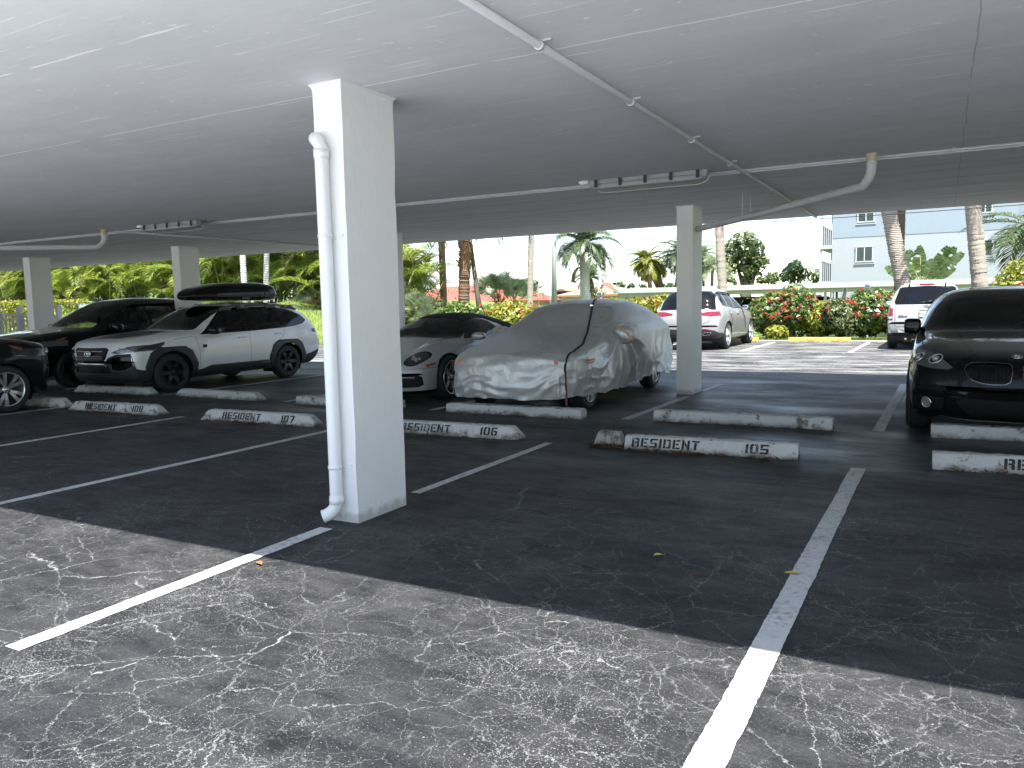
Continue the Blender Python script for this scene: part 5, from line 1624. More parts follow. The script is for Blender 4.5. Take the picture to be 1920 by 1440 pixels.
# ---------------------------------------------------------------- dark SUVs at the left
def dark_suv(name, label, loc, rz, rimfn, rimmat, lens=M_LENSM, wr=0.36, win=M_GLASSC):
    S = dict(L=4.95, W=1.94, s0=0.95 + 2.86 / 2, axles=(0.95, 3.81), wr=wr,
             top=[(0, .66), (.015, .82), (.04, .91), (.09, .965), (.25, 1.01), (.7, 1.075), (1.1, 1.12), (1.30, 1.15), (1.7, 1.37), (2.1, 1.585), (2.4, 1.68), (3.0, 1.735), (3.8, 1.72), (4.4, 1.65), (4.7, 1.40), (4.85, 1.12), (4.93, .9), (4.95, .7)],
             bot=[(0, .60), (.02, .42), (.06, .30), (.15, .24), (4.5, .27), (4.85, .42), (4.95, .66)],
             wid=[(0, .84), (.05, .88), (.25, .915), (.8, .955), (1.4, .97), (4.0, .97), (4.6, .93), (4.95, .86)],
             belt=[(0, .65), (.015, .77), (.04, .84), (.09, .885), (.25, .925), (.7, .975), (1.2, 1.01), (2.4, 1.05), (3.9, 1.10), (4.6, 1.09), (4.88, .9), (4.95, .69)],
             nexp=[(0, 3.0), (1.2, 3.0), (1.6, 3.6), (4.2, 3.5), (4.95, 3.0)],
             tumble=[(0, .1), (1.2, .25), (1.8, .42), (4.2, .42), (4.95, .3)],
             bow=[(0, .42), (.3, .36), (.8, .16), (1.4, .24), (2.2, .10), (2.8, 0), (4.2, -.1), (4.95, -.24)], bowp=2.7,
             fender=[(0, 0), (.5, .02), (1.2, .012), (1.5, 0), (4.95, 0)], flare=0.025)
    c = Car(S, name, label, "car", loc, rz)
    bp = paint("near_black_paint", (.0085, .0085, .010), .28)
    c.region(0, "body", bp); c.region(1, "body", M_GAP); c.region(2, "grille", M_GRILLE); c.region(4, "headlight", lens, 'side'); c.region(5, "turn_signal", M_AMBER, 'side')
    c.region(6, "windshield", win); c.region(7, "side_window", M_GLASSD, 'side'); c.region(8, "side_window", M_GLASS, 'side'); c.region(10, "rear_window", M_GLASSD); c.region(16, "sill_trim", M_CLAD, 'side', off=.002, thick=.015)
    c.region(11, "tail_light", M_RED, 'side')
    c.cut('front', [(0, .60), (0, .86), (.42, .86), (.38, .66), (.30, .60)], 2, smax=.4)
    c.cut('front', [(.50, .80), (.62, .87), (.99, .935), (.99, .83), (.8, .79), (.6, .775)], 4, smax=.85, nmin=.01)
    c.cut('side', [(.68, .90), (.66, .935), (.86, .985), (.80, .93)], 5, nmin=.05, only=(0, 4))
    c.cut('front', [(0, 1.15), (.75, 1.14), (.60, 1.63), (0, 1.645)], 6, smin=1.1, smax=2.6, nmin=.05)
    c.cut('side', [(1.62, 1.08), (2.2, 1.46), (2.42, 1.56), (2.70, 1.585), (2.72, 1.09)], 8, nmin=.25)
    c.cut('side', [(2.80, 1.095), (2.78, 1.59), (3.6, 1.60), (3.72, 1.14)], 7, nmin=.25)
    c.cut('side', [(3.80, 1.145), (3.70, 1.595), (4.3, 1.55), (4.5, 1.38), (4.45, 1.20)], 7, nmin=.25)
    c.cut('rear', [(0, 1.20), (.70, 1.2), (.60, 1.58), (0, 1.6)], 10, smin=4, nmin=.05)
    c.cut('side', [(4.55, .95), (4.5, 1.1), (5, 1.15), (5, .95)], 11, nmin=.02)
    c.cut('side', [(1.1, .2), (1.1, .38), (3.6, .40), (3.6, .2)], 16, nmin=.2)
    for ln in ([(1.45, 1.02), (1.50, .75), (1.50, .38)], [(2.76, 1.08), (2.76, .4)], [(3.76, 1.12), (3.7, .95), (3.5, .75)], [(.98, 1.0), (1.45, 1.03)]): c.gap('side', ln, 1, w=.007)
    c.arch(grow=1.10, n=22)
    c.finish()
    c.wheels(rimfn, rimmat, M_TYRE, tw=.24, rr=.72, inset=.01)
    c.patch('front', .74, .855, lambda q, fr, sg: (q.blob(fr(-.02, 0, 0), (.04, .03, .035), (12, 8), 2), q.blob(fr(.09, .015, -.004), (.03, .02, .025), (12, 8), 2)), "projector_lamp", M_LAMPW, both=True)
    c.mirrors(1.85, 1.09, (.12, .08, .085), M_GLOSSBLK, .13)
    c.handles([(2.52, .96), (3.52, .99)], bp)
    c.interior((2.55, 3.5), .38, (1.6, 1.10), 1.33)
    for sg in (-1, 1):
        pts = [c.probe('top', .64, s_)[0] * np.array([sg, 1, 1]) + np.array([0, 0, .035]) for s_ in np.linspace(2.3, 4.4, 12)]
        pts[0][2] -= .04; pts[-1][2] -= .04
        q = MB(); q.tube(np.array(pts), .02, 8); q.build("roof_rail", M_GLOSSBLK, c.root)
    return c


dark_suv("dark_suv", "black SUV parked nose out beside the white wagon, pale lit windscreen", (-15.62, 9.15 + 1.43, 0), RAD(1.0), spokes(5, .2, .12, two=.13), M_BLKRIM)


def five_twin(q, sg, xo, rim):
    spokes(5, .13, .26, two=.22, r0=.20)(q, sg, xo, rim)


dark_suv("dark_crossover", "black car front cut off by the left edge, two tone alloy wheel", (-12.80, 6.38 - 1.43, 0), PI, spokes(5, .13, .24, two=.24, r0=.2), M_ALU, lens=M_LENSD, wr=.345)
# ---------------------------------------------------------------- SUVs in the far row, seen from behind
def far_suv(kind):
    silver = kind == 'silver'
    if silver:
        S = dict(L=4.92, W=1.96, s0=.90 + 3.0 / 2, axles=(.90, 3.90), wr=.385,
                 top=[(0, .7), (.02, .85), (.06, .95), (.3, 1.02), (1.1, 1.12), (1.35, 1.17), (1.8, 1.45), (2.2, 1.66), (2.6, 1.75), (3.2, 1.785), (3.9, 1.765), (4.35, 1.69), (4.55, 1.50), (4.72, 1.24), (4.80, 1.14), (4.87, 1.0), (4.91, .82), (4.92, .7)],
                 bot=[(0, .62), (.03, .38), (.12, .26), (4.4, .28), (4.8, .34), (4.9, .45), (4.92, .65)],
                 wid=[(0, .84), (.1, .9), (.8, .96), (1.5, .965), (3.2, .965), (3.9, .985), (4.4, .96), (4.8, .92), (4.92, .88)],
                 belt=[(0, .69), (.02, .8), (.06, .87), (.3, .94), (1.2, 1.02), (2.6, 1.06), (3.9, 1.11), (4.4, 1.12), (4.75, 1.03), (4.88, .88), (4.92, .69)],
                 nexp=[(0, 3), (1.2, 3), (1.6, 3.4), (4.0, 3.3), (4.92, 3.0)], tumble=[(0, .1), (1.2, .25), (1.8, .44), (4.2, .46), (4.92, .3)],
                 bow=[(0, .4), (.8, .16), (1.4, .2), (2.4, .05), (3.0, 0), (4.2, -.14), (4.92, -.30)], bowp=2.6, flare=.03)
        label = "silver white SUV parked nose to the hedge, seen past the right rear pillar"
        loc, sc = (-6.47, 24.70, 0), 1.03
        pm = paint("silver_white_paint", (.32, .325, .325), .28, .1)
    else:
        S = dict(L=4.44, W=1.81, s0=.86 + 2.62 / 2, axles=(.86, 3.48), wr=.36,
                 top=[(0, .7), (.02, .85), (.06, .95), (.3, 1.0), (1.0, 1.08), (1.2, 1.12), (1.6, 1.40), (1.95, 1.62), (2.3, 1.70), (3.0, 1.73), (3.8, 1.72), (4.1, 1.69), (4.20, 1.62), (4.28, 1.40), (4.36, 1.14), (4.40, 1.0), (4.42, .9), (4.44, .72)],
                 bot=[(0, .62), (.03, .38), (.12, .26), (4.1, .36), (4.35, .42), (4.42, .5), (4.44, .66)],
                 wid=[(0, .80), (.1, .86), (.8, .9), (1.5, .905), (3.5, .905), (4.1, .89), (4.4, .87), (4.44, .84)],
                 belt=[(0, .69), (.02, .8), (.06, .87), (.3, .93), (1.2, 1.0), (2.3, 1.06), (3.5, 1.10), (4.1, 1.12), (4.34, 1.0), (4.41, .85), (4.44, .70)],
                 nexp=[(0, 3), (1.2, 3.2), (1.6, 4.2), (4.0, 4.6), (4.44, 4.0)], tumble=[(0, .1), (1.2, .25), (1.8, .40), (4.1, .42), (4.44, .4)],
                 bow=[(0, .3), (.8, .12), (1.4, .14), (2.4, .03), (3.0, 0), (3.8, -.06), (4.44, -.16)], bowp=3.0, flare=.02)
        label = "white boxy SUV with red tail lights and rear wiper, seen from behind at right"
        loc, sc = (-.36, 25.55, 0), 1.05
        pm = paint("white_paint", (.40, .40, .395), .3)
    c = Car(S, "silver_suv" if silver else "white_suv", label, "car", loc, PI, sc)
    c.region(0, "body", pm); c.region(1, "body", M_GAP); c.region(4, "rear_window", M_GLASSD if silver else glassmat("light_glass", (.72, .80, .82))); c.region(5, "side_window", M_GLASSD, 'side'); c.region(6, "windshield", M_GLASSC)
    c.region(7, "tail_light", M_RED, 'side', off=.004); c.region(8, "bumper_trim", M_CLAD, off=.003); c.region(9, "rear_surround", M_GLOSSBLK); c.region(10, "body", M_GLOSSBLK); c.region(12, "sill_trim", M_ALU if silver else M_CLAD, 'side', off=.004)
    c.region(13, "reverse_lamp", M_LAMPW, 'side', off=.004)
    if silver:
        c.cut('rear', [(0, 1.14), (.80, 1.12), (.70, 1.52), (.55, 1.64), (0, 1.665)], 9, smin=4.0, nmin=.05)
        c.cut('rear', [(0, 1.17), (.74, 1.155), (.655, 1.48), (.52, 1.60), (0, 1.62)], 4, smin=4.0, nmin=.05, only=(9,))
        c.cut('rear', [(.36, .98), (.36, 1.03), (.60, 1.075), (.98, 1.08), (1.0, .97), (.70, .945)], 7, smin=4.52, nmin=.0)
        c.cut('rear', [(0, .2), (0, .58), (.55, .60), (.80, .55), (1.0, .43), (1.0, .2)], 8, smin=4.0, nmin=-.3)
        c.gap('rear', [(.70, 1.12), (.70, .95), (.64, .80), (.5, .74), (0, .735)], 1, w=.01, smin=4)
        wins = [[(1.70, 1.13), (2.25, 1.52), (2.55, 1.62), (2.76, 1.63), (2.80, 1.14)], [(2.84, 1.14), (2.80, 1.635), (3.55, 1.63), (3.70, 1.19)], [(3.76, 1.19), (3.63, 1.625), (4.05, 1.57), (4.25, 1.42), (4.2, 1.24)]]
        c.cut('front', [(0, 1.17), (.74, 1.15), (.60, 1.62), (0, 1.64)], 6, smin=1.1, smax=2.6, nmin=.05)
        c.cut('side', [(1.4, .26), (1.4, .36), (3.4, .36), (3.4, .26)], 12, nmin=.1)
        gaps = [[(1.5, 1.02), (1.52, .4)], [(2.82, 1.12), (2.82, .4)], [(3.74, 1.17), (3.55, .85)]]
    else:
        c.cut('rear', [(0, 1.15), (.70, 1.15), (.73, 1.22), (.62, 1.565), (.56, 1.59), (0, 1.615)], 9, smin=3.5, nmin=.05)
        c.cut('rear', [(0, 1.18), (.52, 1.18), (.53, 1.22), (.47, 1.54), (0, 1.58)], 4, smin=3.5, nmin=.05, only=(9,))
        c.cut('rear', [(.755, .76), (.755, 1.05), (.82, 1.08), (1.0, 1.08), (1.0, .76)], 7, smin=3.7, nmin=-.1)
        c.cut('rear', [(.76, .80), (.76, .855), (1.0, .855), (1.0, .80)], 13, smin=4.1, nmin=-.1, only=(7,))
        c.cut('rear', [(0, .2), (0, .445), (.75, .445), (.83, .42), (1.0, .40), (1.0, .2)], 8, smin=4.0, nmin=-.3)
        c.gap('rear', [(.71, 1.10), (.70, .62), (.66, .595), (0, .59)], 1, w=.012, smin=4)
        c.gap('rear', [(0, 1.055), (.45, 1.055), (.72, 1.085)], 1, w=.008, smin=4)
        wins = [[(1.55, 1.09), (1.95, 1.48), (2.2, 1.57), (2.40, 1.58), (2.42, 1.10)], [(2.48, 1.10), (2.46, 1.585), (3.2, 1.585), (3.3, 1.13)], [(3.36, 1.13), (3.3, 1.58), (3.95, 1.55), (4.02, 1.18)]]
        c.cut('front', [(0, 1.13), (.70, 1.12), (.60, 1.58), (0, 1.6)], 6, smin=1.0, smax=2.4, nmin=.05)
        gaps = [[(1.4, 1.0), (1.42, .4)], [(2.45, 1.08), (2.45, .4)], [(3.33, 1.1), (3.2, .85)]]
    for w_ in wins: c.cut('side', w_, 5, nmin=.25)
    for g_ in gaps: c.gap('side', g_, 1)
    c.arch(grow=1.10, n=22)
    c.finish()
    c.wheels(spokes(5, .14, .10, two=.16) if silver else spokes(5, .3, .22), M_ALU, M_TYRE, tw=.275 if silver else .235, rr=.74 if silver else .66, inset=.0)
    c.mirrors(1.9 if silver else 1.75, 1.12, (.11, .08, .08), M_GLOSSBLK if silver else pm, .13)
    c.handles([(2.62, 1.0), (3.55, 1.02)] if silver else [(2.25, .98), (3.1, 1.0)], pm)
    c.interior((2.5, 3.3), .42, (1.6, 1.12), 1.35)
    s0 = S['s0']
    if silver:
        for sg in (-1, 1):
            pts = [c.probe('top', .66, s_)[0] * np.array([sg, 1, 1]) + np.array([0, 0, .045]) for s_ in np.linspace(2.5, 4.25, 12)]
            pts[0][2] -= .05; pts[-1][2] -= .05
            q = MB(); q.tube(np.array(pts), .02, 8); q.build("roof_rail", M_DARK, c.root)
        def pipe(q, fr, sg):
            o = [(-.10, -.035), (-.12, 0), (-.09, .035), (.09, .035), (.11, 0), (.08, -.035)]
            P = [fr(x, y, .012) for x, y in o]
            for a, b in zip(P, P[1:] + P[:1]): q.bar(a, b, .018, .018)
            q.poly([fr(x * .9, y * .9, .008) for x, y in o], 1)
        c.patch('rear', .60, .47, pipe, "exhaust_tip", [M_CHROME, M_GAP], both=True)
        c.patch('rear', .58, .56, lambda q, fr, sg: q.box(fr(0, 0, .004), (.30, .012, .02)), "reflector", M_RED, both=True)
        c.patch('rear', 0, .93, lambda q, fr, sg: q.box(fr(0, 0, .004), (.32, .01, .16)), "number_plate", M_ALU)
        t = np.linspace(0, 2 * PI, 31)
        c.patch('rear', 0, 1.09, lambda q, fr, sg: (q.tube(np.array([fr(.06 * math.cos(a), .06 * math.sin(a), .01) for a in t]), .006, 6, cap=False), [q.bar(fr(0, 0, .01), fr(.058 * math.sin(k), .058 * math.cos(k), .01), .008, .006) for k in (0, 2 * PI / 3, 4 * PI / 3)]), "emblem", M_CHROME)
    else:
        pl = plain("plate_white", (.72, .73, .72), .4); gr = plain("plate_green", (.02, .12, .06), .4); og = plain("plate_orange", (.62, .16, .06), .4)
        def plate(q, fr, sg):
            for a, b in (((-.16, -.08), (.16, -.08)), ((.16, -.08), (.16, .08)), ((.16, .08), (-.16, .08)), ((-.16, .08), (-.16, -.08))): q.bar(fr(*a, .008), fr(*b, .008), .014, .012, mi=1)
            q.poly([fr(x, y, .006) for x, y in rect(-.155, -.075, .155, .075)], 0)
            q.poly([fr(.0 + .028 * math.cos(a), .0 + .026 * math.sin(a), .009) for a in np.linspace(0, 2 * PI, 12, endpoint=False)], 2)
        npl = c.patch('rear', 0, .92, plate, "number_plate", [pl, M_DARK, og])[0]
        P0, n = c.probe('rear', 0, .92)
        a = np.array([-1.0, 0, 0]); b_ = np.cross(n, a)
        for txt, xx in (("IEG", -.09), ("31L", .09)):
            O = P0 + n * .014 + a * xx
            Mx = Matrix(((a[0], b_[0], n[0], O[0]), (a[1], b_[1], n[1], O[1]), (a[2], b_[2], n[2], O[2]), (0, 0, 0, 1)))
            font_mesh(txt, .085, "plate_lettering", gr, npl, Mx, .002)
        c.patch('rear', 0, 1.10, lambda q, fr, sg: (q.poly([fr(x, y, .008) for x, y in ell(0, 0, .075, .028)], 1), q.tube(np.array([fr(.075 * math.cos(t), .028 * math.sin(t), .008) for t in np.linspace(0, 2 * PI, 25)]), .005, 6, cap=False)), "emblem", [M_CHROME, plain("oval_grey", (.12, .13, .16), .3)])
        c.patch('rear', .52, .875, lambda q, fr, sg: q.tube(np.array([fr(-.10, 0, .006), fr(.10, 0, .006)]), .017, 8), "name_badge", M_ALU)
        c.patch('rear', 0, .70, lambda q, fr, sg: q.box(fr(0, 0, .004), (.11, .02, .03)), "hatch_latch", M_CLAD)
        P1, _ = c.probe('rear', 0, 1.20)
        q = MB(); q.tube(np.array([P1 + [.03, .012, .0], P1 + [-.12, .02, .035]]), .022, 8); q.tube(np.array([P1 + [-.05, .026, .02], P1 + [-.38, .02, .12]]), .013, 6); q.blob(P1 + [.06, .0, -.0], (.09, .02, .018), (10, 7), 3); q.build("rear_wiper", M_DARK, c.root)
        h = c.probe('top', 0, 4.12)[0]
        q = MB(); q.blob(h + [0, .035, -.035], (.19, .05, .026), (18, 10), 4); q.build("brake_light", M_RED, c.root)
        for sg in (-1, 1):
            q = MB(); q.blob(np.array([sg * .40, 4.19 - s0, 1.635]), (.022, .03, .045), (10, 8), 3); q.build("window_hinge", M_CLAD, c.root)
        for x in (.17, .52):
            c.patch('rear', x, .50, lambda q, fr, sg: (q.box(fr(0, .0, .006), (.20, .02, .085)), q.bar(fr(-.12, .06, .006), fr(.12, .06, .006), .012, .012)), "bumper_step", pm, both=True)
        q = MB(); q.tube(np.array([(.45, 4.0 - s0, .30), (.45, 4.38 - s0, .29)]), .03, 10); q.build("exhaust_tip", M_CHROME, c.root)
    q = MB(); q.box((0, S['L'] / 2 - s0, .30), (S['W'] * .7, S['L'] * .8, .12)); q.build("underbody", M_DARK, c.root)
    return c


far_suv('silver')
far_suv('white')


# ---------------------------------------------------------------- covered car
def cover_mat():
    t = NT("silver_cover_cloth")
    P = t.coord('Object')
    n = t.noise(P, 2.0, 5)
    c = t.mix(n, (.48, .485, .485), (.62, .625, .62))
    weave = t.noise(t.coord('Object', (1, 1, 1)), 220, 2)
    t.set(Base_Color=c, Roughness=0.38, Metallic=0.40)
    w1 = t.noise(t.coord('Object', (1.0, 1.0, .55)), 3.2, 7, 0.62)
    rd = t.math('ABSOLUTE', t.math('SUBTRACT', w1, 0.5))
    w2 = t.noise(t.coord('Object', (1.2, 1.0, .35), (0.5, 0.3, 0)), 7.0, 5, 0.6)
    rd2 = t.math('ABSOLUTE', t.math('SUBTRACT', w2, 0.5))
    h = t.math('ADD', t.math('MULTIPLY', rd, -0.7), t.math('MULTIPLY', rd2, -0.5))
    h = t.math('ADD', h, t.math('MULTIPLY', weave, 0.02))
    t.bump(h, 0.8, 0.05)
    return t.m


def vnoise(p, seed=0):
    """cheap smooth value noise on (N,3) points"""
    i = np.floor(p).astype(np.int64); f = p - i; f = f * f * (3 - 2 * f)
    def hsh(a): 
        n = a[:, 0] * 374761393 + a[:, 1] * 668265263 + a[:, 2] * 2147483647 + seed * 974711
        n = (n ^ (n >> 13)) * 1274126177; n = n ^ (n >> 16)
        return (n & 0xffff) / 65535.0
    r = 0
    for dx in (0, 1):
        for dy in (0, 1):
            for dz in (0, 1):
                w = (f[:, 0] if dx else 1 - f[:, 0]) * (f[:, 1] if dy else 1 - f[:, 1]) * (f[:, 2] if dz else 1 - f[:, 2])
                r = r + w * hsh(i + np.array([dx, dy, dz]))
    return r


def covered_car():
    root = empty("covered_car", (-4.98, 9.63 + 1.42, 0), RAD(0.8), "car under a wrinkled silver cover held down by a dark strap", "covered car")
    Lc = 4.85; s0 = .92 + 1.42
    top = [(0, .52), (.02, .66), (.06, .74), (.14, .79), (.4, .835), (.9, .92), (1.3, 1.0), (1.55, 1.08), (1.95, 1.27), (2.3, 1.41), (2.6, 1.455), (3.0, 1.475), (3.4, 1.465), (3.8, 1.42), (4.2, 1.29), (4.5, 1.16), (4.72, 1.06), (4.8, .9), (4.85, .6)]
    n_s, n_p = 230, 74
    s = np.concatenate([np.linspace(0, .16, 22)[:-1], np.linspace(.16, 4.69, n_s - 36), np.linspace(4.69, 4.85, 17)[1:]])
    zt = pchip(top, s)
    wd = pchip([(0, .74), (.05, .84), (.2, .90), (.6, .93), (1.6, .95), (3.6, .95), (4.3, .92), (4.7, .87), (4.85, .74)], s)
    zl = np.minimum(pchip([(0, .50), (.06, .66), (.4, .75), (1.3, .86), (2.4, .93), (4.0, .98), (4.7, .9), (4.85, .58)], s), zt - .01)
    hem = .205 + 0 * s
    bow = pchip([(0, .34), (.3, .28), (.8, .12), (1.5, .2), (2.4, .05), (3.4, -.08), (4.3, -.12), (4.85, -.28)], s)
    ne = np.interp(s, [0, 1.3, 1.8, 4, 4.85], [2.8, 2.6, 3.3, 3.3, 2.8]); tum = np.interp(s, [0, 1.4, 2, 4, 4.85], [.1, .22, .36, .34, .2])
    pts = []
    u = np.linspace(-1, 1, 2 * n_p + 1)
    for a in u:
        sg = 1 if a >= 0 else -1
        a = abs(a)
        if a > .52:          # hanging side
            t = (a - .52) / .48
            drape = 1.0 + .015 * math.sin(t * PI) - .05 * t ** 2
            x = wd * drape; z = zl + (hem - zl) * t
        else:
            ph = PI / 2 * (1 - a / .52)
            r_ = (abs(math.cos(ph)) ** ne + abs(math.sin(ph)) ** ne) ** (-1 / ne)
            x = wd * r_ * math.cos(ph); z = zl + (zt - zl) * r_ * math.sin(ph)
            x = x * (1 - tum * np.maximum(0, z - zl))
        pts.append(np.stack([sg * x, s + bow * (np.abs(x) / .95) ** 2.6 - s0, z], 1))
    G = np.stack(pts, 1)
    # the front and rear hang down as well: drop the end stations to the hem
    Ns, Np = G.shape[:2]
    front = []
    for k, t in enumerate(np.linspace(1, 0, 14)[:-1]):
        row = G[0].copy(); row[:, 2] = np.minimum(row[:, 2], hem[0] + (row[:, 2] - hem[0]) * (1 - t)); row[:, 1] += .03 * t * t - .02 * math.sin(t * PI)
        front.append(row)
    back = []
    for k, t in enumerate(np.linspace(0, 1, 14)[1:]):
        row = G[-1].copy(); row[:, 2] = np.minimum(row[:, 2], hem[0] + (row[:, 2] - hem[0]) * (1 - t)); row[:, 1] -= .03 * t * t
        back.append(row)
    G = np.concatenate([np.array(front), G, np.array(back)], 0)
    Ns, Np = G.shape[:2]
    du = np.gradient(G, axis=0); dv = np.gradient(G, axis=1)
    N = np.cross(du, dv); N /= np.linalg.norm(N, axis=2)[..., None] + 1e-9
    if N[Ns // 2, Np // 2, 2] < 0: N = -N
    P = G.reshape(-1, 3); Nf = N.reshape(-1, 3)
    X, Y, Z = P[:, 0], P[:, 1], P[:, 2]
    sideness = np.clip((np.abs(X) - .5) / .4, 0, 1)
    low = np.clip((.95 - Z) / .6, 0, 1)
    ridge = lambda q, sd: 1 - 2 * np.abs(vnoise(q, sd) - .5)
    n1 = vnoise(np.stack([X * 1.1, Y * 1.1, Z * 1.1], 1), 1) - .5
    n2 = vnoise(np.stack([X * 2.7, Y * 2.7, Z * 2.7], 1), 2) - .5
    tri = lambda p: (1 - 2 * np.abs((p / (2 * PI)) % 1.0 - .5)) ** 1.6        # one sharp crest per turn
    # tension folds that fan out from under the mirror pocket to the hem
    dy, dz = Y - (1.80 - s0), Z - 1.05
    th = np.arctan2(dz, dy); rr_ = np.hypot(dy, dz)
    fan = tri(th * 13 + n1 * 3.0 + n2 * 1.2) * np.exp(-((rr_ - .55) / .45) ** 2) * (dz < .05)
    # straight hanging folds further back, slanting with the cloth
    hang = tri((Y - .35 * Z) * 21 + n1 * 9 + n2 * 3) * np.clip((.98 - Z) / .5, 0, 1)
    rearw = np.clip((Y - .2) / .8, 0, 1)
    # long creases pulled along bonnet, windscreen and roof
    pull = tri((X * 1.0 + .35 * Y) * 11 + n1 * 9) * np.clip((Z - .8) / .2, 0, 1)
    # crumples across the nose
    nose = np.clip((-s0 + .34 - Y) / .25, 0, 1) * np.clip((.84 - Z) / .15, 0, 1)
    crum = tri(Z * 46 + n2 * 15 + X * 3 + n1 * 8) * .6 + tri(X * 14 + n2 * 12 + Z * 9) * .5
    d = sideness * (.10 * fan + .065 * hang * (.45 + .55 * rearw)) + .016 * pull + .036 * nose * crum
    n3 = vnoise(np.stack([X * 6.5, Y * 6.5, Z * 8], 1), 5) - .5
    d += .040 * n1 * (.3 + low) + .022 * n2 * (.3 + low) + .016 * (.25 + low) * (1 - 2 * np.abs(n3)) ** 3
    d -= .050 * sideness * np.clip((.75 - Z) / .45, 0, 1) * np.exp(-((Y - .1) / .75) ** 2)
    P = P + Nf * d[:, None]
    P[:, 2] -= 0.010 * np.clip((.34 - Z) / .05, 0, 1) * np.sin(Y * 9 + X * 4)
    # hem sags between the wheels and rises over them
    Z0 = P[:, 2]
    hemw = np.clip((.55 - Z0) / .27, 0, 1)
    P[:, 2] += hemw * (.018 * np.sin(Y * 2.2) + .07 * np.exp(-((Y - 1.45) / .55) ** 2) - .0 * Y)
    V = P; F = [(i * Np + j, (i + 1) * Np + j, (i + 1) * Np + j + 1, i * Np + j + 1) for i in range(Ns - 1) for j in range(Np - 1)]
    cm = cover_mat()
    cov = quads_obj("cover", V, 4, cm, root, faces=F, smooth=True)
    bv = bvhtree.BVHTree.FromPolygons([tuple(v) for v in V], F)

    def hit(o, d):
        h = bv.ray_cast(Vector(o), Vector(d))
        return (np.array(h[0]), np.array(h[1])) if h[0] is not None else None
    org = plain("orange_reflective_tape", (.62, .17, .07), .45); slv = plain("silver_reflective_tape", (.62, .60, .58), .3)
    for sg in (-1, 1):
        # mirror pocket
        q = MB()
        Mx = Matrix.Rotation(sg * .25, 3, 'Z')
        q.blob((sg * 1.00, 1.88 - s0, .96), (.17, .12, .125), (22, 14), 2.6, M=Mx)
        V2 = q.v[-1]; nrm = ridge(V2 * 9, 12)[:, None]; V2 += (V2 - np.array([sg * 1.0, 1.88 - s0, .96])) * (nrm - .5) * .14
        pk = q.build("mirror_pocket", cm, cov)
        # reflective tapes
        def tape(pts, w, nm, par):
            a = MB(); b = MB(); rows = []
            for (y, z, xo) in pts:
                h = hit((sg * 3, y - s0, z), (-sg, 0, 0))
                x = sg * (abs(h[0][0]) + .012) if h is not None and xo is None else sg * xo
                rows.append(np.array([x, y - s0, z]))
            R = np.array(rows)
            tv = R[-1] - R[0]; tv /= np.linalg.norm(tv); wv = np.cross(np.array([sg, 0, 0]), tv) * w
            for mb, k, o in ((a, 1.0, 0), (b, .34, .003)):
                Vv = []
                for p in R: Vv += [p - wv * k + [sg * o, 0, 0], p + wv * k + [sg * o, 0, 0]]
                mb.add(Vv, [(2 * i, 2 * i + 2, 2 * i + 3, 2 * i + 1) for i in range(len(R) - 1)])
            t_ = a.build(nm, org, par); b.build("tape_stripe", slv, t_)
        # across the outside of the pocket
        a = MB(); b = MB(); rows = []
        for t in np.linspace(-1, 1, 9):
            y = 1.86 - t * .085; z = .96 + t * .105
            h = None
            rows.append((t, y, z))
        pb = bvhtree.BVHTree.FromPolygons([tuple(v) for v in V2], [tuple(p.vertices) for p in pk.data.polygons])
        R = []
        for t, y, z in rows:
            h = pb.ray_cast(Vector((sg * .90 + sg * .35 * .55, -3, z)) if False else Vector((sg * 2.2, y - s0 - .9, z)), Vector((-sg * .8, .6, 0)).normalized())
            if h[0] is not None: R.append(np.array(h[0]) + np.array(h[1]) * .006)
        if len(R) > 3:
            R = np.array(R); tv = R[-1] - R[0]; tv /= np.linalg.norm(tv)
            nn = np.array([sg * .8, -.6, 0]); wv = np.cross(nn, tv); wv /= np.linalg.norm(wv)
            for mb, k, o in ((a, .022, 0), (b, .007, .003)):
                Vv = []
                for p in R: Vv += [p - wv * k + nn * o, p + wv * k + nn * o]
                mb.add(Vv, [(2 * i, 2 * i + 2, 2 * i + 3, 2 * i + 1) for i in range(len(R) - 1)])
            t_ = a.build("reflective_tape", org, cov); b.build("tape_stripe", slv, t_)
        tape([(.62, .66, None), (.68, .665, None), (.75, .668, None), (.82, .675, None)], .026, "reflective_tape", cov)
    for sg in (-1, 1):
        h = hit((sg * .70, -4, .68), (0, 1, 0))
        if h is not None:
            q = MB(); q.box(h[0] + np.array([0, -.006, 0]), (.07, .01, .05)); q.build("reflective_tape", org, cov)
    # strap over the roof, across the bonnet corner and down to the front wheel stop
    sm = plain("dark_strap", (.02, .018, .018), .7); sm2 = plain("dark_red_strap", (.11, .035, .035), .7)
    path = []
    for t in np.linspace(0, 1, 60):
        s_ = 2.75 - 2.60 * t
        x = .22 + .58 * min(1, t / .75)
        h = hit((x, s_ - s0, 4), (0, 0, -1))
        if h is not None: path.append(h[0] + h[1] * (.008 if h[1][2] > 0 else -.008))
    last = path[-1]
    for z in np.linspace(last[2] - .04, .30, 10):
        h = hit((last[0] + .0, -5, z), (0, 1, 0))
        y = h[0][1] - .010 if h is not None else path[-1][1]
        path.append(np.array([last[0], y, z]))
    path.append(np.array([last[0], path[-1][1] - .0, .13]))
    path = np.array(path)
    q = MB()
    for i, (a, b) in enumerate(zip(path[:-1], path[1:])):
        d = b - a
        if np.linalg.norm(d) < 1e-4: continue
        q.bar(a, b, .030, .006, mi=1 if a[2] < .5 else 0, up=(0, -.3, 1) if a[2] > .75 else (0, -1, .1))
    st = q.build("strap", [sm, sm2], root)
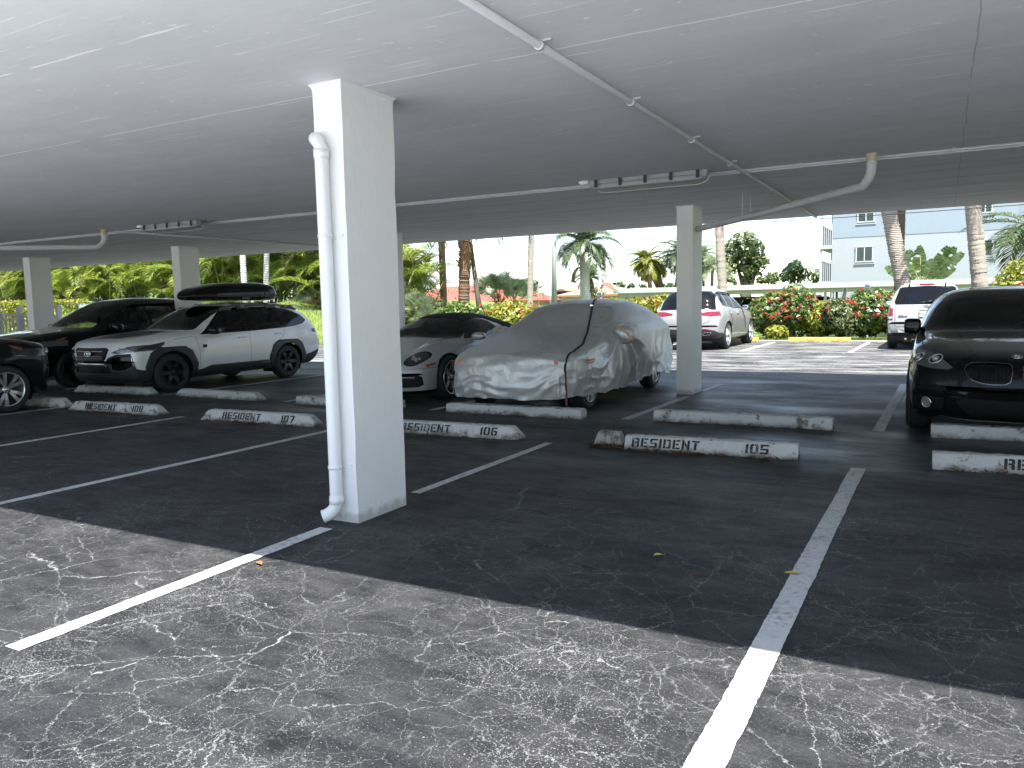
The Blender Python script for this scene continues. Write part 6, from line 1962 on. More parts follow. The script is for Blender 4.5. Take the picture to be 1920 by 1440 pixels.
    q = MB(); k = len(path) // 5; q.box(path[k] + np.array([0, -.01, .012]), (.04, .07, .02)); q.build("buckle", M_CHROME, st)
    # wheels showing below the hem
    fake = Car.__new__(Car); fake.S = dict(W=1.72, axles=(.92, 3.76), s0=s0, wr=.325); fake.root = root
    fake.wheels(spokes(7, .22, .16), M_ALU, M_TYRE, tw=.215, rr=.70, inset=.0)
    q = MB(); q.box((0, .08, .27), (1.5, 3.9, .12)); q.build("underbody", M_DARK, root)
    return root


covered_car()
# ================================================================== vegetation
def px(x, y, Y): 
    p = at(x, y, Y); return float(p[0])


def leaf_cloud(n, c, r, size, seed, up=0.25, shellness=0.55, flat=0.0, lump=0.35, zmin=None):
    """leaf quads on and inside a lumpy ellipsoid"""
    g = np.random.default_rng(seed)
    d = g.normal(size=(n, 3)); d /= np.linalg.norm(d, axis=1)[:, None]
    k = 9
    ctr = g.normal(size=(k, 3)); ctr /= np.linalg.norm(ctr, axis=1)[:, None]
    amp = g.uniform(-1, 1, k)
    lum = 1 + lump * (np.exp(-((1 - d @ ctr.T) / .22)) * amp).sum(1)
    rad = (1 - (1 - shellness) * g.random(n) ** 1.7) * lum
    P = np.array(c) + d * np.array(r) * rad[:, None]
    if zmin is not None:
        P[:, 2] = np.maximum(P[:, 2], zmin + g.random(n) * .1)
    nrm = d + g.normal(0, .55, (n, 3)) + np.array([0, 0, up]); nrm /= np.linalg.norm(nrm, axis=1)[:, None]
    t = np.cross(nrm, g.normal(size=(n, 3))); t /= np.linalg.norm(t, axis=1)[:, None]
    b = np.cross(nrm, t)
    s_ = size * (.45 + 1.5 * g.random(n) ** 1.8)[:, None]
    fold = nrm * s_ * .18
    return np.stack([P - t * s_, P + b * s_ * .42 + fold, P + t * s_, P - b * s_ * .42 + fold], 1).reshape(-1, 3)


def frond(L_, az, el, droop, nl, ll, lw, seed, twist=0.0, stiff=0.0, hang=0.5, base=(0, 0, 0), petiole=.15, vee=.35):
    """one pinnate palm leaf: verts of leaflet quads and of the rachis quads"""
    g = np.random.default_rng(seed)
    K = 22
    t = np.linspace(0, 1, K)
    e = el - droop * t ** 1.35
    ds = L_ / (K - 1)
    h = np.array([math.cos(az), math.sin(az), 0]); z = np.array([0, 0, 1.0])
    dirs = np.cos(e)[:, None] * h + np.sin(e)[:, None] * z
    pts = np.array(base) + np.concatenate([[np.zeros(3)], np.cumsum(dirs[:-1] * ds, 0)])
    side = np.cross(h, z)
    tl = np.linspace(petiole, .985, nl)
    V = []
    for sg in (-1, 1):
        tt = np.clip(tl + g.normal(0, .008, nl), 0, .999)
        i = (tt * (K - 1)).astype(int); f = (tt * (K - 1) - i)[:, None]
        P = pts[i] * (1 - f) + pts[np.minimum(i + 1, K - 1)] * f
        D = dirs[i]
        up = np.cross(side, D) * -1
        up = np.where((up[:, 2] < 0)[:, None], -up, up)
        prof = np.sin(PI * np.clip(.12 + .83 * tl, 0, 1)) ** .6
        ln = ll * prof * g.uniform(.85, 1.12, nl)
        dr = side * sg * (1 - .25 * tl[:, None]) + D * (.45 + .7 * tl[:, None]) + up * vee + g.normal(0, .07, (nl, 3))
        dr /= np.linalg.norm(dr, axis=1)[:, None]
        mid = P + dr * ln[:, None] * .5
        tip_d = dr - z * hang * (1 - stiff); tip_d /= np.linalg.norm(tip_d, axis=1)[:, None]
        tip = mid + tip_d * ln[:, None] * .5
        wv = np.cross(dr, up); wv /= np.linalg.norm(wv, axis=1)[:, None] + 1e-9
        w = lw * prof[:, None] * .5
        V.append(np.stack([P - wv * w * .5, P + wv * w * .5, mid + wv * w, mid - wv * w], 1))
        V.append(np.stack([mid - wv * w, mid + wv * w, tip + wv * w * .12, tip - wv * w * .12], 1))
    V = np.concatenate(V).reshape(-1, 3)
    rw = np.linspace(.028, .006, K) * (L_ / 2.5)
    R = np.stack([pts[:-1] - side * rw[:-1, None], pts[:-1] + side * rw[:-1, None], pts[1:] + side * rw[1:, None], pts[1:] - side * rw[1:, None]], 1).reshape(-1, 3)
    up_ = z * rw[:, None]
    R2 = np.stack([pts[:-1] - up_[:-1], pts[:-1] + up_[:-1], pts[1:] + up_[1:], pts[1:] - up_[1:]], 1).reshape(-1, 3)
    return V, np.concatenate([R, R2])


def crown(n, L_, ll, lw, seed, el=(-.5, 1.2), droop=(.9, 1.8), nl=46, hang=.6, stiff=0., vee=.3, petiole=.12):
    g = np.random.default_rng(seed)
    A, B = [], []
    for k in range(n):
        q = (k + .5) / n
        a, b = frond(L_ * g.uniform(.85, 1.1), k * 2.39996 + g.normal(0, .2), el[1] - (el[1] - el[0]) * q ** .8, g.uniform(*droop), nl, ll, lw, seed * 100 + k, hang=hang, stiff=stiff, vee=vee, petiole=petiole)
        A.append(a); B.append(b)
    return np.concatenate(A), np.concatenate(B)


def fan_leaf(c, d, R, seed, nseg=26, span=2.6, cup=.3):
    """fan palm leaf at the end of a petiole"""
    g = np.random.default_rng(seed)
    d = np.array(d, float); d /= np.linalg.norm(d)
    z = np.array([0, 0, 1.0]); s = np.cross(d, z); s /= np.linalg.norm(s) + 1e-9
    ro = g.normal(0, .8); up0 = np.cross(s, d); s, up = s * math.cos(ro) + up0 * math.sin(ro), up0 * math.cos(ro) - s * math.sin(ro)
    V = []
    for k in range(nseg):
        a = (k / (nseg - 1) - .5) * span * 1.0
        r_ = R * (1 - .25 * abs(a / span * 2) ** 2) * g.uniform(.9, 1.08)
        v = d * math.cos(a) + s * math.sin(a) + up * cup * abs(math.sin(a)) * .6
        v /= np.linalg.norm(v)
        w = np.cross(v, up); w /= np.linalg.norm(w) + 1e-9
        p0 = np.array(c); p1 = p0 + v * r_ * .6; tip = p1 + (v - z * g.uniform(.15, .6)) * r_ * .4
        ww = r_ * span / nseg * .28
        V += [p0 - w * .004, p0 + w * .004, p1 + w * ww, p1 - w * ww, p1 - w * ww, p1 + w * ww, tip + w * .004, tip - w * .004]
    return np.array(V)


def trunk(b, pts, r0, r1, ring=.06, amp=.05, n=14, seed=0, rough=.03):
    """ringed palm trunk"""
    g = np.random.default_rng(seed)
    P = np.array(pts, float)
    d = np.concatenate([[0], np.cumsum(np.linalg.norm(np.diff(P, axis=0), axis=1))])
    k = int(d[-1] / ring * 2) + 2
    s = np.linspace(0, d[-1], k)
    C = np.stack([np.interp(s, d, P[:, i]) for i in range(3)], 1)
    for _ in range(3): C[1:-1] = (C[:-2] + C[1:-1] * 2 + C[2:]) / 4
    rad = np.interp(s, [0, d[-1]], [r0, r1]) * (1 + amp * np.where(np.arange(k) % 2 == 0, 1, -.4)) * (1 + g.normal(0, rough, k))
    b.tube(C, rad, n)


def barkmat(name, c1, c2, ringscale=9, dark=(.06, .045, .035)):
    t = NT(name)
    P = t.world()
    n = t.noise(t.world((4, 4, 1.0)), 5, 6)
    wv = t.n('TexWave', bands_direction='Z'); wv.inputs['Scale'].default_value = ringscale; wv.inputs['Distortion'].default_value = 2.4; wv.inputs['Detail'].default_value = 3; wv.inputs['Detail Scale'].default_value = 1.4
    t.l(P, wv.inputs['Vector'])
    c = t.mix(n, c1, c2)
    rg = t.ramp(wv.outputs['Fac'], .05, .30)
    c = t.mix(t.math('MULTIPLY', t.math('SUBTRACT', 1.0, rg), .75), c, dark)
    t.set(Base_Color=c, Roughness=.85)
    t.bump(t.math('ADD', wv.outputs['Fac'], n), .6, .02)
    return t.m


LM_ARECA = leafmat("areca_leaves", [(.09, .17, .03), (.19, .29, .045), (.34, .40, .07), (.48, .46, .10)], .4, .42)
LM_DEAD = leafmat("dry_fronds", [(.22, .14, .06), (.30, .20, .09), (.16, .10, .05)], .7, .15)
LM_PALM = leafmat("palm_leaves", [(.035, .065, .026), (.065, .105, .038), (.11, .15, .06)], .4, .2)
LM_YPALM = leafmat("yellow_palm_leaves", [(.10, .14, .02), (.19, .21, .03), (.27, .26, .05)], .45, .3)
LM_GREY = leafmat("grey_green_fans", [(.15, .21, .11), (.25, .31, .17), (.36, .40, .24)], .45, .4)
LM_BUSH = leafmat("hedge_leaves", [(.028, .065, .018), (.06, .115, .025), (.12, .18, .035), (.21, .25, .045)], .38, .25)
LM_LIME = leafmat("lime_leaves", [(.10, .14, .015), (.19, .22, .025), (.30, .30, .035), (.36, .33, .06)], .42, .3)
LM_TREE = leafmat("tree_leaves", [(.035, .065, .022), (.075, .115, .038), (.135, .17, .06), (.19, .21, .085)], .4, .25)
LM_TREE2 = leafmat("dark_tree_leaves", [(.022, .055, .024), (.045, .09, .034), (.08, .13, .05)], .4, .2)
LM_FLOW = leafmat("red_flowers", [(.42, .035, .035), (.50, .08, .05), (.38, .03, .06), (.52, .17, .06)], .5, .3)
LM_PINK = leafmat("coral_flowers", [(.62, .14, .10), (.58, .07, .09), (.66, .30, .14)], .5, .3)
LM_BANANA = leafmat("traveller_leaves", [(.045, .095, .020), (.085, .14, .03), (.12, .17, .045)], .35, .3)
M_STEM = plain("woody_stem", (.13, .10, .07), .85, var=.3)
M_RACH = plain("palm_stem", (.16, .17, .05), .6, var=.3)
M_COCO = barkmat("ringed_trunk", (.32, .27, .22), (.48, .42, .35), 8)
M_COCO2 = barkmat("banded_trunk", (.30, .25, .20), (.46, .39, .32), 5, (.03, .024, .02))
M_SABAL = barkmat("rough_trunk", (.17, .10, .06), (.34, .22, .13), 12, (.05, .03, .02))
M_PALE = barkmat("pale_trunk", (.46, .45, .42), (.60, .58, .55), 3, (.34, .32, .30))


def bush(name, label, c, r, n, size, mats, seed, cat="bush", group=None, flowers=0, fmat=None, zmin=0.0, fs=.055, lump=.35, stems=True):
    root = empty(name, (c[0], c[1], 0), 0, label, cat, group)
    V = leaf_cloud(n, (0, 0, c[2]), r, size, seed, zmin=zmin, lump=lump)
    V2 = leaf_cloud(n // 2, (0, 0, c[2]), tuple(k * .72 for k in r), size * 1.25, seed + 1, zmin=zmin, lump=lump)
    V = np.concatenate([V, V2]); mi = np.zeros(len(V) // 4, int); F = []
    if flowers:
        g = np.random.default_rng(seed + 5)
        for k in range(max(1, int(flowers * .6))):
            d = g.normal(size=3); d[2] = abs(d[2]) * .9 - .15; d[1] = -abs(d[1]); d /= np.linalg.norm(d)
            p = np.array([0, 0, c[2]]) + d * np.array(r) * g.uniform(.92, 1.08)
            F.append(leaf_cloud(26, p, (fs * 1.5 * g.uniform(.7, 1.3), fs, fs * 1.1), fs * .62, seed * 50 + k, lump=.1))
    F = np.concatenate(F) if F else np.zeros((0, 3))
    quads_obj("foliage", np.concatenate([V, F]), 4, [mats, fmat or LM_FLOW], root, mi=np.concatenate([mi, np.ones(len(F) // 4, int)]))
    if stems:
        g = np.random.default_rng(seed + 9); b = MB()
        for k in range(7):
            x, y = g.normal(0, r[0] * .3), g.normal(0, r[1] * .3)
            b.tube(np.array([(x * .5, y * .5, zmin - .03), (x, y, c[2] * .6), (x * 1.6, y * 1.5, c[2] + r[2] * .4)]), [.03, .02, .008], 6)
        b.build("stems", M_STEM, root)
    return root


# flowering hedge along the far kerb, each shrub on its own
Yh = 29.6
HB = [  # px, half width, centre z, height r, kind, label
    (1245, .95, .85, .80, 'lime', "yellow green shrub with coral blooms just left of the silver white SUV", 20, LM_PINK),
    (1195, .9, .85, .75, 'lime', "lime shrub with orange blooms showing over the back of the covered car", 16, LM_PINK),
    (1448, .85, .82, .85, 'bush', "dark flowering shrub by the front wheel of the silver white SUV", 34, LM_FLOW),
    (1487, .8, .95, .86, 'bush', "tall hedge shrub crowded with red blooms, behind the left end of the guest stop", 46, LM_FLOW),
    (1535, .75, .72, .70, 'lime', "bright lime green shrub behind the GUEST wheel stop", 4, LM_PINK),
    (1580, .8, .78, .74, 'bush2', "grey green shrub behind the right end of the guest stop", 8, LM_FLOW),
    (1632, .85, .88, .86, 'bush', "dark shrub with red blooms beside the white SUV", 40, LM_FLOW),
    (1690, .9, .9, .85, 'bush', "dark hedge shrub hidden mostly behind the white SUV", 12, LM_FLOW),
    (1785, .9, .8, .7, 'bush2', "low shrub between the white SUV and the black saloon roof", 6, LM_FLOW),
]
for i, (x, w, cz, h, kind, lab, nf, fm) in enumerate(HB):
    X = px(x, 590, Yh)
    bush("flowering_shrub" if nf > 10 else "hedge_shrub", lab, (X, Yh + .25 * math.sin(i * 2.1), cz), (w, .8, h), 2600, .075, {'lime': LM_LIME, 'bush': LM_BUSH, 'bush2': LM_TREE}[kind], 100 + i * 7, "shrub", None, nf, fm, zmin=-.03)
bush("ground_shrub", "small lime green plant at the foot of the hedge near the silver white SUV", (px(1455, 630, 28.7), 28.7, .25), (.42, .35, .30), 700, .07, LM_LIME, 301, "shrub", zmin=0)
HB2 = [(1150, 1.0, .90, .72, 'lime', "flowering shrub showing above the windscreen of the covered car", 22, LM_PINK), (1085, 1.0, .80, .60, 'lime', "yellow green shrub under the royal palm trunk", 12, LM_PINK),
       (1020, 1.1, .80, .62, 'lime', "lime shrub below the terracotta house, left of the royal palm", 14, LM_PINK), (962, 1.1, .80, .70, 'lime', "bright hedge shrub with coral blooms behind the covered car bonnet", 26, LM_FLOW),
       (912, 1.0, .75, .65, 'bush', "dark green shrub with red blooms right of the rough palm trunk", 14, LM_FLOW), (862, .9, .80, .75, 'bush', "dark shrub at the foot of the rough palm trunk", 6, LM_FLOW),
       (812, 1.0, .75, .75, 'bush2', "olive shrub over the roof of the grey sports car", 3, LM_FLOW), (768, 1.0, .70, .8, 'lime', "pale lime shrub right beside the front pillar", 0, None)]
for i, (x, w, cz, h, kind, lab, nf, fm) in enumerate(HB2):
    X = px(x, 580, 30.0)
    bush("flowering_shrub" if nf > 10 else "hedge_shrub", lab, (X, 30.0 + .3 * math.sin(i * 1.7), cz), (w * 1.15, .9, h), 2600, .08, {'lime': LM_LIME, 'bush': LM_BUSH, 'bush2': LM_TREE}[kind], 400 + i * 7, "shrub", None, nf, fm, zmin=-.03)
bush("flowering_shrub", "shrub with red blooms behind the tail of the white wagon", (px(598, 590, 29), 29.0, 1.0), (1.2, .9, 1.25), 2600, .08, LM_BUSH, 461, "shrub", None, 30, LM_FLOW, zmin=0)
bush("flowering_shrub", "leafy shrub with orange blooms at the right edge above the black saloon", (px(1930, 520, 27.5), 27.5, 1.35), (.85, .8, 1.15), 4200, .07, LM_LIME, 467, "shrub", None, 10, LM_PINK, zmin=0)
bush("hedge_shrub", "leafy shrub between the tail of the white wagon and the front pillar foot", (px(640, 590, 30), 30, 1.0), (1.4, .9, 1.2), 2000, .08, LM_BUSH, 463, "shrub", zmin=0)

# areca palm clumps behind the bank at far left
def areca(seed):
    g = np.random.default_rng(seed)
    A, B, Dd = [], [], []
    st = MB()
    for k in range(46):
        x, y = g.normal(0, .75), g.normal(0, .55)
        zb = g.uniform(.1, 3.6) * (.4 + .6 * g.random())
        a, b = frond(g.uniform(1.7, 2.6), g.uniform(0, 2 * PI) if g.random() < .5 else g.normal(-PI / 2, .9), g.uniform(.5, 1.35), g.uniform(1.1, 2.2), 34, .62, .042, seed * 1000 + k, base=(x, y, zb), hang=.55, vee=.5, petiole=.22)
        (Dd if g.random() < .07 else A).append(a); B.append(b)
        if k % 3 == 0: st.tube(np.array([(x * .6, y * .6, -.1), (x, y, zb)]), .035, 6)
    return np.concatenate(A), np.concatenate(B), (np.concatenate(Dd) if Dd else None), st


AR = []
for sd in (1, 2, 3, 4):
    A, B, Dd, st = areca(sd)
    e = empty("areca_palm", (0, 0, 0), 0, "x", "palm")
    quads_obj("fronds", A, 4, LM_ARECA, e); quads_obj("midribs", B, 4, M_RACH, e)
    if Dd is not None: quads_obj("dry_fronds", Dd, 4, LM_DEAD, e)
    st.build("canes", M_RACH, e)
    AR.append(e)
g = np.random.default_rng(21)
spots = []
for row, (y0, z0) in enumerate(((29.6, 1.5), (31.6, 1.7))):
    for k in range(16):
        spots.append((-55 + k * 2.05 + row * 1.0 + g.normal(0, .25), y0 + g.normal(0, .3), z0))
for i, (x, y, z) in enumerate(spots):
    if x > -24.2: z = 0.0 if x > -22 else .4
    o = AR[i] if i < 4 else copy_tree(AR[i % 4])
    o.location = (x, y, bankz(np.array([x]), np.array([min(y, 29)]))[0] - .1 if x < -21 else 0)
    o.rotation_euler = (0, 0, g.uniform(-.5, .5))
    s_ = g.uniform(.95, 1.25); o.scale = (s_, s_, s_ * 1.05)
    o['label'] = "feathery areca palm clump in the thick row behind the bank at far left"
    o['group'] = "areca palms behind the bank"


# palms
def palm(name, label, base, top, r0, r1, bark, crown_args=None, leaf=None, group=None, ring=.07, amp=.05, dead=0, bend=None, rough=.03):
    base = np.array(base, float); top = np.array(top, float)
    e = empty(name, tuple(base), 0, label, "palm", group)
    b = MB()
    mid = (base + top) / 2 + (np.array(bend) if bend is not None else 0)
    trunk(b, [base - base + [0, 0, -.1], mid - base, top - base], r0, r1, ring, amp, seed=int(abs(base[0] * 7)), rough=rough)
    b.build("trunk", bark, e)
    if crown_args:
        A, B = crown(**crown_args)
        off = top - base
        quads_obj("fronds", A + off, 4, leaf, e); quads_obj("midribs", B + off, 4, M_RACH, e)
    return e


T = lambda x, y, Y: at(x, y, Y)
# royal palm in the middle
b0 = T(1098, 556, 40); t0 = T(1095, 457, 40)
e = palm("royal_palm", "royal palm with smooth pale trunk and drooping crown left of the right rear pillar", (b0[0], 40, 0), tuple(t0), .30, .24, M_PALE, dict(n=22, L_=2.15, ll=.68, lw=.06, seed=3, el=(-.55, 1.3), droop=(1.0, 1.8), nl=50, hang=1.0), LM_PALM, ring=.25, amp=.01)
b = MB(); b.tube(np.array([(0, 0, t0[2] - .9), (0, 0, t0[2] + .1)]), [.22, .12], 12); b.build("crownshaft", plain("crownshaft_green", (.10, .15, .06), .4), e)
b = MB(); pp = T(1080, 511, 40); b.tube(np.array([(-.05, -.1, pp[2] + .25), (-.35, -.3, pp[2] + .22), (-.55, -.3, pp[2] - .1), (-.62, -.3, pp[2] - .5), (-.4, -.3, pp[2] - .55)]), [.03, .06, .10, .12, .02], 8); b.build("dead_sheath", plain("brown_sheath", (.17, .11, .08), .8), e)
# bare trunks whose crowns are above the deck edge: give them crowns out of view
def tall(label, pxl, yb, yt, Y, w, bark, h=8.5, leaf=LM_PALM, seed=5, name="coconut_palm", kink=None, **k):
    lo = T(pxl[0], yb, Y); hi = T(pxl[1], yt, Y)
    d = hi - lo; slope = d[0] / d[2]
    b0 = lo - d * (lo[2] / d[2]); tp = lo + d * ((h - lo[2]) / d[2])
    r_ = w / 2 / FPX * float(lo @ F_ - H_CAM * F_[2])
    return palm(name, label, (b0[0], Y, 0), tuple(tp), r_ * 1.04, r_ * .92, bark, dict(n=18, L_=3.0, ll=.8, lw=.06, seed=seed, el=(-.6, 1.2), droop=(.9, 1.6), nl=34), leaf, **k)


tall("leaning coconut palm with dark banded trunk behind the white SUV", (1694, 1667), 535, 398, 31.0, 27, M_COCO2, seed=6, ring=.11, amp=.05)
tall("thick pale ringed palm trunk right of the traveller's palm", (1838, 1824), 535, 385, 30.5, 27, M_COCO, seed=7, ring=.085)
tall("slim brown palm trunk just right of the banded coconut trunk", (1687, 1690), 470, 398, 33.0, 15, plain("dark_trunk", (.12, .09, .07), .9, var=.3), seed=8, h=9.5)
tall("ringed palm trunk rising behind the roof of the silver white SUV", (1354, 1349), 530, 430, 33.0, 17, M_COCO, seed=9, ring=.10)
tall("straight grey brown palm trunk left of the rough trunk", (833, 828), 590, 455, 33.5, 13, M_SABAL, seed=11, h=10, ring=.12, amp=.02)
tall("slim pale palm trunk in the gap left of the utility pole", (994, 996), 560, 445, 33.0, 11, M_COCO, seed=12, h=10, ring=.1, amp=.03)
tall("pale palm trunk behind the roof box, left of the two", (458, 455), 530, 478, 26.5, 11, M_PALE, seed=13, h=10, ring=.2, amp=.01, leaf=LM_ARECA)
tall("pale palm trunk behind the roof box, right of the two", (499, 500), 530, 474, 26.5, 10, M_PALE, seed=14, h=10, ring=.2, amp=.01, leaf=LM_ARECA)
e = tall("rough brown palm trunk with shaggy leaf bases, over the sports car", (869, 872), 590, 470, 32.0, 21, M_SABAL, seed=15, h=6.4, ring=.05, amp=.07, leaf=LM_PALM, rough=.05)
# shaggy boots at the top of that trunk
g = np.random.default_rng(31)
V = []
for k in range(240):
    pq = T(872, 452 + 55 * g.random(), 32.0); a = g.uniform(0, 2 * PI); r_ = .26 + .10 * g.random()
    c = np.array([pq[0] - e.location[0] + math.cos(a) * r_ * .8, math.sin(a) * r_ * .8, pq[2]])
    o = np.array([math.cos(a), math.sin(a), 0]); s_ = np.array([-math.sin(a), math.cos(a), 0])
    tip = c + o * g.uniform(.10, .26) + np.array([0, 0, g.uniform(.05, .30)])
    V += [c - s_ * .05, c + s_ * .05, tip + s_ * .02, tip - s_ * .02]
    if k % 5 == 0:
        tip = c + o * .1 - np.array([0, 0, g.uniform(.2, .7)]); V += [c - s_ * .012, c + s_ * .012, tip + s_ * .006, tip - s_ * .006]
quads_obj("leaf_bases", np.array(V), 4, plain("brown_boots", (.27, .17, .09), .85, var=.5, vscale=9), e)
lo = T(905, 590, 32.5); hi = T(883, 480, 32.5)
b = MB(); b.tube(np.array([(0, 0, -.1), hi - [lo[0], 32.5, 0] + np.array([0, 0, .6])]), [.16, .09], 8)
e = empty("bare_tree", (lo[0], 32.5, 0), 0, "bare grey trunk leaning behind the rough palm trunk", "tree trunk"); b.build("trunk", M_STEM, e)

# smaller palms beyond
def small(name, label, bx, by, tx, ty, Y, w, leaf, bark, **k):
    lo = T(bx, by, Y); hi = T(tx, ty, Y); r_ = w / 2 / FPX * float(lo @ F_)
    d = hi - lo; b0 = lo - d * (lo[2] / d[2])
    return palm(name, label, (b0[0], Y, 0), tuple(hi), r_ * 1.15, r_, bark, k, leaf)


small("yellow_palm", "yellow green palm with full crown left of the right rear pillar", 1218, 530, 1212, 488, 46, 8, LM_YPALM, M_SABAL, n=30, L_=1.3, ll=.48, lw=.06, seed=21, el=(-.9, 1.3), droop=(.8, 1.5), nl=36)
small("dark_palm", "dark green palm partly behind the right rear pillar", 1270, 530, 1276, 472, 47, 9, LM_PALM, M_SABAL, n=24, L_=1.6, ll=.55, lw=.06, seed=22, el=(-.6, 1.3), droop=(.9, 1.7), nl=36)
small("stout_palm", "short palm with thick fern covered trunk beside the yellow palm", 1236, 535, 1226, 497, 47.5, 15, LM_YPALM, M_SABAL, n=22, L_=1.3, ll=.5, lw=.06, seed=23, el=(-.9, .9), droop=(.8, 1.4), nl=30)
small("slim_palm", "slender distant palm between the right rear pillar and the big tree", 1319, 530, 1318, 478, 50, 5, LM_GREY, M_STEM, n=20, L_=1.25, ll=.45, lw=.05, seed=24, el=(-.5, 1.3), droop=(.9, 1.6), nl=30)
small("bushy_palm", "bushy pale palm just left of the ringed trunk behind the silver white SUV", 1335, 530, 1336, 500, 48, 6, LM_GREY, M_STEM, n=18, L_=1.2, ll=.45, lw=.05, seed=25, el=(-.5, 1.3), droop=(.9, 1.6), nl=30)
small("low_palm", "small palm behind the royal palm trunk against the terracotta roof", 1110, 540, 1106, 520, 46, 9, LM_PALM, M_SABAL, n=18, L_=1.1, ll=.45, lw=.06, seed=26, el=(-.3, 1.3), droop=(.8, 1.4), nl=28)
small("edge_palm", "palm with drooping fronds at the right edge of the picture", 1926, 520, 1925, 420, 33, 8, LM_PALM, M_SABAL, n=16, L_=1.9, ll=.7, lw=.05, seed=27, el=(-.9, .9), droop=(.6, 1.3), nl=36)
# bright palms right of the front pillar
small("feather_palm", "leafy green palm right beside the front pillar", 766, 560, 764, 510, 32, 6, LM_ARECA, M_STEM, n=22, L_=1.5, ll=.55, lw=.05, seed=28, el=(-.5, 1.4), droop=(.9, 1.6), nl=34)
small("feather_palm", "green palm with thin stems in front of the red roof", 789, 570, 786, 525, 34, 4, LM_ARECA, M_STEM, n=18, L_=1.25, ll=.5, lw=.05, seed=29, el=(-.3, 1.4), droop=(.9, 1.6), nl=30)


def fan_shrub(name, label, c, R, n, leaf, seed, h=.6):
    e = empty(name, (c[0], c[1], 0), 0, label, "palm")
    g = np.random.default_rng(seed); V = []; st = MB()
    for k in range(n):
        az = k * 2.39996; el = g.uniform(.35, 1.5)
        d = np.array([math.cos(az) * math.cos(el), math.sin(az) * math.cos(el), math.sin(el)])
        p = np.array([0, 0, c[2]]) + d * R * g.uniform(.5, 1.0)
        st.tube(np.array([(0, 0, c[2] - .2), p * .5 + [0, 0, .5 * c[2]], p]), .012, 5)
        V.append(fan_leaf(p, d + np.array([g.normal(0, .25), -.35, g.uniform(-.1, .5)]), R * h, seed * 100 + k))
    quads_obj("fans", np.concatenate(V), 4, leaf, e); st.build("stalks", M_RACH, e)
    if c[2] > .5:
        b = MB(); trunk(b, [(0, 0, -.1), (0, 0, c[2])], .14, .12, .06, .06); b.build("trunk", M_SABAL, e)


q = T(935, 560, 36); fan_shrub("fan_palm", "grey green fan palm between the rough trunk and the slim pale trunk", (q[0], 36, 1.55), 1.3, 26, LM_GREY, 3)
q = T(965, 565, 37); fan_shrub("fan_palm", "pale fan palm just left of the slim pale trunk", (q[0], 37, 1.35), 1.15, 22, LM_GREY, 4)
q = T(780, 585, 29); fan_shrub("saw_palmetto", "spiky blue green palmetto over the windscreen of the sports car", (q[0], 29, .9), .9, 26, LM_GREY, 5)
q = T(798, 600, 29); fan_shrub("saw_palmetto", "low palmetto with narrow blades against the hedge left of the rough trunk", (q[0], 28.9, .55), .7, 20, LM_GREY, 6)
q = T(585, 560, 28.5); fan_shrub("saw_palmetto", "pale spiky palmetto behind the spoiler of the white wagon", (q[0], 28.5, 1.1), .95, 22, LM_GREY, 7)


# broadleaf trees
def tree(name, label, blobs, base, tr, n, size, leaf, seed, cat="tree"):
    e = empty(name, base, 0, label, cat)
    B0 = np.array(base)
    V = []
    tb = MB()
    for i, (c, r) in enumerate(blobs):
        c = np.array(c) - B0
        w = int(n * r[0] * r[2])
        V.append(leaf_cloud(w, c, r, size, seed + i, lump=.5, shellness=.45))
        tb.tube(np.array([(0, 0, -.1), (c * np.array([.15, .15, .45])), c * .85]), [tr, tr * .7, tr * .2], 8)
    quads_obj("crown", np.concatenate(V), 4, leaf, e); tb.build("trunk", M_STEM, e)


def bl(x, y, Y, rx, rz, ry=None):
    p = T(x, y, Y); k = float((p - [0, 0, H_CAM]) @ F_) / FPX
    return (p, (rx * k * .9, (ry or rx) * k * .9, rz * k))


Yt = 62
tree("big_tree", "large round broadleaf tree beyond the carport, right of the right rear pillar", [bl(1400, 462, Yt, 38, 34), bl(1378, 480, Yt, 26, 26), bl(1422, 490, Yt, 24, 22), bl(1405, 510, Yt, 22, 18), bl(1365, 505, Yt - 1, 14, 18)], (T(1400, 540, Yt)[0], Yt, 0), .35, 420, .19, LM_TREE, 51)
tree("round_tree", "smaller dark round tree between the big tree and the apartment block", [bl(1490, 505, 66, 24, 20), bl(1478, 518, 66, 18, 12), bl(1504, 515, 66, 16, 14)], (T(1490, 540, 66)[0], 66, 0), .25, 420, .19, LM_TREE2, 61)
tree("distant_tree", "low distant tree between the big and the small round tree", [bl(1448, 522, 75, 18, 10), bl(1432, 525, 75, 14, 8)], (T(1445, 540, 75)[0], 75, 0), .2, 420, .2, LM_TREE, 66)
tree("distant_tree", "small tree beside the balconies of the apartment block", [bl(1528, 522, 70, 12, 12)], (T(1528, 540, 70)[0], 70, 0), .2, 420, .2, LM_TREE, 68)
tree("bushy_tree", "yellow green tree at the left foot of the big tree", [bl(1362, 515, 52, 12, 14), bl(1372, 525, 52, 10, 8)], (T(1362, 540, 52)[0], 52, 0), .15, 420, .17, LM_GREY, 71)
tree("dome_tree", "green dome shaped tree left of the terracotta house", [bl(990, 536, 70, 26, 14), bl(975, 540, 70, 16, 10)], (T(990, 560, 70)[0], 70, 0), .25, 420, .2, LM_TREE2, 74)
tree("sparse_tree", "thin leafed small tree in front of the red roof house", [bl(848, 548, 40, 12, 14)], (T(850, 560, 40)[0], 40, 0), .05, 120, .10, LM_YPALM, 76)
tree("sparse_tree", "small reddish leaved tree before the arched window of the terracotta house", [bl(1010, 552, 42, 14, 14)], (T(1010, 570, 42)[0], 42, 0), .06, 260, .12, LM_GREY, 78)
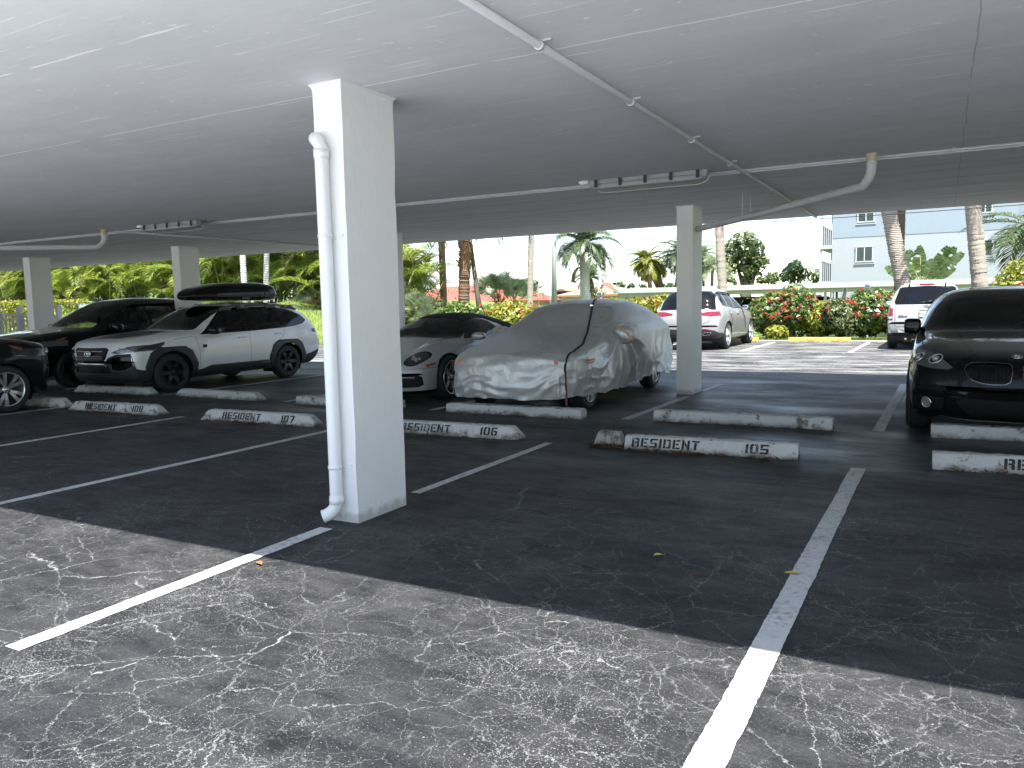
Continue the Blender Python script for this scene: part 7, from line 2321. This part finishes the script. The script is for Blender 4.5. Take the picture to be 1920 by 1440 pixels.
tree("sparse_tree", "loose shrubby tree left of the street lamp post", [bl(1120, 545, 44, 16, 12), bl(1098, 550, 44, 10, 10)], (T(1115, 560, 44)[0], 44, 0), .06, 300, .13, LM_TREE2, 79)
for i, (x, Y, rx, rz, lab) in enumerate(((1160, 95, 12, 7, "far bushy palm tops on the skyline right of the street lamp"), (1182, 98, 9, 6, "far low treetop on the skyline near the yellow palm"), (1205, 100, 14, 5, "far treeline clump beneath the yellow palm"), (1255, 100, 18, 5, "far treeline clump left of the right rear pillar"))):
    tree("skyline_tree", lab, [bl(x, 536, Y, rx, rz)], (T(x, 550, Y)[0], Y, 0), .2, 160, .3, LM_TREE2, 80 + i)


# traveller's palm: big paddle leaves in one plane
def paddle(base, d, L_, w, seed, tear=5):
    g = np.random.default_rng(seed)
    d = np.array(d, float); d /= np.linalg.norm(d)
    n0 = np.array([.25 * g.normal(), -1, .2 * g.normal()]); s = np.cross(d, n0); s /= np.linalg.norm(s); nn = np.cross(s, d)
    K = 14; V = []
    for sg in (-1, 1):
        for k in range(K):
            if g.random() < .16: continue
            t0_, t1_ = k / K, (k + .95) / K
            w0, w1 = [w * math.sin(PI * min(.98, .10 + .88 * t)) ** .55 for t in (t0_, t1_)]
            c0 = np.array(base) + d * L_ * t0_ + nn * .18 * L_ * t0_ ** 2; c1 = np.array(base) + d * L_ * t1_ + nn * .18 * L_ * t1_ ** 2
            dr = g.normal(0, .10) * L_
            V += [c0, c0 + s * sg * w0 + nn * (.16 * w0 + dr * .3) + d * .05, c1 + s * sg * w1 + nn * (.16 * w1 + dr * .3) + d * .05, c1]
    return np.array(V)


q = T(1735, 540, 44)
e = empty("travellers_palm", (q[0], 44, 0), 0, "traveller's palm with broad torn paddle leaves against the apartment wall", "palm")
st = MB(); V = []
for i, (x0, y0, x1, y1) in enumerate(((1722, 525, 1704, 475), (1725, 525, 1726, 467), (1735, 525, 1750, 488), (1742, 525, 1772, 468), (1745, 525, 1786, 470), (1748, 530, 1796, 476), (1715, 530, 1692, 494), (1710, 530, 1664, 505), (1740, 528, 1760, 500), (1730, 528, 1738, 500), (1745, 530, 1788, 500))):
    a = T(x0, y0, 44); b_ = T(x1, y1, 44)
    off = np.array([q[0], 44, 0]); jy = np.array([0, .25 * math.sin(i * 2.3), 0])
    d = b_ - a; L_ = np.linalg.norm(d)
    V.append(paddle(a - off + jy + d * .1, d + jy, L_, .31 if i < 7 else .24, 500 + i))
    st.tube(np.array([(0, 0, .4), (a - off) * [.7, .7, .8], a - off + jy + d * .1, b_ - off + jy]), [.09, .05, .03, .008], 6)
quads_obj("paddle_leaves", np.concatenate(V), 4, LM_BANANA, e); st.build("stalks", M_RACH, e)
b = MB(); trunk(b, [(0, 0, -.1), (0, 0, 1.0)], .18, .15, .08, .05); b.build("trunk", M_SABAL, e)
# ================================================================== buildings and street furniture beyond
M_WALLW = white_conc("pale_render", (.31, .34, .355))
M_WALLB = white_conc("light_blue_render", (.23, .28, .32))
M_WHITE = plain("white_trim", (.42, .43, .435), .5, var=.04)
M_PANE = glassmat("window_pane", (.62, .70, .68), .02)
M_BLIND = plain("window_blind", (.62, .68, .67), .7, var=.12)
M_SHADOW = plain("dark_room", (.03, .032, .035), .8)


def tilemat(name, c1, c2):
    t = NT(name)
    P = t.coord('Object')
    b = t.n('TexWave', bands_direction='X'); b.inputs['Scale'].default_value = 1.5; b.inputs['Distortion'].default_value = .3; t.l(P, b.inputs['Vector'])
    b2 = t.n('TexWave', bands_direction='Z', wave_profile='SAW'); b2.inputs['Scale'].default_value = 2.2; t.l(P, b2.inputs['Vector'])
    n = t.noise(P, 4, 5)
    c = t.mix(n, c1, c2)
    t.set(Base_Color=c, Roughness=.75)
    t.bump(t.math('ADD', b.outputs['Fac'], t.math('MULTIPLY', b2.outputs['Fac'], .5)), .8, .06)
    return t.m


# apartment block
Ya = 52.0
wl = px(1560, 480, Ya); wr = px(1908, 420, Ya)
zband = T(1560, 447, Ya)[2]
e = empty("apartment_block", ((wl + wr) / 2, Ya, 0), 0, "three storey white and pale blue apartment block with balconies at its left end", "apartment block")
off = np.array([(wl + wr) / 2, Ya, 0])
q = MB(); q.box(np.array([(wl + wr) / 2, Ya + 6, zband / 2]) - off, (wr - wl, 12, zband)); q.build("wall", M_WALLW, e)
q = MB(); q.box(np.array([(wl + wr) / 2, Ya + 6 - .02, zband + 2.5]) - off, (wr - wl + .02, 12, 5.0)); q.build("upper_wall", M_WALLB, e)
q = MB(); q.box(np.array([(wl + wr) / 2, Ya + 6 - .1, zband + 5.1]) - off, (wr - wl + .8, 13, .25)); q.build("roof", M_WHITE, e)
q = MB(); q.box(np.array([wr + 3.2, Ya + 8, 4.6]) - off, (6.4, 11, 9.2)); q.build("side_wing", M_WALLB, e)


def window(x0, y0, x1, y1, Yw=Ya, mull=1, curtain=None):
    a = T(x0, y0, Yw); b_ = T(x1, y1, Yw)
    xa, xb, za, zb = a[0], b_[0], b_[2], a[2]
    cx, cz, w, h = (xa + xb) / 2 - off[0], (za + zb) / 2, xb - xa, zb - za
    f = MB(); y = -.05; t = .07
    f.box((cx, y, cz + h / 2), (w + 2 * t, .10, t)); f.box((cx, y, cz - h / 2), (w + 2 * t, .10, t))
    f.box((cx - w / 2, y, cz), (t, .09, h - t)); f.box((cx + w / 2, y, cz), (t, .09, h - t))
    if mull: f.box((cx, y, cz), (t * .8, .08, h - t))
    fo = f.build("window", M_WHITE, e)
    f = MB(); f.box((cx, -.032, cz), (w - .06, .012, h - .06)); f.build("pane", M_PANE, fo)
    f = MB(); f.box((cx, -.014, cz), (w - .06, .016, h - .06)); f.build("blind", curtain or M_BLIND, fo)
    f = MB(); f.box((cx, -.04, cz - h / 2 - .11), (w + .24, .06, .08)); f.build("sill", M_WHITE, fo)


window(1606, 463, 1636, 490)
window(1609, 400, 1639, 415)
window(1842, 450, 1860, 480, mull=0, curtain=plain("net_curtain", (.55, .55, .54), .8))
window(1835, 384, 1860, 398)
window(1832, 530, 1860, 546, mull=1)
window(1606, 541, 1636, 578)
window(1556 + 10, 541, 1572, 585, mull=0, curtain=M_SHADOW)
# balconies at the left end
bx0 = px(1538, 500, Ya); bx1 = wl
for zt_, nm in ((T(1545, 461, Ya)[2], 'upper'), (T(1545, 528, Ya)[2], 'lower')):
    bo = MB(); bo.box(np.array([(bx0 + bx1) / 2 - .05, Ya + 2.4, zt_ - .10]) - off, (bx1 - bx0 + .1, 5.2, .2))
    bal = bo.build("balcony", M_WHITE, e)
    ra = MB(); hh = 1.25
    ra.bar(np.array([bx0, Ya - .1, zt_ + hh]) - off, np.array([bx1, Ya - .1, zt_ + hh]) - off, .07)
    ra.bar(np.array([bx0, Ya - .1, zt_ + hh]) - off, np.array([bx0, Ya + 5, zt_ + hh]) - off, .07)
    for x in np.linspace(bx0, bx1, 7): ra.bar(np.array([x, Ya - .1, zt_]) - off, np.array([x, Ya - .1, zt_ + hh]) - off, .035)
    for y in np.linspace(Ya, Ya + 5, 22): ra.bar(np.array([bx0, y, zt_]) - off, np.array([bx0, y, zt_ + hh]) - off, .035)
    ra.build("railing", M_WHITE, bal)
q = MB()
q.bar(np.array([bx0 + .05, Ya - .05, 0]) - off, np.array([bx0 + .05, Ya - .05, 8.5]) - off, .14); q.build("balcony_post", M_WHITE, e)
q = MB(); q.box(np.array([(bx0 + bx1) / 2, Ya + 5.2, 4.2]) - off, (bx1 - bx0, .2, 8.4)); q.build("balcony_back_wall", white_conc("grey_render", (.34, .38, .38)), e)

# flat roofed carport beyond the hedge, with cars' roofs below
Yc = 42.0
z1 = T(1560, 530, Yc)[2]
c0, c1 = px(1150, 545, Yc), 6.0
e = empty("carport", ((c0 + c1) / 2, Yc, 0), 0, "long flat white roofed carport standing behind the flowering hedge", "carport")
o_ = np.array([(c0 + c1) / 2, Yc, 0])
q = MB(); q.box(np.array([(c0 + c1) / 2, Yc + 2.8, z1 - .12]) - o_, (c1 - c0, 5.6, .26)); q.build("roof", M_WHITE, e)
q = MB(); q.box(np.array([(c0 + c1) / 2, Yc + .3, z1 - .36]) - o_, (c1 - c0 - .4, .12, .22)); q.build("beam", plain("beige_beam", (.44, .43, .40), .6), e)
for x in np.linspace(c0 + .6, c1 - .6, 9):
    q = MB(); q.bar(np.array([x, Yc + .5, 0]) - o_, np.array([x, Yc + .5, z1 - .25]) - o_, .12); q.build("post", M_WHITE, e)
q = MB(); q.box(np.array([(c0 + wl) / 2, Yc + 5.4, .8]) - o_, (wl - c0, .15, 1.6)); q.build("back_wall", plain("carport_back", (.16, .16, .16), .8), e)


def parked(x, lab, col):
    e = empty("parked_car", (x, Yc + 2.5, 0), 0, lab, "car", None)
    pm = paint("far_paint", col, .3)
    for part, tab, mat in (("body", [(-2.2, .5), (-2.15, .85), (-1.2, 1.0), (-.9, 1.02), (1.6, 1.02), (2.1, .98), (2.2, .55)], pm), ("cabin", [(-1.0, 1.0), (-.3, 1.46), (.3, 1.52), (1.2, 1.46), (1.75, 1.0)], M_GLASSD)):
        s = np.linspace(tab[0][0], tab[-1][0], 24); zt = pchip(tab, s); V = []
        wb = .88 if part == "body" else .80
        for i in range(24):
            for x_, f in ((-1, 0), (-1, .75), (-.88, 1), (0, 1.02), (.88, 1), (1, .75), (1, 0)):
                z0 = .3 if part == "body" else .98
                V.append((x_ * wb * (1 - (.18 * f if part != "body" else 0)), s[i], z0 + (zt[i] - z0) * f))
        b = MB(); b.add(V, [(i * 7 + j, i * 7 + j + 1, (i + 1) * 7 + j + 1, (i + 1) * 7 + j) for i in range(23) for j in range(6)], 0, True)
        b.build(part, mat, e)
    for sy in (-1.35, 1.35):
        for sx in (-.8, .8):
            b = MB(); b.lathe([(-.1, .2), (-.1, .3), (-.06, .32), (.06, .32), (.1, .3), (.1, .2)], 18, 'x'); b.build("wheel", M_TYRE, e, (sx, sy, .32))


parked(px(1400, 560, Yc), "dark grey car under the carport behind the silver white SUV's nose", (.05, .055, .06))
parked(px(1518, 560, Yc), "dark car under the carport behind the red blooms", (.02, .022, .03))

# leaning panel and stump behind the hedge
a = T(1622, 555, 31.5)
e = empty("metal_sign", (a[0], 31.5, 0), 0, "white metal sign panel leaning behind the hedge beside the white SUV", "sign")
q = MB(); Mx = Matrix.Rotation(.35, 3, 'Y'); q.box((0, 0, a[2] - .1), (.36, .06, 1.0), M=None); v = q.v[-1]; v[:] = (v - [0, 0, a[2] - .1]) @ np.array(Mx).T + [0, 0, a[2] - .1]
q.build("sheet", M_WHITE, e); q = MB(); q.bar((0.1, .1, -.05), (0, .1, a[2]), .06); q.build("post", M_GREYPIPE, e)
a = T(1582, 545, 31.2); q = MB(); q.tube(np.array([(0, 0, -.1), (.05, 0, a[2] * .7), (.18, 0, a[2] + .1)]), [.09, .08, .05], 8)
o = q.build("tree_stump", plain("old_stump", (.20, .16, .13), .9, var=.4)); o.location = (a[0] - .1, 31.2, 0); tag(o, "weathered cut trunk sticking up from the hedge behind the guest stop", "tree trunk")


# houses
def house(name, label, x0, x1, Y, zeave, zridge, depth, roof, wall, hip=2.0, extra=None):
    e = empty(name, ((x0 + x1) / 2, Y, 0), 0, label, "house")
    w = x1 - x0
    q = MB(); q.box((0, depth / 2, zeave / 2), (w - .8, depth - .8, zeave)); q.build("wall", wall, e)
    V = [(-w / 2, 0, zeave), (w / 2, 0, zeave), (w / 2, depth, zeave), (-w / 2, depth, zeave), (-w / 2 + hip, depth / 2, zridge), (w / 2 - hip, depth / 2, zridge)]
    q = MB(); q.add(V, [(0, 1, 5, 4), (1, 2, 5), (2, 3, 4, 5), (3, 0, 4)]); 
    q.add([(x, y, z - .15) for x, y, z in V[:4]] + V[:4], [(0, 1, 5, 4), (1, 2, 6, 5), (2, 3, 7, 6), (3, 0, 4, 7), (3, 2, 1, 0)])
    q.build("roof", roof, e)
    return e


TERRA = tilemat("terracotta_tiles", (.32, .16, .10), (.44, .26, .18)); REDT = tilemat("red_tiles", (.27, .065, .045), (.36, .105, .075)); CREAM = plain("cream_render", (.50, .45, .40), .8)
Yh2 = 62
h0 = house("terracotta_house", "cream house with a terracotta tiled hip roof seen over the covered car", px(1040, 555, Yh2), px(1158, 555, Yh2), Yh2, T(1090, 553, Yh2)[2], T(1090, 528, Yh2)[2], 9, TERRA, CREAM, 3.4)
q = MB(); p0 = T(1018, 557, Yh2); w_ = px(1085, 555, Yh2) - px(1012, 555, Yh2); X0 = px(1048, 555, Yh2) - h0.location[0]
zE, zR = T(1040, 545, Yh2)[2], T(1080, 526, Yh2)[2]
q.add([(X0 - w_ / 2, 2.5, zE), (X0 + w_ / 2, 2.5, zE), (X0 + w_ / 2, 12, zE), (X0 - w_ / 2, 12, zE), (X0 - w_ / 2 + 2.2, 7, zR), (X0 + w_ / 2 - .6, 7, zR)], [(0, 1, 5, 4), (1, 2, 5), (2, 3, 4, 5), (3, 0, 4)]); q.build("upper_roof", TERRA, h0)
q = MB(); q.box((X0, 7, zE / 2), (w_ - .6, 8.4, zE)); q.build("side_wall", CREAM, h0)
q = MB(); cx = px(1027, 560, Yh2) - h0.location[0]; zc = T(1027, 563, Yh2)[2]
q.prism([(cx - .7, -.4)] + [(cx + .7 * math.cos(t), zc - 1 + .9 + .5 * math.sin(t)) for t in np.linspace(PI, 0, 10)] + [(cx + .7, -.4)], 0, .06, M=np.array([[1, 0, 0, 0], [0, 0, -1, 2.72], [0, 1, 0, .6], [0, 0, 0, 1.0]])); q.build("arched_window", M_SHADOW, h0)
h1 = house("low_terracotta_house", "distant low house with terracotta roof right of the street lamp", px(1140, 550, 80), px(1205, 548, 80), 80, T(1180, 546, 80)[2], T(1170, 539, 80)[2], 8, TERRA, CREAM, 3)
h2 = house("red_roof_house", "house with a bright red tiled roof right of the front pillar", px(735, 560, 55), px(965, 560, 55), 55, T(840, 566, 55)[2], T(840, 534, 55)[2], 9, REDT, CREAM, 2.6)
h3 = house("grey_gable_house", "grey roofed house peeping over the red roof between the palm trunks", px(828, 535, 80), px(880, 535, 80), 80, T(850, 540, 80)[2], T(850, 524, 80)[2], 8, plain("grey_shingle", (.42, .44, .45), .8), CREAM, 3.6)
q = MB(); p = T(852, 530, 80); q.bar((p[0] - h3.location[0], 4, 2), (p[0] - h3.location[0], 4, T(852, 508, 80)[2]), .12); q.build("mast", M_GREYPIPE, h3)
h4 = house("far_tower", "pale distant tower block beside the balconies", px(1524, 520, 260), px(1538, 520, 260), 260, T(1530, 503, 260)[2], T(1530, 502, 260)[2], 12, M_WHITE, plain("far_render", (.55, .54, .55), .8), 1)

# utility pole, street lamp, wires
M_POLE = plain("grey_pole", (.42, .42, .42), .7, var=.12)
p = T(1039, 500, 38); q = MB()
e = empty("utility_pole", (p[0], 38, 0), 0, "grey concrete utility pole carrying wires left of the royal palm", "utility pole")
q.tube(np.array([(0, 0, -.1), (0, 0, 9)]), [.135, .115], 12); q.build("pole", M_POLE, e)
q = MB(); q.tube(np.array([(-.12, -.08, 0), (-.12, -.08, 7.5)]), .035, 8); q.build("conduit", M_PVC, e)
q = MB(); zz = T(1033, 540, 38)[2]; q.tube(np.array([(-.32, .1, 0), (-.32, .1, T(1033, 503, 38)[2])]), .03, 6); q.build("riser", M_POLE, e)
p2 = T(1126, 540, 44); e2 = empty("street_lamp", (p2[0], 44, 0), 0, "tall white street lamp with curved arm right of the royal palm", "street lamp")
zt_ = T(1127, 505, 44)[2]
q = MB(); q.tube(np.array([(0, 0, -.1), (0, 0, zt_)]), [.13, .09], 10); q.build("pole", M_WHITE, e2)
pe = T(1151, 498, 44)
q = MB(); q.tube(np.array([(0, 0, zt_ - .15), (.15, 0, zt_ + .05), (.4, 0, zt_ + .18), (pe[0] - p2[0], 0, pe[2])]), .025, 6); q.build("arm", M_GREYPIPE, e2)
q = MB(); q.blob((pe[0] - p2[0] + .1, 0, pe[2] - .02), (.22, .09, .05), (12, 8), 3); q.build("lamp_head", M_GREYPIPE, e2)
M_CABLE = plain("black_cable", (.02, .02, .022), .6); M_FARC = plain("grey_cable", (.16, .17, .18), .6)


def wire(label, a, b, sag, r, mat):
    a = np.array(a); b = np.array(b); t = np.linspace(0, 1, 24)[:, None]
    P = a + (b - a) * t; P[:, 2] -= sag * 4 * (t * (1 - t))[:, 0]
    q = MB(); q.tube(P, r, 5); tag(q.build("wire", mat), label, "wire", None)


wire("black cable running just under the deck's far edge across the apartment block", T(1440, 416, 22), T(1990, 378, 22), .02, .011, M_CABLE)
for i, (ya, yb, l) in enumerate(((468, 448, "uppermost thin wire from the pole towards the rough trunk"), (486, 466, "second thin wire from the pole towards the rough trunk"), (496, 468, "third thin wire from the pole, dipping most to the left"), (503, 490, "lowest thin wire between the pole and the red roof house"))):
    wire(l, T(760, ya, 38), T(1037, yb, 38), .05, .008, M_FARC)
wire("guy wire slanting from the pole down behind the royal palm", T(1042, 448, 38), T(1110, 560, 38), 0, .012, M_FARC)
wire("thin slack wire from the pole top past the royal palm", T(1030, 430, 38), T(1082, 520, 38), .0, .009, M_FARC)
wire("thin wire sloping from the street lamp to the right", T(1130, 506, 44), T(1215, 530, 44), .03, .010, M_FARC)

# white picket fence at far left, clipped hedge, utility box
a = T(-30, 586, 14.2); b_ = T(112, 594, 15.2)
ax, bx = np.array([a[0], 14.2]), np.array([b_[0], 15.2])
e = empty("picket_fence", (ax[0], ax[1], 0), 0, "white picket fence at the left edge behind the dark cars", "fence")
z_top = a[2]; z_b = b_[2]
d = bx - ax; Ld = np.linalg.norm(d)
q = MB()
for zz in (-.0, -.95): q.bar((0, 0, z_top + zz - .02), (*d, z_b + zz - .02), .05, .07)
q.bar((0, 0, z_top - .18), (*d, z_b - .18), .04, .05)
q.build("rail", M_WHITE, e)
for i in range(int(Ld / .125)):
    t = i * .125 / Ld; q = MB(); zt_ = z_top + (z_b - z_top) * t
    q.bar((*(d * t), .05), (*(d * t), zt_ - .02), .035); q.build("picket", M_WHITE, e)
for t in (.18, .47, .99):
    q = MB(); p = d * t; q.box((p[0], p[1], .82), (.13, .13, 1.68)); q.box((p[0], p[1], 1.68), (.17, .17, .05)); q.build("post", M_WHITE, e)
g = np.random.default_rng(3)
hx0, hx1 = px(12, 580, 21), px(135, 580, 21)
n = 9000
P = np.stack([g.uniform(hx0, hx1, n), 21 + g.uniform(-.9, .9, n), g.uniform(.0, 1.95, n)], 1)
k = g.random(n); P[k < .45, 1] = 20.1 + g.normal(0, .05, (k < .45).sum()); m_ = (k > .45) & (k < .8); P[m_, 2] = 1.95 + g.normal(0, .05, m_.sum())
t_ = g.normal(size=(n, 3)); t_ /= np.linalg.norm(t_, axis=1)[:, None]; b2 = np.cross(t_, g.normal(size=(n, 3))); b2 /= np.linalg.norm(b2, axis=1)[:, None]
V = np.stack([P - t_ * .07, P + b2 * .035, P + t_ * .07, P - b2 * .035], 1).reshape(-1, 3)
e = empty("clipped_hedge", ((hx0 + hx1) / 2, 21, 0), 0, "low clipped hedge behind the picket fence at far left", "hedge")
quads_obj("foliage", V - np.array([(hx0 + hx1) / 2, 21, 0]), 4, LM_LIME, e)
p = T(160, 555, 27.5)
e = empty("utility_box", (p[0], 27.5, bankz(np.array([p[0]]), np.array([27.5]))[0]), 0, "pale teal utility box standing on the grass bank", "utility box")
q = MB(); q.box((0, 0, .22), (.62, .5, .5)); q.build("cabinet", plain("teal_cabinet", (.38, .52, .52), .5), e)
q = MB(); q.box((0, 0, .50), (.68, .56, .06)); q.build("lid", plain("teal_lid", (.45, .58, .57), .5), e)
